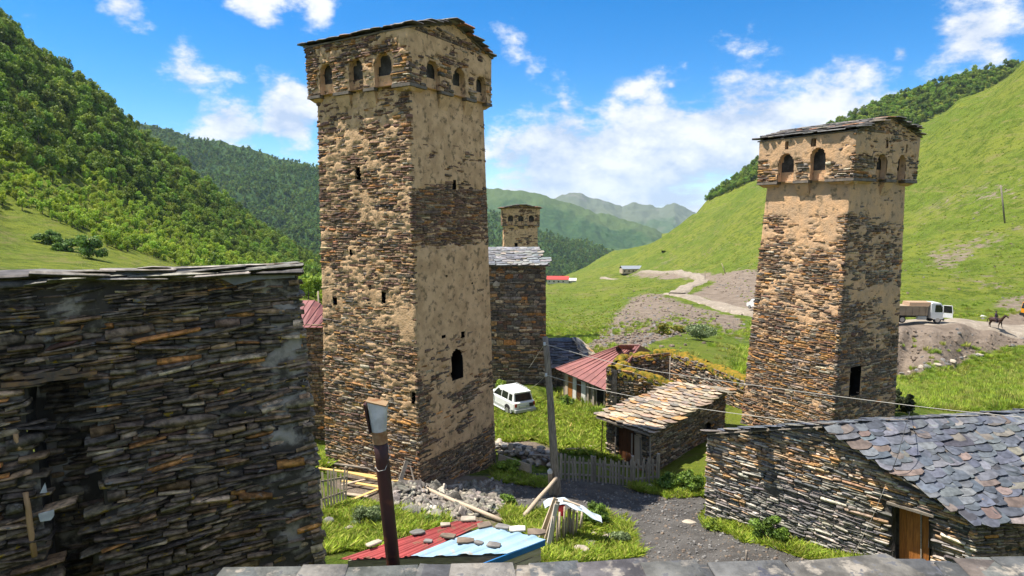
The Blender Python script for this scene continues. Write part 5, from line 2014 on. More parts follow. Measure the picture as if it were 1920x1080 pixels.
def ruin():
    rng = np.random.default_rng(51)
    root = thing('ruined_wall', 'roofless stone ruin overgrown with orange moss beside the red-roofed house', 'ruin', at(1200, 760, Y=43))
    pts = [at(1137, 694, Y=43.0), at(1165, 682, Y=45.5), at(1180, 670, Y=47), at(1256, 661, Y=46.5), at(1320, 684, Y=43.5), at(1396, 716, Y=39.5)]
    # near front wall: runs right from the corner, dropping behind the slate shed
    q0, q1, q2 = at(1138, 692, Y=43.0), at(1190, 700, Y=42.3), at(1262, 724, Y=41.4)
    acc = Pieces(STONES, MT['stone']); faces = []
    zb = -2.4
    T = tbl((1, T_GREY), (.8, T_BROWN), (.4, T_RUST))

    def seg(a, b, vis=1.0):
        P = Panel(A(a[0], a[1], zb), A(b[0], b[1], zb), b, a)
        stone_wall(acc, faces, P, rng, T, res=.16, ch=(.08, .18), ln=(.2, .55), proud=(-.01, .07), vis=vis)
        return P
    seg(q0, q1); seg(q1, q2)
    # walls seen from inside: back runs of the enclosure
    for a, b in zip(pts[1:-1], pts[2:]):
        seg(a, b)
    seg(pts[1], q0)
    wall = join_faces('wall', faces, MT['mortar_dark'], root)
    acc.finish('stone', 'stonework', wall)
    # wall cores so that the walls have thickness, capped by moss
    th = .75
    k = 0
    for a, b, sgn in [(q0, q1, 1), (q1, q2, 1), (q0, pts[1], -1), (pts[1], pts[2], 1), (pts[2], pts[3], 1), (pts[3], pts[4], 1), (pts[4], pts[5], 1)]:
        d = nrm((b - a) * A(1, 1, 0)); nn = A(-d[1], d[0], 0)
        if nn[1] < 0:
            nn = -nn
        if sgn < 0:
            nn = A(abs(d[1]), -d[0] * np.sign(d[1]), 0)
        mb = MB()
        ins = nn * .1
        mb.hexa([A(*(a + ins)[:2], zb), A(*(b + ins)[:2], zb), A(*(b + nn * th)[:2], zb), A(*(a + nn * th)[:2], zb), a + ins - A(0, 0, .02), b + ins - A(0, 0, .02), b + nn * th - A(0, 0, .02), a + nn * th - A(0, 0, .02)])
        mb.build('wall_core', MT['mortar_dark'], root)
        # lumpy moss cap
        n = 26
        m_ = 8
        V = []
        for i in range(n + 1):
            f = i / n
            for j in range(m_ + 1):
                g = j / m_
                p = a + (b - a) * f + nn * (g * (th + .1) - .06)
                h = .20 * math.sin(math.pi * g) ** .5
                if j == 0:
                    h = -.22 - .25 * rng.random()
                if j == m_:
                    h = -.3
                V.append(p + A(0, 0, h))
        V = np.array(V)
        nf = fbm(V * 2.6, 3, 60 + k)
        V[:, 2] += (nf - .45) * .42
        V[:, :2] += (np.stack([fbm(V * 3, 2, 61), fbm(V * 3, 2, 62)], 1) - .5) * .22
        ii = np.arange((n + 1) * (m_ + 1)).reshape(n + 1, m_ + 1)
        Q = np.stack([ii[:-1, :-1], ii[1:, :-1], ii[1:, 1:], ii[:-1, 1:]], -1).reshape(-1, 4)
        mesh_obj('moss_cap', np_mesh('moss_cap', V, [Q], MT['moss'], smooth=True), root)
        k += 1


ruin()


def slate_shed():
    rng = np.random.default_rng(61)
    zE = .95
    E0, E1 = at(1117, 781, Z=zE), at(1218, 815, Z=zE)
    bk = A(.77, .64, 0) * 7.6
    U1, U0 = E1 + bk + A(0, 0, at(1398, 729, Y=(E1 + bk)[1])[2] - zE), E0 + bk + A(0, 0, at(1292, 718, Y=(E0 + bk)[1])[2] - zE)
    root = thing('stone_shed', 'low stone shed with pale orange-flecked slate roof behind the picket fence', 'shed', ((E0 + E1 + bk) / 2) * A(1, 1, 0) + A(0, 0, -1.2))
    roof = slab('roof', (E0, E1, U1, U0), .09, MT['wood_grey'], root)
    ra = Pieces(SLATES, MT['slate_tan'])
    shingle(ra, (E0, E1, U1, U0), rng, lambda C, g: pal(g, len(C), T_SLATE_WARM), row=.40, wid=.52, thick=.05, over=.08)
    ra.finish('slate', 'slates', roof)
    u = nrm(E1 - E0)
    w = nrm(bk)
    zb = -1.9
    i0, i1 = E0 + u * .45 + w * .45, E1 - u * .2 + w * .35
    j1 = U1 - u * .25 - w * .3
    j0 = U0 + u * .4 - w * .3
    acc = Pieces(STONES, MT['stone']); faces = []
    PF = Panel(A(i0[0], i0[1], zb), A(i1[0], i1[1], zb), A(i1[0], i1[1], zE - .05), A(i0[0], i0[1], zE - .05))
    dq = [PF.px(*q) for q in [(1158, 862), (1158, 800), (1186, 806), (1186, 868)]]
    dq2 = [PF.px(*q) for q in [(1187, 870), (1187, 814), (1204, 818), (1204, 876)]]
    hl = multi([poly_hole(dq), poly_hole(dq2)])
    stone_wall(acc, faces, PF, rng, tbl((1, T_DARK), (.6, T_GREY), (.3, T_BROWN)), skip=hl, res=.1, ch=(.06, .13), ln=(.18, .5))
    PR = Panel(A(i1[0], i1[1], zb), A(j1[0], j1[1], zb), A(j1[0], j1[1], U1[2] - .08), A(i1[0], i1[1], zE - .06))
    wq = [PR.px(*q) for q in [(1323, 806), (1323, 793), (1332, 793), (1332, 806)]]
    stone_wall(acc, faces, PR, rng, tbl((1, T_DARK), (1.0, T_GREY), (.3, T_BROWN)), skip=poly_hole(wq), res=.12, ch=(.05, .12), ln=(.18, .5))
    reveal('window', PR, wq, .4, MT['dark'], root)
    wall = join_faces('wall', faces, MT['mortar_dark'], root)
    acc.finish('stone', 'stonework', wall)
    core(root, [i0 + w * .3, i1 + w * .3 - u * .25, j1 - u * .25, j0], zb, zE - .25)
    # doors: a dark one behind, a pale board, two slanting posts
    for o, mt, nm in ((dq, 'wood_door_dark', 'door'), (dq2, 'wood_pale', 'door_board')):
        c = [PF.pos(*p, -.1) for p in o]
        mb = MB()
        n = 4 if nm == 'door' else 1
        lo0, hi0, hi1, lo1 = c
        par = thing_part('door', root) if nm == 'door' else root
        for k in range(n):
            a, b = k / n, (k + 1) / n - (.015 if n > 1 else 0)
            q0, q1 = lo0 + (lo1 - lo0) * a, lo0 + (lo1 - lo0) * b
            p0, p1 = hi0 + (hi1 - hi0) * a, hi0 + (hi1 - hi0) * b
            m2 = MB(); m2.hexa([q0 - PF.n * .04, q1 - PF.n * .04, q1, q0, p0 - PF.n * .04, p1 - PF.n * .04, p1, p0])
            m2.build('door_plank' if n > 1 else nm, MT[mt], par)
    for a, b in (((1156, 858), (1158, 800)), ((1187, 874), (1188, 812)), ((1205, 878), (1203, 820)), ((1222, 888), (1222, 818))):
        mb = MB(); mb.tube([PF.pos(*PF.px(*a), .12), PF.pos(*PF.px(*b), .12)], .045, 7); mb.build('door_post', MT['wood_grey'], root)
    mb = MB(); mb.tube([at(1127, 858, Y=34.2), at(1130, 790, Y=34.2)], .03, 6); mb.build('eave_prop', MT['rust_pipe'], root)


slate_shed()


def red_roof_behind():
    """shaded stone house with a red metal roof, glimpsed between left wall and tower"""
    rng = np.random.default_rng(71)
    Y = 37.0
    root = thing('stone_house', 'stone house with red metal roof glimpsed between the left wall and the tallest tower', 'house', at(560, 870, Y=Y + 2) * A(1, 1, 0) + A(0, 0, -2))
    x0, x1 = at(470, 600, Y=Y)[0], at(604, 600, Y=Y)[0]
    ze = at(590, 611, Y=Y)[2]
    P = Panel(A(x0, Y, -2.6), A(x1, Y, -2.6), A(x1, Y, ze), A(x0, Y, ze))
    acc = Pieces(STONES, MT['stone']); faces = []
    stone_wall(acc, faces, P, rng, tbl((1, T_DARK), (.4, T_GREY)), res=.16, ch=(.08, .2), ln=(.22, .6))
    wall = join_faces('wall', faces, MT['mortar_dark'], root)
    acc.finish('stone', 'stonework', wall)
    core(root, [A(x0, Y + .1, 0), A(x1 - .05, Y + .1, 0), A(x1 - .05, Y + 6, 0), A(x0, Y + 6, 0)], -2.6, ze - .05)
    roof = thing_part('roof', root)
    zr = at(563, 563, Y=Y + 3.2)[2]
    n = 12
    for k in range(n):
        a, b = k / n, (k + 1) / n
        e0, e1 = A(x0 - .2 + (x1 - x0 + .3) * a, Y - .35, ze - .03), A(x0 - .2 + (x1 - x0 + .3) * b, Y - .35, ze - .03)
        drop = lambda f: .0 if f < .68 else (f - .68) * 3.2
        t0, t1 = A(e0[0], Y + 3.2, zr - drop(a)), A(e1[0], Y + 3.2, zr - drop(b))
        mb = MB(); mb.hexa([e0 - A(0, 0, .03), e1 - A(0, 0, .03), t1 - A(0, 0, .03), t0 - A(0, 0, .03), e0, e1, t1, t0])
        mb.hexa([e1 - A(.02, 0, 0), e1 + A(.02, 0, 0), t1 + A(.02, 0, 0), t1 - A(.02, 0, 0), e1 + A(-.02, 0, .04), e1 + A(.02, 0, .04), t1 + A(.02, 0, .04), t1 + A(-.02, 0, .04)])
        mb.build('roof_sheet', MT['red_roof'], roof)
    mb = MB(); mb.hexa([A(x0, Y + 3.1, 2), A(x1, Y + 3.1, 2), A(x1, Y + 6.2, 2), A(x0, Y + 6.2, 2), A(x0, Y + 3.15, zr - .1), A(x1, Y + 3.15, zr - 1.1), A(x1, Y + 6.2, ze), A(x0, Y + 6.2, ze)])
    mb.build('back_slope', MT['red_roof'], root)


red_roof_behind()


def foreground_roof():
    """the slate roof the photographer looks over"""
    rng = np.random.default_rng(81)
    z = 12 - .5315 * 5.2 - .20
    y1 = 5.2
    root = thing('stone_house', 'house right below the camera, only the grey slates of its roof edge showing', 'house', (2, 4, 4))
    xa, xb = at(470, 1062, Y=y1)[0], at(2060, 1058, Y=y1)[0]
    e0, e1, r1, r0 = A(xa - .2, 1.0, z - .42), A(xb, 1.0, z - .42), A(xb, y1 + .02, z + .0), A(xa, y1 - .05, z - .06)
    roof = slab('roof', (e0, e1, r1, r0), .12, MT['lintel'], root)
    ra = Pieces(SLATES, MT['slate_near'])
    T = [(3, (.070, .070, .071)), (3, (.095, .094, .092)), (2, (.125, .118, .107)), (2, (.060, .066, .080)), (1, (.14, .12, .095))]
    shingle(ra, (e0, e1, r1, r0), rng, lambda C, g: pal(g, len(C), T), row=.40, wid=.62, thick=.02, over=.02, lap=1.9, jit=.3)
    ra.finish('slate', 'slates', roof, limit=80)
    mb = MB()
    mb.hexa([A(xa + .2, 1.2, 2), A(xb, 1.2, 2), A(xb, y1 - .25, 2), A(xa + .2, y1 - .25, 2), A(xa + .2, 1.2, z - .5), A(xb, 1.2, z - .5), A(xb, y1 - .25, z - .14), A(xa + .2, y1 - .25, z - .2)])
    mb.build('wall', MT['stone_plain'], root)
    return z


ROOF_Z = foreground_roof()

# ------------------------------------------------------------------ yard objects
def stick(name, label, cat, p0, p1, r0, r1, material, group=None, n=8, jit=.12, segs=4, parent=None, bend=0.0):
    """a round timber as one mesh with its length along local z"""
    p0, p1 = np.array(p0, float), np.array(p1, float)
    L = np.linalg.norm(p1 - p0)
    mb = MB()
    pts = [(math.sin(k / segs * math.pi) * bend + (random.random() - .5) * r0 * .4, (random.random() - .5) * r0 * .4, L * k / segs) for k in range(segs + 1)]
    mb.tube(pts, [r0 + (r1 - r0) * k / segs for k in range(segs + 1)], n, jit=jit)
    w = Matrix.Translation(Vector(p0)) @ Vector(p1 - p0).to_track_quat('Z', 'Y').to_matrix().to_4x4()
    o = mb.build(name, material, parent, world=w, smooth=True)
    return tag(o, label, cat, group) if label else o


def board(name, p0, p1, width, thick, material, parent=None, up=None, roll=0.0, taper=0.0, point=False):
    """a sawn board along local x"""
    p0, p1 = np.array(p0, float), np.array(p1, float)
    d = p1 - p0
    L = np.linalg.norm(d)
    d = d / L
    up = A(0, 0, 1) if up is None else np.array(up, float)
    if abs(np.dot(up, d)) > .97:
        up = A(0, -1, 0)
    y = nrm(np.cross(up, d)); z = np.cross(d, y)
    c, s = math.cos(roll), math.sin(roll)
    y, z = y * c + z * s, z * c - y * s
    m = Matrix(((d[0], y[0], z[0], p0[0]), (d[1], y[1], z[1], p0[1]), (d[2], y[2], z[2], p0[2]), (0, 0, 0, 1)))
    w, t = width / 2, thick / 2
    w2 = w * (1 - taper)
    mb = MB()
    if point:
        k = L - width * .9
        mb.loft([[(0, -w, -t), (0, w, -t), (0, w, t), (0, -w, t)], [(k, -w2, -t), (k, w2, -t), (k, w2, t), (k, -w2, t)], [(L, -w * .15, -t), (L, w * .15, -t), (L, w * .15, t), (L, -w * .15, t)]])
    else:
        mb.hexa([(0, -w, -t), (L, -w2, -t), (L, w2, -t), (0, w, -t), (0, -w, t), (L, -w2, t), (L, w2, t), (0, w, t)])
    return mb.build(name, material, parent, world=m)


ROCK_MESH = {}


def rock_mesh(k, material):
    key = (k, material.name)
    if key in ROCK_MESH:
        return ROCK_MESH[key]
    bm = bmesh.new()
    bmesh.ops.create_icosphere(bm, subdivisions=2, radius=1)
    V = np.array([v.co[:] for v in bm.verts])
    rng = np.random.default_rng(k)
    for _ in range(9):
        n = rng.normal(size=3); n /= np.linalg.norm(n)
        d = V @ n
        lim = .45 + .4 * rng.random()
        V -= np.outer(np.maximum(d - lim, 0), n) * .95
    V *= (1 + (fbm(V * 1.6 + 5, 3, k) - .5) * .35)[:, None]
    for v, c in zip(bm.verts, V):
        v.co = c
    me = bpy.data.meshes.new('rock')
    bm.to_mesh(me); bm.free()
    me.materials.append(material)
    ROCK_MESH[key] = me
    return me


def rock(p, size, material, label=None, group=None, seed=0, name='rock', rot=None, cat='rock'):
    rng = np.random.default_rng(seed + 900)
    o = bpy.data.objects.new(name, rock_mesh(seed % 7, material))
    o.color = (0, 0, 0, 1)
    r = rot if rot is not None else Matrix.Rotation(rng.random() * 6.28, 4, 'Z') @ Matrix.Rotation(rng.normal() * .12, 4, 'X')
    sz = Matrix.Diagonal((*size, 1))
    place(o, None, Matrix.Translation(Vector(p)) @ r @ sz)
    if label:
        tag(o, label, cat, group)
    return o


def flat_stone(p, w, material, label, seed, nrm_=(0, 0, 1)):
    key = ('flat', seed % 5, material.name)
    if key not in ROCK_MESH:
        v, polys = STONES[(seed * 3 + 1) % len(STONES)]
        ROCK_MESH[key] = np_mesh('flat_stone', v, polys, material)
    o = bpy.data.objects.new('flat_stone', ROCK_MESH[key])
    o.color = (0, 0, 0, 1)
    rng = np.random.default_rng(seed)
    place(o, None, Matrix.Translation(Vector(p) + Vector((0, 0, .02))) @ Matrix.Rotation(rng.normal() * .35, 4, 'Z') @ Matrix.Rotation(rng.normal() * .06, 4, 'X') @ Matrix.Diagonal((w, w * .62, .05, 1)))
    return tag(o, label, 'stone', 'stones weighing down the sheet metal')


def chimney_pipe():
    root = thing('stove_pipe', 'rusty leaning stove pipe with a bent sheet-metal hood, in the centre foreground', 'stove pipe', at(741, 1060, Y=5.55))
    b, t = at(744, 1120, Y=5.6), at(713, 826, Y=5.5)
    mb = MB()
    pts = [b + (t - b) * k / 8 for k in range(9)]
    mb.tube(pts, [.062] * 7 + [.060, .062], 18)
    mb.build('pipe', MT['rust_pipe'], root, smooth=True)
    ax = nrm(t - b)
    sx = nrm(np.cross(ax, A(0, 1, 0))); sy = np.cross(ax, sx)
    mb = MB()
    h = t
    mb.tube([h + ax * -.015, h + ax * .05, h + ax * .10], [.068, .066, .070], 16, caps=False)
    mb.build('rust_band', MT['rust_band'], root, smooth=True)
    # hood: round at the neck, opening to a flattened fold at the top
    rings = []
    for k in range(7):
        f = k / 6
        c = h + ax * (.09 + .27 * f) + sx * (-.010 * f)
        ring = []
        for i in range(16):
            a = 2 * math.pi * i / 16
            e = .35 + .65 * (1 - f)
            cx, sy_ = math.cos(a), math.sin(a)
            px = np.sign(cx) * abs(cx) ** e; py = np.sign(sy_) * abs(sy_) ** e
            ring.append(c + sx * px * (.066 + .018 * f) + sy * py * (.068 - .012 * f) + ax * (.03 * f * px))
        rings.append(ring)
    mb = MB(); mb.loft(rings, caps=True)
    hood = mb.build('hood', MT['galv'], root)
    mb = MB()
    c = h + ax * .36 - sx * .010
    mb.hexa([c + sx * a + sy * b_ + ax * (z + .03 * (a / .096)) for z in (-.006, .006) for a, b_ in ((-.087, -.060), (.087, -.060), (.087, .060), (-.087, .060))])
    mb.build('hood_rim', MT['rust_band'], hood)
    # the dark folded side
    mb = MB()
    q = lambda f, s_: h + ax * (.09 + .27 * f) + sx * (.068 + .016 * f) + sy * s_
    mb.hexa([q(0, -.05), q(0, .05), q(0, .05) + sx * .012, q(0, -.05) + sx * .012, q(1, -.056), q(1, .056), q(1, .056) + sx * .018, q(1, -.056) + sx * .018])
    mb.build('fold', MT['rust_pipe'], hood)
    # a loop of wire
    mb = MB()
    mb.tube([t + sx * (-.065) + ax * -.05, t + sx * -.07 + sy * -.02 + ax * -.16, t + sx * -.03 + sy * .065 * (1 if sy[1] < 0 else -1) + ax * -.25, t + sx * .03 + sy * .062 * (1 if sy[1] < 0 else -1) + ax * -.26, t + sx * .068 + ax * -.25], .0035, 5)
    mb.build('wire', MT['wire'], root)


chimney_pipe()


def sheet_hut():
    """low hut roofed with red and pale blue sheets held down by stones"""
    zz = lambda px, py: 3.05
    c = lambda px, py, dz=0: at(px, py, Z=3.05 + (1013 - py) * .004 + dz)
    root = thing('sheet_roofed_hut', 'low hut roofed with red and pale blue metal sheets just beyond the foreground slates', 'hut', A(*c(850, 1010)[:2], 1.0))

    def sheet(q, n, material, name, dz=0.0):
        a, b, d, e = [np.array(x, float) for x in q]   # near-left, near-right, far-right, far-left
        nu, nv = n * 8, 2
        V = []
        for i in range(nu + 1):
            f = i / nu
            k = (i % 8)
            h = .035 if k in (1, 2, 3) else 0.0
            for j in range(nv + 1):
                g = j / nv
                p = (a * (1 - f) + b * f) * (1 - g) + (e * (1 - f) + d * f) * g
                V.append(p + A(0, 0, h + dz + .01 * math.sin(f * 9 + g * 3)))
        ii = np.arange((nu + 1) * (nv + 1)).reshape(nu + 1, nv + 1)
        Q = np.stack([ii[:-1, :-1], ii[1:, :-1], ii[1:, 1:], ii[:-1, 1:]], -1).reshape(-1, 4)
        V = np.array(V)
        V2 = V - A(0, 0, .004)
        Q2 = Q[:, ::-1] + len(V)
        return mesh_obj(name, np_mesh(name, np.concatenate([V, V2]), [np.concatenate([Q, Q2])], material), root)
    rl, rr, fr, fl = c(636, 1050), c(770, 1046), c(908, 981), c(857, 978)
    for k in range(3):
        f0, f1 = k / 3, (k + 1) / 3 + .02
        sheet((rl + (rr - rl) * f0, rl + (rr - rl) * f1, fl + (fr - fl) * f1, fl + (fr - fl) * f0), 3, MT['red_sheet'], 'red_sheet', dz=.012 * k)
    bl, br, gr, gl = c(764, 1047), c(947, 1041), c(1021, 1013), c(912, 988)
    for k in range(2):
        f0, f1 = k / 2, (k + 1) / 2 + .02
        sheet((bl + (br - bl) * f0, bl + (br - bl) * f1, gl + (gr - gl) * f1, gl + (gr - gl) * f0), 2, MT['blue_sheet'], 'blue_sheet', dz=.03 + .012 * k)
    # blue fascia board along the right edge
    u = nrm(gr - br)
    mb = MB()
    p0, p1 = br - u * 1.2 + A(0, 0, .02), gr + A(0, 0, .02)
    o = nrm(np.cross(u, A(0, 0, 1))) * .04
    mb.hexa([p0 - A(0, 0, .18), p1 - A(0, 0, .16), p1 - A(0, 0, .16) + o, p0 - A(0, 0, .18) + o, p0, p1, p1 + o, p0 + o])
    mb.build('fascia', MT['blue_paint'], root)
    # plank sides
    for k in range(4):
        z = -.2 - .2 * k
        a, b = p0 + u * .3 + A(0, 0, z - .1) - o, p1 - u * .1 + A(0, 0, z - .1) - o
        board('plank', a, b, .17, .03, MT['wood_pale'], root, up=o)
    mb = MB()
    ins = A(0, 0, -.08)
    mb.prism([rl + ins + A(.2, .1, 0), br + ins + A(-.25, .1, 0), gr + ins + A(-.3, -.1, 0), fl + ins + A(.1, -.2, 0)], (0, 0, -1.9))
    mb.build('wall', MT['wood_grey'], root)
    W = [(878, 977, 28, 'pale_rock', 'pale grey flat stone on the far edge of the red sheets'), (835, 988, 18, 'pale_rock', 'small pale stone on the red sheets below their far edge'),
         (783, 1002, 30, 'grey_rock', 'dark flat stone on the left edge of the red sheets'), (701, 1023, 28, 'pale_rock', 'white flat stone low on the left edge of red sheets, beside the pipe'),
         (803, 1019, 16, 'grey_rock', 'little dark stone low on the red sheets right of the pipe'), (840, 1009, 28, 'brown_rock', 'brown flat stone in the middle of the red sheets'),
         (908, 989, 26, 'brown_rock', 'tan stone where red and blue sheets meet at the far edge'), (873, 1018, 32, 'brown_rock', 'largest brown stone on the left part of the blue sheets'),
         (898, 1022, 18, 'grey_rock', 'small grey stone in the middle of the blue sheets'), (926, 1026, 26, 'grey_rock', 'dark stone low on the blue sheets nearest their blue edge board'),
         (943, 992, 26, 'grey_rock', 'dark slate piece on the far edge of the blue sheets'), (970, 996, 30, 'white_rock', 'whitish flat stone on the far edge of the blue sheets'),
         (1006, 1002, 34, 'brown_rock', 'long brown slab on the far right corner of the blue sheets')]
    for i, (px, py, w, mt, lb) in enumerate(W):
        p = c(px, py) + A(0, 0, .085)
        flat_stone(p, w * p[1] / 1200 * 1.05, MT[mt], lb, i)


MT['brown_rock'] = mat('brown_rock', (.20, .155, .115), (.13, .10, .08), nscale=4, bump=.6, bscale=12, rough=.9)
MT['white_rock'] = mat('white_rock', (.58, .55, .50), (.44, .42, .38), nscale=4, bump=.6, bscale=12, rough=.9)
sheet_hut()


def utility_pole():
    b = G(1046, 930); b[2] -= .4
    t = at(1023, 632, Y=b[1] + .3)
    root = thing('utility_pole', 'weathered wooden utility pole standing at the path beside the picket fence', 'utility pole', b)
    mb = MB()
    L = t - b
    pts = [b + L * k / 8 + A((random.random() - .5) * .03, 0, 0) for k in range(9)]
    mb.tube(pts, [.20, .195, .185, .175, .165, .155, .15, .14, .13], 10, jit=.12)
    mb.build('pole', MT['bark_pole'], root, smooth=True)
    s0, s1 = G(1034, 928) - A(0, 0, .3), at(1031, 887, Y=b[1] - .15)
    board('stub_post', s0, s1, .2, .16, MT['wood_grey'], root)
    mb = MB(); mb.tube([s1, s1 + A(0, 0, .12), s1 + A(.0, 0, .22)], [.12, .11, .02], 8); mb.build('post_cap', MT['white_plastic'], root)
    ins = []
    for (px, py) in ((1021, 645), (1024, 703)):
        p = at(px, py, Y=b[1] + .1)
        mb = MB(); mb.tube([p + A(.05, 0, -.1), p + A(.02, -.02, -.02)], .02, 6); mb.build('bracket', MT['rust_pipe'], root)
        mb = MB(); mb.tube([p + A(0, 0, -.07), p + A(0, 0, -.03), p + A(0, 0, 0), p + A(0, 0, .06), p + A(0, 0, .08)], [.05, .07, .045, .06, .02], 10)
        mb.build('insulator', MT['white_plastic'], root, smooth=True)
        ins.append(p)
    return b, ins


POLE_B, INS = utility_pole()


def cable(label, pts, r, material=None):
    P = np.array(pts)
    # smooth through the points
    t = np.arange(len(P)); tt = np.linspace(0, len(P) - 1, (len(P) - 1) * 6 + 1)
    Q = np.stack([np.interp(tt, t, P[:, k]) for k in range(3)], 1)
    for _ in range(4):
        Q[1:-1] = (Q[:-2] + 2 * Q[1:-1] + Q[2:]) / 4
    mb = MB(); mb.tube(list(Q), r, 5)
    return tag(mb.build('cable', material or MT['wire'], smooth=True), label, 'cable')


cable('upper pale cable running from the utility pole right across the tower and barn roof', [INS[0]] + [at(px, py, Y=Y) for px, py, Y in [(1100, 668, 26.8), (1190, 690, 26), (1300, 707, 25), (1420, 723, 23.9), (1553, 741, 22.7), (1760, 767, 20.9), (1930, 784, 19.5), (2200, 806, 17.5)]], .012)
cable('lower pale cable running from the utility pole to the peak of the barn', [INS[1]] + [at(px, py, Y=Y) for px, py, Y in [(1100, 726, 26.6), (1210, 748, 25.4), (1310, 766, 24.2), (1420, 781, 22.9), (1500, 790, 22.0)]] + [BARN_A + A(-.05, -.05, -.02)], .012)
cable('short upper cable from the utility pole back to the tall dark house', [INS[0], at(1008, 665, Y=36), at(992, 690, Y=51.7)], .012)
cable('short lower cable from the utility pole back to the tall dark house', [INS[1], at(1008, 720, Y=36), at(990, 731, Y=51.6)], .012)
cable('dark cable hanging over the slates of the barn roof', [at(1706, 772, Y=22.2), at(1698, 800, Y=20.2), at(1685, 850, Y=19.6), at(1672, 884, Y=19.6)], .010, MT['wire_dark'])
cable('thin white string down the stone gable of the barn left of its door', [PBARN.pos(*PBARN.px(1661, 912), .12), PBARN.pos(*PBARN.px(1640, 965), .14), PBARN.pos(*PBARN.px(1612, 1020), .14), PBARN.pos(*PBARN.px(1592, 1056), .14)], .006)
g0 = G(977, 976)
stick('prop_log', 'pale peeled log propped diagonally against the utility pole', 'log', g0 + A(0, 0, .05), at(1044, 896, Y=POLE_B[1] - .28), .10, .085, MT['wood_pale'])
p0, p1 = G(779, 919), G(940, 981)
stick('long_log', 'long pale log lying from the tower corner towards the blue sheet roof', 'log', p0 + A(0, 0, .28), p1 + A(0, 0, .1), .075, .09, MT['wood_pale'], segs=6)


def picket_fence():
    a, b = G(1052, 902), G(1234, 908)
    a, b = a + A(0, 0, 0), b + A(0, 0, 0)
    root = thing('picket_fence', 'grey weathered picket fence with gate in front of the slate-roofed stone shed', 'fence', (a + b) / 2)
    u = b - a
    L = np.linalg.norm(u)
    u = u / L
    rng = np.random.default_rng(4)
    s = 0.0
    n = A(u[1], -u[0], 0)
    k = 0
    while s < L:
        p = a + u * s
        z = gz(p[0], p[1])
        h = rng.uniform(1.15, 1.42) if s < L * .75 else rng.uniform(1.2, 1.5)
        tl = rng.normal() * .05
        w = rng.uniform(.075, .12)
        board('picket', A(p[0], p[1], z - .03 - (.12 if .32 < s / L < .75 else 0)) + n * (.03 + .01 * rng.random()), A(p[0] + u[0] * tl, p[1] + u[1] * tl, z + h), w, .024, MT['wood_grey'], root, up=n, point=rng.random() < .7)
        s += w + rng.uniform(.04, .10)
        k += 1
    for zz in (.35, .95):
        for (f0, f1) in ((0, .33), (.34, .73), (.74, 1)):
            p, q = a + u * L * f0, a + u * L * f1
            board('rail', A(p[0], p[1], gz(p[0], p[1]) + zz) - n * .03, A(q[0], q[1], gz(q[0], q[1]) + zz + .03) - n * .03, .09, .04, MT['wood_grey'], root, up=n)
    p, q = a + u * L * .36, a + u * L * .71
    board('brace', A(p[0], p[1], gz(p[0], p[1]) + .98) - n * .05, A(q[0], q[1], gz(q[0], q[1]) + .3) - n * .05, .08, .03, MT['wood_grey'], root, up=n)
    for f in (0.0, .335, .735, 1.0):
        p = a + u * L * f
        z = gz(p[0], p[1])
        board('post', A(p[0], p[1], z - .3) - n * .09, A(p[0], p[1], z + (1.5 if f > .7 else 1.3)) - n * .09, .13, .13, MT['wood_grey'], root, up=n)


picket_fence()


def small_fence():
    a, b = G(604, 962), G(648, 935)
    a = at(604, 955, Y=23.6); b = at(648, 936, Y=24.6)
    root = thing('picket_fence', 'small leaning panel of thin grey pickets beside the yellow planks', 'fence', (a + b) / 2)
    d = b - a
    rng = np.random.default_rng(9)
    for k in range(9):
        f = k / 8
        p = a + d * f
        top = at(600 + 52 * f + rng.normal() * 1.5, 884 - 5 * f + rng.normal() * 3, Y=p[1] + .35)
        board('picket', p, top, .07, .022, MT['wood_pale'], root, up=A(.3, -1, 0))
    for t in (.25, .72):
        p = a + (at(600, 884, Y=23.95) - a) * t; q = b + (at(652, 879, Y=24.95) - b) * t
        board('rail', p + A(0, .04, 0), q + A(0, .04, 0), .07, .03, MT['wood_grey'], root, up=A(0, -1, 0))


small_fence()


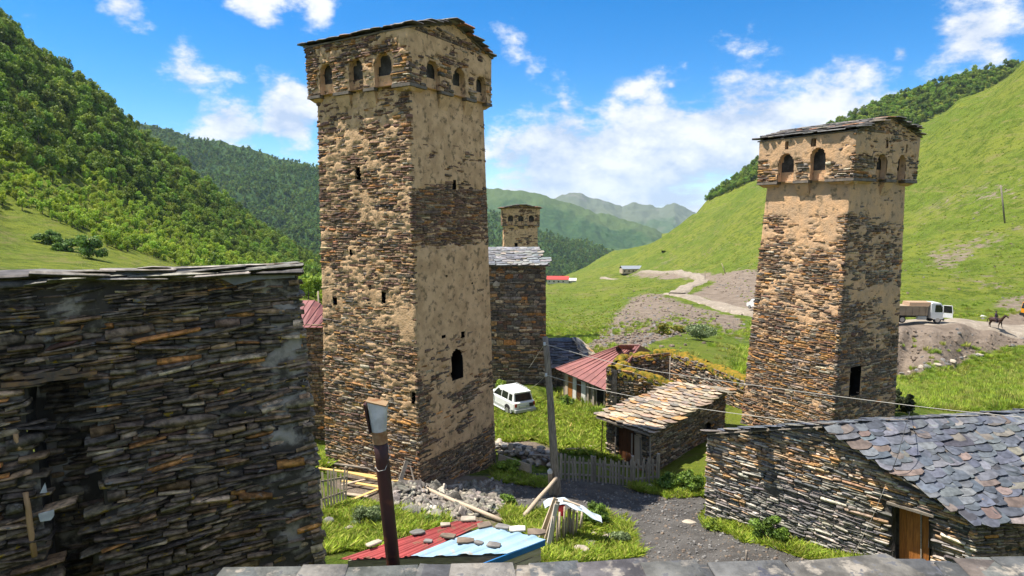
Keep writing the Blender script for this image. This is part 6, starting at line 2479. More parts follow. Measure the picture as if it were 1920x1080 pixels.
def planks():
    L = [((590, 875), (708, 893), 'wood_grey', .30, .16, 'grey-brown board on top of the plank pile reaching behind the left wall'),
         ((596, 886), (705, 903), 'wood_yellow', .22, .16, 'yellow plank just under the grey-brown top board of the pile'),
         ((640, 896), (712, 914), 'wood_yellow', .34, .18, 'thick bright yellow beam in the plank pile behind the pipe'),
         ((642, 908), (715, 922), 'wood_yellow', .16, .18, 'lower bright yellow plank in the pile behind the pipe'),
         ((603, 964), (712, 921), 'wood_yellow', .08, .15, 'long narrow yellow plank lying diagonally below the small picket panel'),
         ((645, 929), (690, 936), 'wood_pale', .08, .2, 'short pinkish board on the ground below the yellow planks'),
         ((690, 890), (748, 881), 'wood_yellow', .26, .14, 'yellow plank end pointing at the tower right of the pipe'),
         ((706, 900), (756, 889), 'wood_yellow', .20, .13, 'thin yellow plank right of the pipe, second from the tower'),
         ((716, 907), (790, 912), 'wood_yellow', .16, .13, 'yellow plank running from the pipe to the tower corner'),
         ((640, 918), (700, 905), 'wood_pale', .2, .14, 'pale crossing plank inside the yellow pile'),
         ((712, 893), (786, 906), 'wood_pale', .26, .12, 'pale thin plank leaning along the tower foot')]
    for i, (a, b, mt, lift, w, lb) in enumerate(L):
        p, q = G(*a), G(*b)
        o = board('plank', p + A(0, 0, lift), q + A(0, 0, lift + .04), w * .95, .05, MT[mt])
        tag(o, lb, 'plank', 'planks piled at the foot of the tower')
    o = board('plank', G(744, 920) + A(0, 0, .0), at(763, 864, Y=G(744, 920)[1] + .7), .17, .05, MT['wood_grey'], up=A(.4, -1, 0))
    tag(o, 'grey board leaning upright against the tower beside the pipe', 'plank')
    o = board('plank', G(779, 912) + A(0, 0, 0), at(769, 872, Y=G(779, 912)[1] + .5), .06, .04, MT['wood_grey'], up=A(.4, -1, 0))
    tag(o, 'thin dark stake leaning against the tower near its corner', 'stake')


planks()


def rubble():
    rng = np.random.default_rng(12)
    # slates and broken stone heaped at the foot of the tower: the larger ones as parts, chips joined
    c = G(850, 940)
    root = thing('rubble_heap', 'heap of broken slates and stones at the shaded foot of the tallest tower', 'rubble', c)
    acc = Pieces(STONES, MT['stone'])
    poly = [(722, 912), (790, 922), (870, 912), (935, 905), (950, 935), (935, 965), (880, 968), (800, 975), (735, 965), (720, 940)]
    W = np.array([G(*p)[:2] for p in poly])
    lo, hi = W.min(0), W.max(0)
    n = 1700
    x = lo[0] + (hi[0] - lo[0]) * rng.random(n); y = lo[1] + (hi[1] - lo[1]) * rng.random(n)
    k = inpoly(x, y, [tuple(w) for w in W])
    x, y = x[k], y[k]
    z = terrain(x, y)
    hump = .42 * np.exp(-((x - G(765, 940)[0]) ** 2 + (y - G(765, 935)[1]) ** 2) / 1.4) + .25 * fbm(np.stack([x, y, x * 0], 1) * 1.2, 2, 4)
    n = len(x)
    C = np.stack([x, y, z + hump * rng.random(n) ** .4], 1)
    Nn = rng.normal(size=(n, 3)) * .45 + A(-.1, -.25, 1); Nn /= np.linalg.norm(Nn, axis=1)[:, None]
    U = np.cross(Nn, rng.normal(size=(n, 3))); U /= np.linalg.norm(U, axis=1)[:, None]
    V = np.cross(Nn, U)
    sz = np.minimum(rng.lognormal(math.log(.23), .5, n), .62)
    fr = np.stack([U * sz[:, None] * 1.25, V * sz[:, None] * .85, Nn * (sz * .16 + .03)[:, None]], 2)
    acc.add(rng.integers(0, len(STONES), n), C, fr, pal(rng, n, [(3, (.18, .16, .135)), (3, (.12, .11, .095)), (2, (.25, .225, .19)), (.8, (.36, .32, .26))]), np.ones(n))
    acc.finish('slate_piece', 'slate_chips', root, limit=220)


rubble()
for i, (px, py, w, h, mt, lb) in enumerate([
        (766, 966, 46, 26, 'grey_rock', 'big grey boulder in the grass left of the rubble, nearest the pipe'),
        (806, 963, 30, 22, 'white_rock', 'whitish boulder right of the big grey one beside the rubble'),
        (843, 958, 22, 14, 'grey_rock', 'grey stone between the whitish boulder and the long log'),
        (656, 997, 26, 18, 'pale_rock', 'pale stone in the grass below the plank pile'),
        (617, 986, 36, 20, 'grey_rock', 'flat grey stone at the corner of the big left wall'),
        (1292, 981, 36, 6, 'pale_rock', 'flat white stone on the path at the corner of the barn'),
        (1088, 1036, 40, 24, 'pale_rock', 'pale stone at the bottom of the grassy mound'),
        (1108, 1024, 44, 16, 'grey_rock', 'dark flat slab lying on the grassy mound'),
        (1140, 1014, 30, 18, 'pale_rock', 'tan stone at the right side of the grassy mound'),
        (1112, 1004, 16, 10, 'pale_rock', 'little tan stone just above the dark slab on the mound'),
        (1215, 915, 30, 12, 'pale_rock', 'pale rock below the bush at the right end of the picket fence'),
        (1280, 912, 24, 12, 'pale_rock', 'pale rock half hidden in the bush left of the barn'),
        (1448, 1024, 26, 10, 'grey_rock', 'flat stone under the bush at the barn wall'),
        (1490, 1024, 26, 14, 'pale_rock', 'pale stone right of the bush at the barn wall'),
        (1412, 1018, 20, 8, 'grey_rock', 'small flat stone left of the bush at the barn wall'),
        (1020, 797, 26, 10, 'grey_rock', 'grey plate of stone on the grass beside the utility pole'),
        (928, 925, 24, 14, 'ochre_rock', 'ochre lichen-covered stone at the right corner of the tallest tower')]):
    if mt == 'ochre_rock':
        MT.setdefault('ochre_rock', mat('ochre_rock', (.34, .21, .05), (.16, .12, .08), nscale=4, bump=.6, bscale=12, rough=.9))
    p = G(px, py)
    s = p[1] / 1200
    rock(p + A(0, 0, h * s * .28), (w * s / 2, w * s / 2 * .75, h * s * .55), MT[mt], lb, None, i)


def dry_wall():
    """tumbled dry-stone wall and trough by the path, left of the pole"""
    rng = np.random.default_rng(15)
    root = thing('dry_stone_wall', 'tumbled low dry-stone wall left of the utility pole above the path', 'wall', G(985, 868))
    mt = [MT['pale_rock'], MT['grey_rock'], MT['brown_rock']]
    n = 0
    for k in range(130):
        f = rng.random()
        px = 930 + 112 * f
        py = 846 + 26 * f + rng.normal() * 4
        p = G(px, py)
        s = rng.uniform(.13, .34)
        o = bpy.data.objects.new('stone', rock_mesh(int(rng.integers(0, 7)), mt[int(rng.choice(3, p=[.5, .3, .2]))]))
        o.color = (0, 0, 0, 1)
        place(o, root, Matrix.Translation(Vector(p + A(0, 0, rng.random() * .55))) @ Matrix.Rotation(rng.random() * 6, 4, 'Z') @ Matrix.Diagonal((s, s * .8, s * .6, 1)))
    # retaining boards
    board('board', G(935, 872) + A(0, 0, .35), G(995, 892) + A(0, 0, .3), .5, .05, MT['wood_pale'], root, up=A(.2, -1, .2))
    board('board', G(993, 870) + A(0, 0, .5), G(1040, 872) + A(0, 0, .5), .10, .06, MT['wood_grey'], root)
    board('post', G(995, 892) + A(0, 0, -.1), G(995, 892) + A(0, 0, .75), .1, .1, MT['wood_grey'], root)
    board('marker_stone', G(957, 856) + A(0, 0, 0), G(957, 856) + A(.02, 0, .75), .26, .14, MT['pale_rock'], root, up=A(0, -1, 0))


dry_wall()


def stick_stack():
    rng = np.random.default_rng(17)
    base = G(1055, 1012)
    root = thing('stick_stack', 'upright stack of pale split sticks on the grassy mound below the utility pole', 'stick stack', base)
    # main leaning pale boards
    for (a, b, w, mt) in [((1010, 1018), (1042, 934), .2, 'wood_pale'), ((1020, 1022), (1046, 940), .17, 'wood_pale'), ((1027, 1028), (1043, 945), .16, 'wood_white'), ((1036, 1012), (1040, 950), .12, 'wood_grey')]:
        p = G(*a); q = at(*b, Y=p[1] + .35)
        board('split_board', p - A(0, 0, .05), q, w, .06, MT[mt], root, up=A(.5, -1, .2))
    for k in range(20):
        f = k / 19
        px = 1034 + 54 * f + rng.normal() * 2
        p = G(px, 1024 - 24 * f + rng.normal() * 3)
        top = at(px + 3 + rng.normal() * 2, 962 - 8 * f + rng.normal() * 5 + (12 if k % 3 == 0 else 0), Y=p[1] + rng.uniform(-.1, .25))
        stick('stick', None, None, p - A(0, 0, .1), top, rng.uniform(.03, .06), rng.uniform(.025, .05), MT['wood_pale'] if k % 3 else MT['wood_grey'], n=6, segs=2, parent=root)
    # pale blue sheet over it, with a board on top
    P0 = [(1022, 946), (1040, 938), (1062, 940), (1085, 950), (1108, 962), (1130, 975)]
    Yb = base[1] + .2
    V = []
    n, m_ = 30, 6
    for i in range(n + 1):
        f = i / n * (len(P0) - 1)
        k = min(int(f), len(P0) - 2); g = f - k
        px = P0[k][0] * (1 - g) + P0[k + 1][0] * g; py = P0[k][1] * (1 - g) + P0[k + 1][1] * g
        for j in range(m_ + 1):
            h = j / m_
            p = at(px - 3 * h, py + 13 * (1 - h) - 6, Y=Yb - .35 + .75 * h)
            V.append(p + A(0, 0, .05 * math.sin(i * .7 + j) * .6))
    ii = np.arange((n + 1) * (m_ + 1)).reshape(n + 1, m_ + 1)
    Q = np.stack([ii[:-1, :-1], ii[1:, :-1], ii[1:, 1:], ii[:-1, 1:]], -1).reshape(-1, 4)
    V = np.array(V)
    me = np_mesh('tarpaulin', np.concatenate([V, V - A(0, 0, .012)]), [np.concatenate([Q, Q[:, ::-1] + len(V)])], MT['tarp'], smooth=True)
    tag(mesh_obj('tarpaulin', me), 'pale blue sheet draped over the stack of split sticks', 'tarpaulin')
    o = board('plank', at(1055, 939, Y=Yb + .1) + A(0, 0, .05), at(1088, 951, Y=Yb + .1) + A(0, 0, .06), .12, .04, MT['wood_pale'])
    tag(o, 'small board lying on top of the pale blue sheet', 'plank')
    # red rag
    mb = MB()
    c = at(1053, 957, Y=base[1] - .15)
    pts = [c + A(-.12, 0, .14), c + A(.1, .02, .18), c + A(.13, -.04, -.1), c + A(.02, -.06, -.22), c + A(-.1, -.04, -.16)]
    mb.prism(pts, A(.02, .1, .02))
    tag(mb.build('rag', MT['red_cloth'], bevel=.02), 'red rag tucked under the pale blue sheet', 'rag')


MT['wood_white'] = mat('bleached_wood', (.58, .53, .47), (.42, .37, .32), nscale=3, coord='obj', stretch=(1, 12, 12), bump=.3, bscale=4, rough=.85)
stick_stack()
p = G(1398, 1054)
stick('stake', 'short dark stake standing on the path beyond the foreground slates', 'stake', p - A(0, 0, .2), p + A(.02, 0, .42), .045, .04, MT['bark_pole'])
MT['wood_tan'] = mat('tan_wood', (.48, .29, .14), (.36, .21, .10), nscale=3, coord='obj', stretch=(8, 8, 1), rough=.6)
# loose things in the recess of the left wall
o = stick('tool_handle', 'pale wooden handle standing in the dark recess of the left wall', 'handle', PLW.pos(*PLW.px(66, 1040), .06), PLW.pos(*PLW.px(50, 921), .05), .038, .034, MT['wood_tan'])
o = stick('tool_handle', 'short pale stick end poking out under a slab above the handle in the left wall', 'handle', PLW.pos(*PLW.px(38, 842), .05), PLW.pos(*PLW.px(31, 812), .05), .032, .03, MT['wood_tan'])
mb = MB(); q = [PLW.pos(*PLW.px(x, y), -.02) for x, y in ((74, 926), (88, 924), (84, 906))]
mb.prism(q, PLW.n * .02); tag(mb.build('scrap', MT['white_plastic']), 'small white triangular scrap stuck in the left wall', 'scrap')
mb = MB(); q = [PLW.pos(*PLW.px(x, y), .0) for x, y in ((72, 962), (102, 954), (102, 966), (96, 974), (76, 977))]
mb.prism(q, PLW.n * .05); tag(mb.build('scrap', MT['white_plastic'], bevel=.008), 'crumpled white packet stuck in the left wall below the triangular scrap', 'scrap')
# timber clutter in the grass
for i, (a, b, mt, lb) in enumerate([((1056, 826), (1072, 800), 'wood_yellow', 'yellow stick of the crossed pair in the grass right of the pole'), ((1062, 804), (1076, 818), 'wood_yellow', 'short yellow stick crossing another in the grass'), ((1075, 835), (1112, 845), 'wood_pale', 'pale pole on the grass in front of the shed'),
                                    ((1085, 828), (1120, 846), 'wood_grey', 'grey pole on the grass in front of the shed'), ((1060, 846), (1100, 848), 'wood_pale', 'bleached pole along the top of the picket fence')]):
    stick('pole', lb, 'pole', G(*a) + A(0, 0, .12), G(*b) + A(0, 0, .25), .05, .04, MT[mt], n=6)

# ------------------------------------------------------------------ vehicles
def wheel(root, x, y, r, w, out):
    t = thing_part_local('wheel', root, (x, y, r))
    mb = MB(); mb.tube([(0, -w / 2, 0), (0, -w / 2 + .03, 0), (0, w / 2 - .03, 0), (0, w / 2, 0)], [r * .92, r, r, r * .92], 20)
    mb.build('tyre', MT['rubber'], t, world=WM[t.name], smooth=False)
    mb = MB(); o = out * (w / 2)
    mb.tube([(0, o - out * .02, 0), (0, o + out * .012, 0)], r * .62, 14)
    mb.build('rim', MT['rim'], t, world=WM[t.name])


def thing_part_local(name, parent, loc):
    o = bpy.data.objects.new(name, None)
    o.empty_display_size = .1
    return place(o, parent, WM[parent.name] @ Matrix.Translation(Vector(loc)))


def pbuild(mb, name, material, root, **kw):
    return mb.build(name, material, root, world=WM[root.name], **kw)


def suv():
    hd = nrm(A(-.50, .866, 0))
    rear = G(985, 780)
    c = rear + hd * 2.35
    z = gz(c[0], c[1]) + .02
    m = Matrix(((hd[0], -hd[1], 0, c[0]), (hd[1], hd[0], 0, c[1]), (0, 0, 1, z), (0, 0, 0, 1)))
    root = thing('off_road_car', 'white off-road estate car parked on the grass behind the tallest tower', 'car', None, mat=m)
    W = .88

    def ring(x, zs, ws):
        return [(x, -w, z_) for z_, w in zip(zs, ws)] + [(x, w, z_) for z_, w in zip(reversed(zs), reversed(ws))]
    # lower body: sections from rear bumper to nose
    mb = MB()
    secs = [(-2.30, (.50, .62, .98, 1.06), (.72, .78, .78, .74)), (-2.18, (.40, .60, 1.02, 1.10), (.80, .87, .85, .80)), (-1.0, (.38, .58, 1.05, 1.12), (.84, .90, .88, .82)), (.6, (.38, .58, 1.04, 1.10), (.84, .90, .88, .82)),
            (1.0, (.38, .58, 1.02, 1.08), (.84, .90, .87, .80)), (1.95, (.42, .58, .96, 1.02), (.82, .87, .83, .74)), (2.28, (.48, .60, .84, .92), (.72, .78, .74, .62))]
    mb.loft([ring(x, zs, ws) for x, zs, ws in secs])
    pbuild(mb, 'body', MT['white_paint'], root, bevel=.02, segs=2)
    # cabin
    mb = MB()
    cab = [(-2.10, (1.05, 1.10), (.80, .78)), (-1.92, (1.05, 1.70), (.82, .66)), (-1.6, (1.05, 1.76), (.83, .68)), (-.2, (1.05, 1.79), (.83, .69)), (.25, (1.05, 1.75), (.83, .68)), (1.05, (1.05, 1.10), (.80, .76))]
    mb.loft([ring(x, zs, ws) for x, zs, ws in cab])
    pbuild(mb, 'cabin', MT['white_paint'], root, bevel=.025, segs=2)
    # windows: slightly proud dark panes on both sides
    def sidey(x, z_):
        k = (z_ - 1.05) / .70
        return .83 - .15 * k + .012
    for sgn in (-1, 1):
        for q in ([(-1.88, 1.16), (-1.42, 1.16), (-1.42, 1.58), (-1.80, 1.58)], [(-1.28, 1.16), (-.45, 1.16), (-.45, 1.62), (-1.26, 1.60)], [(-.37, 1.16), (.72, 1.16), (.18, 1.62), (-.37, 1.62)]):
            mb = MB(); mb.prism([(x, sgn * sidey(x, z_), z_) for x, z_ in q], (0, sgn * -.03, 0))
            pbuild(mb, 'side_window', MT['glass'], root)
        mb = MB(); mb.hexa([(-2.0, sgn * .88, .36), (1.95, sgn * .88, .36), (1.95, sgn * .92, .36), (-2.0, sgn * .92, .36), (-2.0, sgn * .88, .60), (1.95, sgn * .88, .60), (1.95, sgn * .915, .60), (-2.0, sgn * .915, .60)])
        pbuild(mb, 'side_cladding', MT['silver_clad'], root)
        mb = MB(); mb.box((-.1, sgn * .93, .36), (2.1, .14, .06)); pbuild(mb, 'running_board', MT['white_paint'], root)
        mb = MB(); mb.tube([(-1.65, sgn * .60, 1.80), (-1.5, sgn * .60, 1.85), (-.1, sgn * .60, 1.87), (.1, sgn * .60, 1.80)], .02, 6); pbuild(mb, 'roof_rail', MT['silver_clad'], root)
        mb = MB(); mb.box((.62, sgn * 1.0, 1.18), (.12, .2, .16)); pbuild(mb, 'mirror', MT['black_plastic'], root, bevel=.02)
        mb = MB(); mb.box((-2.26, sgn * .72, .92), (.12, .16, .26)); pbuild(mb, 'tail_light', MT['red_lamp'], root, bevel=.015)
        for x in (-1.42, 1.35):
            mb = MB()
            arc = [(x + .46 * math.cos(a), sgn * .89, .40 + .46 * math.sin(a)) for a in np.linspace(math.pi, 0, 11)]
            mb.prism(arc, (0, sgn * .02, 0)); pbuild(mb, 'wheel_arch', MT['black_plastic'], root)
            wheel(root, x, sgn * .80, .38, .26, sgn)
    mb = MB(); mb.prism([(-2.125, -.66, 1.14), (-2.125, .66, 1.14), (-1.965, .60, 1.62), (-1.965, -.60, 1.62)], (-.012, 0, .003)); pbuild(mb, 'rear_window', MT['glass'], root)
    mb = MB(); mb.box((-2.34, 0, .52), (.22, 1.66, .22)); pbuild(mb, 'rear_bumper', MT['silver_clad'], root, bevel=.04)
    mb = MB(); mb.box((-2.315, 0, .80), (.06, .95, .16)); pbuild(mb, 'tailgate_trim', MT['silver_clad'], root, bevel=.01)
    mb = MB(); mb.box((-2.35, .22, .80), (.02, .50, .11)); pbuild(mb, 'number_plate', MT['plate'], root)
    # spare-wheel-side ladder seen as dark bars at the right of the tailgate
    mb = MB(); mb.box((-2.33, -.5, .86), (.05, .34, .26)); pbuild(mb, 'step_carrier', MT['black_plastic'], root)
    mb = MB(); mb.prism([(.25, -.62, 1.70), (.25, .62, 1.70), (.98, .70, 1.14), (.98, -.70, 1.14)], (.012, 0, .012)); pbuild(mb, 'windscreen', MT['glass'], root)
    mb = MB(); mb.box((-2.0, 0, 1.74), (.22, 1.2, .05)); pbuild(mb, 'spoiler', MT['white_paint'], root, bevel=.015)
    for sgn in (-1, 1):
        mb = MB(); mb.box((2.24, sgn * .55, .80), (.12, .34, .16)); pbuild(mb, 'headlight', MT['plate'], root, bevel=.02)


suv()


def tipper():
    c = at(1712, 613, Y=95.0)
    z = gz(c[0], c[1]) + .40
    hd = nrm(A(.995, -.10, 0))
    m = Matrix(((hd[0], -hd[1], 0, c[0]), (hd[1], hd[0], 0, c[1]), (0, 0, 1, z), (0, 0, 0, 1)))
    root = thing('tipper_truck', 'tipper truck with white cab and open door on the dirt road behind the right tower', 'truck', None, mat=m)
    S_ = 1.0
    mb = MB(); mb.box((-1.2, 0, .95), (7.0, .9, .3)); pbuild(mb, 'chassis', MT['black_plastic'], root)
    # tipper body
    mb = MB()
    mb.hexa([(-4.8, -1.2, 1.15), (1.3, -1.2, 1.15), (1.3, 1.2, 1.15), (-4.8, 1.2, 1.15), (-5.0, -1.25, 2.55), (1.35, -1.25, 2.55), (1.35, 1.25, 2.55), (-5.0, 1.25, 2.55)])
    pbuild(mb, 'tipper_body', MT['tipper'], root, bevel=.02)
    for k in range(7):
        mb = MB(); mb.box((-4.5 + k * .93, -1.26, 1.85), (.12, .08, 1.35)); pbuild(mb, 'side_rib', MT['tipper'], root)
    mb = MB(); mb.box((-1.8, -1.27, 2.52), (6.3, .09, .12)); pbuild(mb, 'top_rail', MT['tipper'], root)
    mb = MB(); mb.hexa([(-1.3, -1.1, 2.5), (1.5, -1.1, 2.5), (1.5, 1.1, 2.5), (-1.3, 1.1, 2.5), (-1.2, -1.0, 3.1), (1.9, -1.0, 3.12), (1.9, 1.0, 3.12), (-1.2, 1.0, 3.1)]); pbuild(mb, 'headboard_canopy', MT['orange_load'], root, bevel=.03)
    # cab
    mb = MB()
    prof = [(1.75, .85), (1.75, 2.95), (1.95, 3.08), (3.1, 3.05), (3.45, 2.55), (3.58, 1.6), (3.58, .7), (3.2, .62), (2.2, .62)]
    mb.prism([(x, -1.2, z_) for x, z_ in prof], (0, 2.4, 0)); pbuild(mb, 'cab', MT['white_paint'], root, bevel=.05)
    mb = MB(); mb.prism([(2.3, -1.215, 1.7), (3.40, -1.215, 1.7), (3.32, -1.215, 2.5), (3.05, -1.215, 2.78), (2.35, -1.215, 2.78)], (0, .03, 0)); pbuild(mb, 'door_opening', MT['glass'], root)
    mb = MB(); mb.prism([(3.585, -1.05, 1.7), (3.585, 1.05, 1.7), (3.49, 1.0, 2.5), (3.49, -1.0, 2.5)], (.02, 0, .0)); pbuild(mb, 'windscreen', MT['glass'], root)
    # open door swung forward-out
    d = thing_part_local('door', root, (3.42, -1.24, 0))
    mb = MB(); mb.hexa([(0, 0, .95), (.95, -.75, .95), (.99, -.71, .95), (.04, .04, .95), (0, 0, 1.65), (.95, -.75, 1.65), (.99, -.71, 1.65), (.04, .04, 1.65)]); mb.build('door_panel', MT['white_paint'], d, world=WM[d.name])
    for a, b in (((0, 0, 1.65), (0, 0, 2.75)), ((0, 0, 2.75), (.85, -.67, 2.75)), ((.85, -.67, 2.75), (.95, -.75, 1.65))):
        mb = MB(); mb.tube([a, b], .05, 6); mb.build('door_frame', MT['white_paint'], d, world=WM[d.name])
    mb = MB(); mb.hexa([(.05, -.05, 1.68), (.9, -.72, 1.68), (.91, -.70, 1.68), (.06, -.03, 1.68), (.05, -.05, 2.7), (.82, -.65, 2.7), (.83, -.63, 2.7), (.06, -.03, 2.7)]); mb.build('door_glass', MT['glass'], d, world=WM[d.name])
    for x in (-3.6, -2.2, 2.75):
        for sgn in (-1, 1):
            wheel(root, x, sgn * 1.02, .52, .34, sgn)
    mb = MB(); mb.box((.55, -1.0, .8), (1.3, .5, .5)); pbuild(mb, 'fuel_tank', MT['silver_clad'], root, bevel=.06)
    mb = MB(); mb.box((3.6, 0, .62), (.2, 2.4, .35)); pbuild(mb, 'bumper', MT['black_plastic'], root, bevel=.03)


tipper()


def skin_body(name, nodes, edges, material, parent, world, sub=2):
    me = bpy.data.meshes.new(name)
    me.from_pydata([n[:3] for n in nodes], edges, [])
    o = bpy.data.objects.new(name, me)
    o.color = (0, 0, 0, 1)
    me.materials.append(material)
    place(o, parent, world)
    o.modifiers.new('skin', 'SKIN')
    if not me.skin_vertices:
        bpy.context.view_layer.objects.active = o
    lay = me.skin_vertices[0] if me.skin_vertices else None
    for i, n in enumerate(nodes):
        lay.data[i].radius = (n[3], n[3] if len(n) < 5 else n[4])
        lay.data[i].use_root = (i == 0)
    s = o.modifiers.new('sub', 'SUBSURF'); s.levels = sub; s.render_levels = sub
    me.polygons.foreach_set('use_smooth', []) if False else None
    return o


def mesh_limb_body(name, chains, material, parent, world, seg=8):
    """one continuous-looking mesh from overlapping tapered chains, remeshed into a single skin"""
    mb = MB()
    for ch in chains:
        pts = [c[:3] for c in ch]; rad = [c[3] for c in ch]
        # round the ends
        mb.tube(pts, rad, seg)
    me = bpy.data.meshes.new(name)
    me.from_pydata(mb.v, [], mb.f)
    me.materials.append(material)
    o = mesh_obj(name, me, parent, world)
    r = o.modifiers.new('remesh', 'REMESH'); r.mode = 'VOXEL'; r.voxel_size = .045; r.use_smooth_shade = True
    s = o.modifiers.new('smooth', 'SMOOTH'); s.iterations = 4; s.factor = .5
    return o


def horse_and_rider():
    c = at(1866, 617, Y=90)
    z = gz(c[0], c[1]) + .36
    hd = nrm(A(.55, -.83, 0))
    m = Matrix(((hd[0], -hd[1], 0, c[0]), (hd[1], hd[0], 0, c[1]), (0, 0, 1, z), (0, 0, 0, 1)))
    root = thing('horse', 'dark bay horse walking on the dirt road at the far right', 'horse', None, mat=m)
    body = [[(-.80, 0, 1.20, .20), (-.62, 0, 1.22, .30), (-.2, 0, 1.14, .31), (.2, 0, 1.12, .32), (.55, 0, 1.20, .29), (.78, 0, 1.28, .20)],
            [(.62, 0, 1.30, .22), (.85, 0, 1.55, .17), (1.05, 0, 1.82, .13), (1.12, 0, 1.92, .12)],
            [(1.06, 0, 1.94, .12), (1.28, 0, 1.80, .10), (1.46, 0, 1.64, .075), (1.52, 0, 1.58, .06)],
            [(1.05, .06, 1.95, .04), (1.06, .07, 2.08, .015)], [(1.05, -.06, 1.95, .04), (1.06, -.07, 2.08, .015)],
            [(-.85, 0, 1.30, .06), (-1.0, 0, 1.15, .07), (-1.05, 0, .8, .06), (-1.02, 0, .55, .03)]]
    for sy, fx, hx in ((.17, .10, -.12), (-.17, -.12, .12)):
        body.append([(.55, sy, 1.05, .16), (.58 + fx * .4, sy, .78, .10), (.56 + fx, sy, .52, .075), (.58 + fx * 1.3, sy, .28, .055), (.60 + fx * 1.5, sy, .10, .055), (.64 + fx * 1.5, sy, .02, .07)])
        body.append([(-.62, sy, 1.10, .21), (-.56 + hx * .4, sy, .85, .14), (-.74 + hx, sy, .58, .085), (-.70 + hx, sy, .30, .055), (-.68 + hx * 1.3, sy, .10, .055), (-.63 + hx * 1.3, sy, .02, .07)])
    mesh_limb_body('horse_body', body, MT['horse'], root, m)
    mb = MB(); mb.tube([(.72, 0, 1.58), (.95, 0, 1.86), (1.06, 0, 2.02)], [.05, .06, .03], 6); mb.build('mane', MT['black_plastic'], root, world=m)
    mb = MB(); mb.hexa([(-.3, -.26, 1.38), (.25, -.26, 1.36), (.25, .26, 1.36), (-.3, .26, 1.38), (-.35, -.16, 1.52), (.28, -.16, 1.50), (.28, .16, 1.50), (-.35, .16, 1.52)])
    pbuild(mb, 'saddle', MT['rust_pipe'], root, bevel=.04)
    # rider
    r = thing('person', 'rider in dark clothes sitting on the bay horse', 'person', None, mat=m)
    x0 = -.05
    fig = [[(x0, 0, 1.50, .17), (x0, 0, 1.68, .16), (x0 + .02, 0, 1.92, .19), (x0 + .02, 0, 2.06, .14), (x0 + .02, 0, 2.12, .06)],
           [(x0 + .02, .17, 2.02, .08), (x0 + .06, .25, 1.80, .065), (x0 + .28, .16, 1.66, .05), (x0 + .36, .12, 1.66, .045)],
           [(x0 + .02, -.17, 2.02, .08), (x0 + .06, -.25, 1.80, .065), (x0 + .28, -.16, 1.66, .05), (x0 + .36, -.12, 1.66, .045)],
           [(x0, .12, 1.50, .13), (x0 + .30, .32, 1.36, .10), (x0 + .24, .36, .98, .07), (x0 + .24, .36, .86, .06), (x0 + .40, .36, .82, .05)],
           [(x0, -.12, 1.50, .13), (x0 + .30, -.32, 1.36, .10), (x0 + .24, -.36, .98, .07), (x0 + .24, -.36, .86, .06), (x0 + .40, -.36, .82, .05)]]
    mesh_limb_body('clothed_body', fig, MT['rider'], r, m)
    head = [[(x0 + .02, 0, 2.10, .055), (x0 + .03, 0, 2.18, .08), (x0 + .04, 0, 2.28, .105), (x0 + .03, 0, 2.36, .09), (x0 + .03, 0, 2.40, .04)], [(x0 + .12, 0, 2.26, .03), (x0 + .155, 0, 2.24, .018)]]
    mesh_limb_body('head', head, MT['skin'], r, m)
    mb = MB(); mb.tube([(x0 + .02, 0, 2.31), (x0 + .02, 0, 2.36), (x0 + .02, 0, 2.43), (x0 + .02, 0, 2.45)], [.118, .115, .08, .02], 10); mb.build('cap', MT['rider'], r, world=m, smooth=True)
    for s_ in (-1, 1):
        mb = MB()
        for k in range(4):
            mb.tube([(x0 + .36, s_ * .12, 1.69 - k * .02), (x0 + .44, s_ * .10, 1.68 - k * .02), (x0 + .43, s_ * .06, 1.665 - k * .02)], [.014, .013, .010], 5)
        mb.tube([(x0 + .34, s_ * .10, 1.69), (x0 + .40, s_ * .06, 1.70)], [.014, .010], 5)
        mb.build('hand', MT['skin'], r, world=m)


horse_and_rider()


def orange_truck():
    c = at(1945, 609, Y=99)
    z = gz(c[0], c[1]) + .35
    m = Matrix.Translation(Vector((c[0], c[1], z)))
    root = thing('orange_truck', 'orange truck nose just entering the picture at the right edge of the road', 'truck', None, mat=m)
    mb = MB(); mb.prism([(-1.9, -1.1, .7), (-1.9, -1.1, 1.5), (-1.7, -1.1, 2.5), (-1.3, -1.1, 2.6), (1.8, -1.1, 2.6), (1.8, -1.1, .7)], (0, 2.2, 0)); pbuild(mb, 'cab', MT['orange_paint'], root, bevel=.06)
    mb = MB(); mb.box((-1.95, 0, .62), (.3, 2.2, .45)); pbuild(mb, 'bumper', MT['black_plastic'], root, bevel=.04)
    mb = MB(); mb.prism([(-1.90, -1.0, 1.55), (-1.90, 1.0, 1.55), (-1.73, .95, 2.4), (-1.73, -.95, 2.4)], (-.02, 0, 0)); pbuild(mb, 'windscreen', MT['glass'], root)
    mb = MB(); mb.prism([(-1.5, -1.11, 1.55), (-.5, -1.11, 1.55), (-.5, -1.11, 2.35), (-1.35, -1.11, 2.35)], (0, .02, 0)); pbuild(mb, 'side_window', MT['glass'], root)
    for x in (-1.1, 1.3):
        for s_ in (-1, 1):
            wheel(root, x, s_ * .95, .45, .3, s_)


orange_truck()


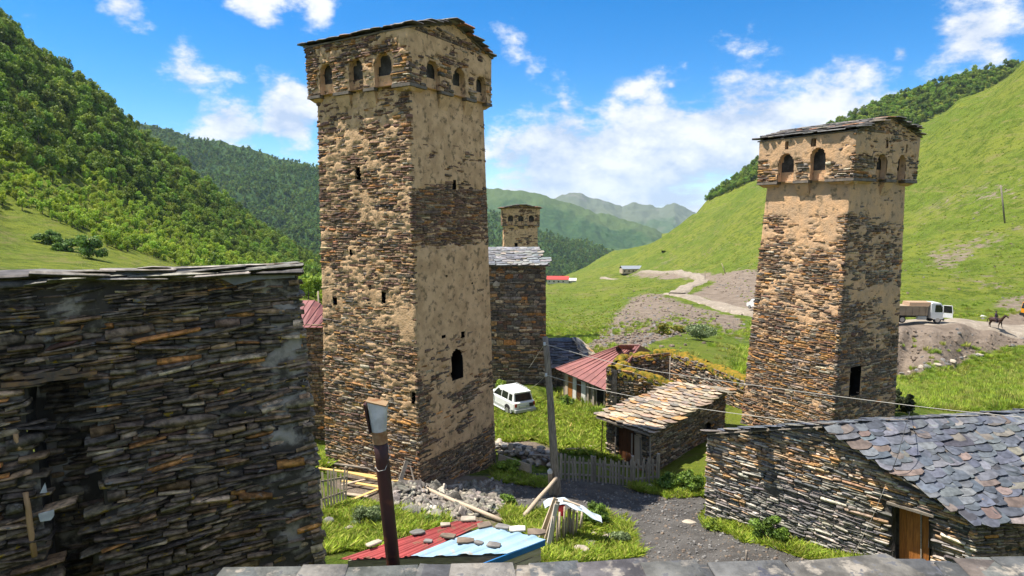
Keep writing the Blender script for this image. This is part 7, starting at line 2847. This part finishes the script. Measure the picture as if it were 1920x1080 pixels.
def parked_far():
    # white car on the road at the left edge of the right tower
    c = at(1421, 590, Y=121)
    m = Matrix.Translation(Vector((c[0], c[1], gz(c[0], c[1]) + .4))) @ Matrix.Rotation(math.radians(118), 4, 'Z')
    root = thing('van', 'small white van on the dirt road at the left edge of the right tower', 'van', None, mat=m)
    mb = MB(); mb.prism([(-2, -.85, .35), (-2, -.85, 1.9), (.9, -.85, 1.9), (1.5, -.85, 1.2), (2.1, -.85, 1.05), (2.1, -.85, .35)], (0, 1.7, 0)); pbuild(mb, 'body', MT['white_paint'], root, bevel=.06)
    mb = MB(); mb.prism([(1.52, -.75, 1.22), (1.52, .75, 1.22), (.98, .72, 1.82), (.98, -.72, 1.82)], (.02, 0, .02)); pbuild(mb, 'windscreen', MT['glass'], root)
    mb = MB(); mb.prism([(-2.01, -.7, 1.1), (-2.01, .7, 1.1), (-2.01, .68, 1.7), (-2.01, -.68, 1.7)], (-.02, 0, 0)); pbuild(mb, 'rear_window', MT['glass'], root)
    for x in (-1.2, 1.3):
        for s_ in (-1, 1):
            wheel(root, x, s_ * .75, .34, .22, s_)


parked_far()


def far_house(px, py, Y, w, d, h, roofm, wallm, label, rot=0.0, rh=.9):
    c = at(px, py, Y=Y)
    z = gz(c[0], c[1]) - .3
    m = Matrix.Translation(Vector((c[0], c[1], z))) @ Matrix.Rotation(rot, 4, 'Z')
    root = thing('farmhouse', label, 'house', None, mat=m)
    mb = MB(); mb.hexa([(-w / 2, -d / 2, 0), (w / 2, -d / 2, 0), (w / 2, d / 2, 0), (-w / 2, d / 2, 0), (-w / 2, -d / 2, h), (w / 2, -d / 2, h), (w / 2, d / 2, h), (-w / 2, d / 2, h)]); pbuild(mb, 'wall', MT[wallm], root)
    for s_ in (-1, 1):
        mb = MB(); mb.hexa([(-w / 2 - .3, s_ * (d / 2 + .3), h - .1), (w / 2 + .3, s_ * (d / 2 + .3), h - .1), (w / 2 + .3, 0, h + rh * d / 4), (-w / 2 - .3, 0, h + rh * d / 4), (-w / 2 - .3, s_ * (d / 2 + .3), h + .02), (w / 2 + .3, s_ * (d / 2 + .3), h + .02), (w / 2 + .3, 0, h + rh * d / 4 + .12), (-w / 2 - .3, 0, h + rh * d / 4 + .12)])
        pbuild(mb, 'roof', MT[roofm], root)
    for k in range(max(1, int(w / 3))):
        mb = MB(); mb.box((-w / 2 + 1.5 + k * 3, -d / 2 - .02, h * .55), (.9, .06, h * .35)); pbuild(mb, 'window', MT['glass'], root)


far_house(1183, 507, 440, 14, 8, 3.2, 'tin', 'wood_pale', 'far grey-roofed cabin on the grassy hillside above the upper road', .1)
far_house(1046, 538, 420, 14, 8, 3, 'bright_red', 'white_wall', 'far bright red-roofed farmhouse in the valley right of the dark stone house', -.1)
far_house(1068, 533, 440, 9, 6, 2.5, 'white_wall', 'white_wall', 'far white-roofed barn next to the bright red-roofed farmhouse', -.1)


def hill_pole(a, b, Y, label, r=.14, mt='bark_pole'):
    p = at(*a, Y=Y)
    p[2] = gz(p[0], p[1]) - .3
    q = at(*b, Y=Y)
    stick('pole', label, 'pole', p, q, r, r * .8, MT[mt], n=6, segs=2)


hill_pole((1887, 393), (1876, 347), 165, 'dark leaning pole standing on the grassy hill at far right', .22)
hill_pole((1361, 514), (1353, 494), 215, 'pale leaning pole above the cut bank left of the right tower', .16, 'wood_pale')
hill_pole((1322, 531), (1322, 508), 240, 'thin dark pole beside the upper dirt road', .10)
hill_pole((1255, 722), (1257, 668), 41.8, 'thin stick standing on the mossy ruin', .045, 'wood_grey')
hill_pole((597, 566), (597, 546), 60, 'pale post behind the red metal roof left of the tallest tower', .09, 'wood_pale')


# ------------------------------------------------------------------ plants
def bush(name, label, p, rx, rz, n, leaf, cols, seed, ry=None, cat='bush', group=None, clumps=16):
    rng = np.random.default_rng(seed)
    root = thing(name, label, cat, p, group=group)
    V, Q, k = leaf_cloud(n, rx, ry or rx, rz, rz * .85, leaf, rng, clumps, .4)
    keep = (V.reshape(-1, 4, 3)[:, :, 2].mean(1) > .0)
    V = V.reshape(-1, 4, 3)[keep]; k = k[keep]
    cc = np.array(cols)[rng.integers(0, len(cols), len(V))] * (.75 + .5 * rng.random((len(V), 1))) * (.8 + .4 * rng.random((clumps, 1)))[k]
    n2 = len(V)
    me = np_mesh('foliage', V.reshape(-1, 3) + np.array(p), [np.arange(n2 * 4).reshape(n2, 4)], MT['leaf'], cols=np.repeat(cc, 4, 0))
    mesh_obj('foliage', me, root)
    mb = MB()
    for i in range(7):
        a = rng.random() * 6.28
        q = np.array(p) + A(math.cos(a) * rx * .5, math.sin(a) * rx * .5, rz * rng.uniform(.7, 1.2))
        mb.tube([np.array(p) + A(0, 0, -.1), (np.array(p) + q) / 2 + rng.normal(size=3) * .05, q], [.02, .015, .006], 5)
    mb.build('stems', MT['trunk'], root)


GREEN = [(.13, .215, .03), (.17, .26, .038), (.09, .16, .026)]
LIME = [(.22, .31, .04), (.27, .35, .045), (.16, .25, .035)]
GREYG = [(.18, .235, .10), (.24, .29, .14), (.13, .18, .07)]
for i, (px, py, Y, w, h, n, leaf, cols, lb) in enumerate([
        (1250, 918, None, 60, 45, 2600, .055, GREEN, 'leafy green bush at the right end of the picket fence'),
        (1295, 922, None, 60, 55, 3000, .055, GREEN, 'leafy green bush between the picket fence bush and the barn corner'),
        (1440, 1016, None, 80, 62, 3600, .045, GREEN, 'leafy green bush growing against the barn wall left of the door'),
        (1345, 994, None, 60, 26, 1600, .04, LIME, 'low yellow-green bush at the corner of the barn'),
        (1118, 985, None, 80, 56, 3600, .04, GREEN, 'dense green bush on the mound right of the stick stack'),
        (1160, 1020, None, 60, 34, 2000, .04, GREYG, 'greyish bush low on the right of the grassy mound'),
        (690, 985, None, 90, 42, 3000, .04, GREYG, 'grey-green nettle bush below the plank pile, left of the pipe'),
        (810, 985, None, 46, 26, 1400, .04, GREEN, 'small green bush under the long log near the boulders'),
        (1062, 762, None, 34, 30, 1200, .07, GREEN, 'green bush in front of the red-roofed house'),
        (940, 742, None, 34, 40, 1300, .08, LIME, 'bright green bush at the foot of the tall dark house'),
        (960, 885, None, 70, 30, 1800, .06, LIME, 'bright leafy weeds along the low boards beside the path'),
        (950, 945, None, 46, 26, 1400, .05, GREEN, 'green tuft in the tower shadow beside the rubble'),
        (1690, 752, 39, 60, 46, 1800, .10, [(.03, .045, .015), (.05, .055, .02)], 'overgrown bush by the right tower, its shadow put into dark leaves'),  # dark leaf colours stand for the tower's shade
        (1310, 655, 76, 90, 36, 2600, .13, GREYG, 'wide grey-green willow bush on the slope behind the mossy ruin'),
        (1245, 640, 84, 40, 26, 1500, .13, [(.24, .20, .02), (.16, .19, .03)], 'yellow-flowering bush on the slope below the dirt road'),
        (1275, 622, 90, 30, 18, 900, .13, [(.24, .20, .02), (.16, .19, .03)], 'smaller yellow-flowering bush just under the dirt road')]):
    p = at(px, py, Y=Y) if Y else G(px, py)
    p[2] = gz(p[0], p[1])
    s = p[1] / 1200
    bush('bush', lb, p - A(0, 0, .05), w * s / 2, h * s / 2, n, leaf, cols, 300 + i)
# bushes on the meadow above the left house
for i, (px, py, w, h, lb) in enumerate([(172, 476, 66, 58, 'tall round grey-green bush on the meadow above the left house roof'), (125, 470, 60, 34, 'low dark bush left of the tall round bush on the meadow'), (88, 448, 50, 30, 'dark bush highest of the three on the left meadow')]):
    p = at(px, py, Y=118 + 6 * i); p[2] = gz(p[0], p[1]) - .2
    s = p[1] / 1200
    bush('bush', lb, p, w * s / 2, h * s / 2, 2200, .24, [(.11, .20, .04), (.16, .26, .05)], 400 + i)


def grass_area(name, label, poly, n, h, cols, seed, y0=8.0, spread=.06, wide=.012, flat=.5):
    rng = np.random.default_rng(seed)
    W = np.array([G(*p)[:2] for p in poly])
    lo, hi = W.min(0), W.max(0)
    k = int(n * 2.2)
    x = lo[0] + (hi[0] - lo[0]) * rng.random(k); y = lo[1] + (hi[1] - lo[1]) * rng.random(k)
    pn = np.stack([x, y, x * 0], 1)
    ok = inpoly(x + (fbm(pn * 1.5, 3, seed) - .5) * .9, y + (fbm(pn * 1.5, 3, seed + 1) - .5) * .9, [tuple(w) for w in W])
    dn = fbm(pn * .9, 3, seed + 3)
    ok &= rng.random(k) < sstep(.25, .55, dn) + .15
    x, y, dn = x[ok][:n], y[ok][:n], dn[ok][:n]
    n = len(x)
    z = terrain(x, y)
    B = np.stack([x, y, z], 1)
    a = rng.random(n) * 6.28
    lean = rng.normal(size=(n, 2)) * .7
    hh = h * (.4 + .9 * rng.random(n)) * (.6 + .9 * dn)
    top = B + np.stack([lean[:, 0] * hh, lean[:, 1] * hh, hh], 1)
    w = (wide * (.6 + rng.random(n)))[:, None] * np.stack([np.cos(a), np.sin(a), a * 0], 1)
    mid = (B + top) / 2 + A(0, 0, 1) * (hh * .12)[:, None]
    V = np.stack([B - w, B + w, mid + w * 1.1, top, mid - w * 1.1], 1).reshape(-1, 3)
    F = np.arange(n * 5).reshape(n, 5)
    c = np.array(cols)[rng.integers(0, len(cols), n)] * (.75 + .5 * rng.random((n, 1)))
    o = stuff(mesh_obj(name, np_mesh(name, V, [F], MT['grassblade'], cols=np.repeat(c, 5, 0))))
    tag(o, label, 'grass')


GC = [(.26, .35, .035), (.31, .38, .04), (.20, .30, .03), (.36, .36, .08)]
grass_area('grass', 'lush grass of the yard behind the picket fence', [(930, 752), (1010, 752), (1060, 765), (1140, 800), (1165, 868), (1050, 846), (1000, 828), (930, 826)], 26000, .28, GC, 1, wide=.035)
grass_area('grass', 'grass and weeds between the left wall and the metal sheets', [(600, 940), (680, 948), (830, 966), (840, 990), (780, 1000), (660, 1034), (600, 1040)], 22000, .22, GC, 2, wide=.018)
grass_area('grass', 'grass along the foot of the barn wall', [(1308, 968), (1330, 966), (1420, 990), (1500, 1012), (1600, 1046), (1640, 1062), (1560, 1062), (1480, 1040), (1400, 1018), (1318, 996)], 16000, .22, GC, 3, wide=.018)
grass_area('grass', 'grass on the mound below the utility pole', [(945, 955), (1010, 965), (1080, 975), (1140, 962), (1185, 1000), (1200, 1050), (1010, 1060), (1000, 1010), (940, 985)], 24000, .22, GC, 4, wide=.018)
grass_area('grass', 'grass at the right end of the picket fence', [(1190, 905), (1320, 900), (1322, 935), (1250, 935), (1180, 918)], 12000, .26, GC, 5, wide=.022)
grass_area('grass', 'grass verge beside the tower shadow', [(930, 880), (1000, 895), (1045, 905), (1030, 915), (925, 905)], 8000, .2, GC, 6, wide=.022)
grass_area('grass', 'weeds in the gap left of the tallest tower', [(585, 850), (612, 858), (612, 880), (585, 880)], 3000, .4, GC, 7, wide=.03)


def tuft_proto(seed, cols, h=.7, n=70):
    rng = np.random.default_rng(seed)
    a = rng.random(n) * 6.28
    r = rng.random(n) ** .5 * .55
    B = np.stack([np.cos(a) * r, np.sin(a) * r, r * 0 - .1], 1)
    hh = h * (.4 + .7 * rng.random(n))
    T = B * A(1.5, 1.5, 1) + np.stack([rng.normal(size=n) * .15, rng.normal(size=n) * .15, hh], 1)
    w = np.stack([-np.sin(a), np.cos(a), a * 0], 1) * (.05 + .05 * rng.random((n, 1)))
    V = np.stack([B - w, B + w, T], 1).reshape(-1, 3)
    c = np.array(cols)[rng.integers(0, len(cols), n)]
    return bpy.data.objects.new('tuft_model', np_mesh('tuft_model', V, [np.arange(n * 3).reshape(n, 3)], MT['grassblade'], cols=np.repeat(c, 3, 0)))


def hill_tufts():
    rng = np.random.default_rng(66)
    n = 22000
    y = np.exp(np.log(42) + (np.log(330) - np.log(42)) * rng.random(n))
    u = -.02 + .90 * rng.random(n)
    x = u * y
    P = np.stack([x, y, terrain(x, y)], 1)
    pp = proj(P)
    k = fbm(P * .06, 4, 12)
    ok = (k + rng.random(n) * .25 > .58) & (pp[:, 0] > 1015) & (pp[:, 0] < 1960)
    # keep the roads clear
    road = inpoly(pp[:, 0], pp[:, 1], [(1240, 545), (1330, 540), (1420, 580), (1700, 604), (1930, 592), (1930, 648), (1860, 652), (1690, 630), (1400, 602), (1300, 575)])
    ok &= ~road & ((pp[:, 1] > 560 + rng.random(n) * 60) | (rng.random(n) < .35))
    for poly, amt in DIRT_AREAS[:5]:
        ok &= ~inpoly(pp[:, 0], pp[:, 1], poly) | (rng.random(n) < .35)
    P = P[ok]
    protos = [tuft_proto(1, [(.30, .40, .04), (.34, .42, .05)]), tuft_proto(2, [(.30, .33, .06), (.36, .36, .09)]), tuft_proto(3, [(.22, .32, .04), (.27, .36, .05)], .7)]
    far = sstep(60, 250, P[:, 1])
    scatter('hill_tufts', P, (.35 + .5 * rng.random(len(P)) + far * .4) * np.where(P[:, 1] > 115, .5, 1), rng.integers(0, 3, len(P)), protos, 'rough grass tufts and weeds over the right hillside', 'grass')
    # loose stones
    m = 900
    y = np.exp(np.log(60) + (np.log(260) - np.log(60)) * rng.random(m)); x = (.02 + .82 * rng.random(m)) * y
    P = np.stack([x, y, terrain(x, y)], 1)
    k = fbm(P * .05, 3, 30)
    P = P[k + rng.random(m) * .2 > .62]
    m = 60000
    y = np.exp(np.log(60) + (np.log(260) - np.log(60)) * rng.random(m)); x = (.05 + .80 * rng.random(m)) * y
    P2 = np.stack([x, y, terrain(x, y)], 1)
    pp = proj(P2)
    k = np.zeros(m, bool)
    for j in (0, 2, 4):
        k |= inpoly(pp[:, 0], pp[:, 1], DIRT_AREAS[j][0])
    k &= ~inpoly(pp[:, 0], pp[:, 1], [(1240, 545), (1330, 540), (1420, 580), (1700, 604), (1930, 592), (1930, 628), (1690, 620), (1400, 602), (1300, 575)])
    P = np.concatenate([P, P2[k][:2600]])
    ro = [bpy.data.objects.new('loose_stone_model', rock_mesh(q, MT[m_])) for q, m_ in ((1, 'brown_rock'), (3, 'grey_rock'), (5, 'brown_rock'))]
    scatter('loose_stones', P, .06 + .32 * rng.random(len(P)) ** 4, rng.integers(0, 3, len(P)), ro, 'loose stones scattered over the right hillside', 'stones')


hill_tufts()


def bank_stones():
    """pale boulders along the foot of the dirt bank, right of the right tower"""
    rng = np.random.default_rng(88)
    ORD = 'first second third fourth fifth sixth seventh eighth ninth tenth eleventh twelfth'.split()
    for k in range(12):
        f = k / 11
        px = 1690 + 150 * f + rng.normal() * 3; py = 702 - 38 * f + rng.normal() * 2
        p = G(px, py, 50, 120)
        s = rng.uniform(.3, .85)
        rock(p, (s, s * .8, s * .6), MT['pale_rock'] if k % 2 else MT['grey_rock'], ORD[k] + ' pale boulder from the right tower along the foot of the dirt bank', 'boulders along the foot of the dirt bank', k, name='boulder', cat='boulder')
    p = G(1843, 594, 80, 140)
    rock(p, (.9, .6, .4), MT['white_rock'], 'white boulder above the road left of the horse', None, 3, name='boulder', cat='boulder')
    for i, (px, py, w, lb) in enumerate([(1850, 744, 26, 'pale flat rock in the bright meadow right of the right tower'), (1870, 738, 16, 'small pale rock beside the flat rock in the meadow')]):
        p = G(px, py, 40, 80)
        rock(p, (w * p[1] / 2400, w * p[1] / 3000, .25), MT['grey_rock'], lb, None, i, name='boulder', cat='boulder')


bank_stones()


def path_stones():
    rng = np.random.default_rng(91)
    W = [tuple(G(*q)[:2]) for q in [(925, 885), (1200, 914), (1320, 935), (1322, 985), (1500, 1045), (1540, 1078), (1250, 1090), (1165, 1010), (990, 975), (925, 930)]]
    a = np.array(W); lo, hi = a.min(0), a.max(0)
    n = 5200
    x = lo[0] + (hi[0] - lo[0]) * rng.random(n); y = lo[1] + (hi[1] - lo[1]) * rng.random(n)
    ok = inpoly(x, y, W) & (fbm(np.stack([x, y, x * 0], 1) * .8, 3, 8) + rng.random(n) * .35 > .55)
    x, y = x[ok], y[ok]
    P = np.stack([x, y, terrain(x, y) + .05], 1)
    ro = [bpy.data.objects.new('path_stone_model', rock_mesh(q, MT[m_])) for q, m_ in ((1, 'grey_rock'), (3, 'brown_rock'), (5, 'grey_rock'))]
    scatter('path_stones', P, .02 + .07 * rng.random(len(P)) ** 3, rng.integers(0, 3, len(P)), ro, 'loose slate chips scattered over the gravel path', 'stones')


path_stones()


# ------------------------------------------------------------------ mountain air
def haze():
    m = bpy.data.materials.new('mountain_air')
    m.use_nodes = True
    nt = m.node_tree
    nt.nodes.clear()
    o = nt.nodes.new('ShaderNodeOutputMaterial')
    v = nt.nodes.new('ShaderNodeVolumePrincipled')
    v.inputs['Color'].default_value = (.62, .80, 1.0, 1)
    v.inputs['Density'].default_value = 5.5e-5
    v.inputs['Anisotropy'].default_value = .1
    nt.links.new(v.outputs[0], o.inputs['Volume'])
    mb = MB()
    mb.hexa([(-9000, -60, -900), (9000, -60, -900), (9000, 9500, -900), (-9000, 9500, -900), (-9000, -60, 420), (9000, -60, 420), (9000, 9500, 420), (-9000, 9500, 420)])
    stuff(mb.build('haze', m))


haze()
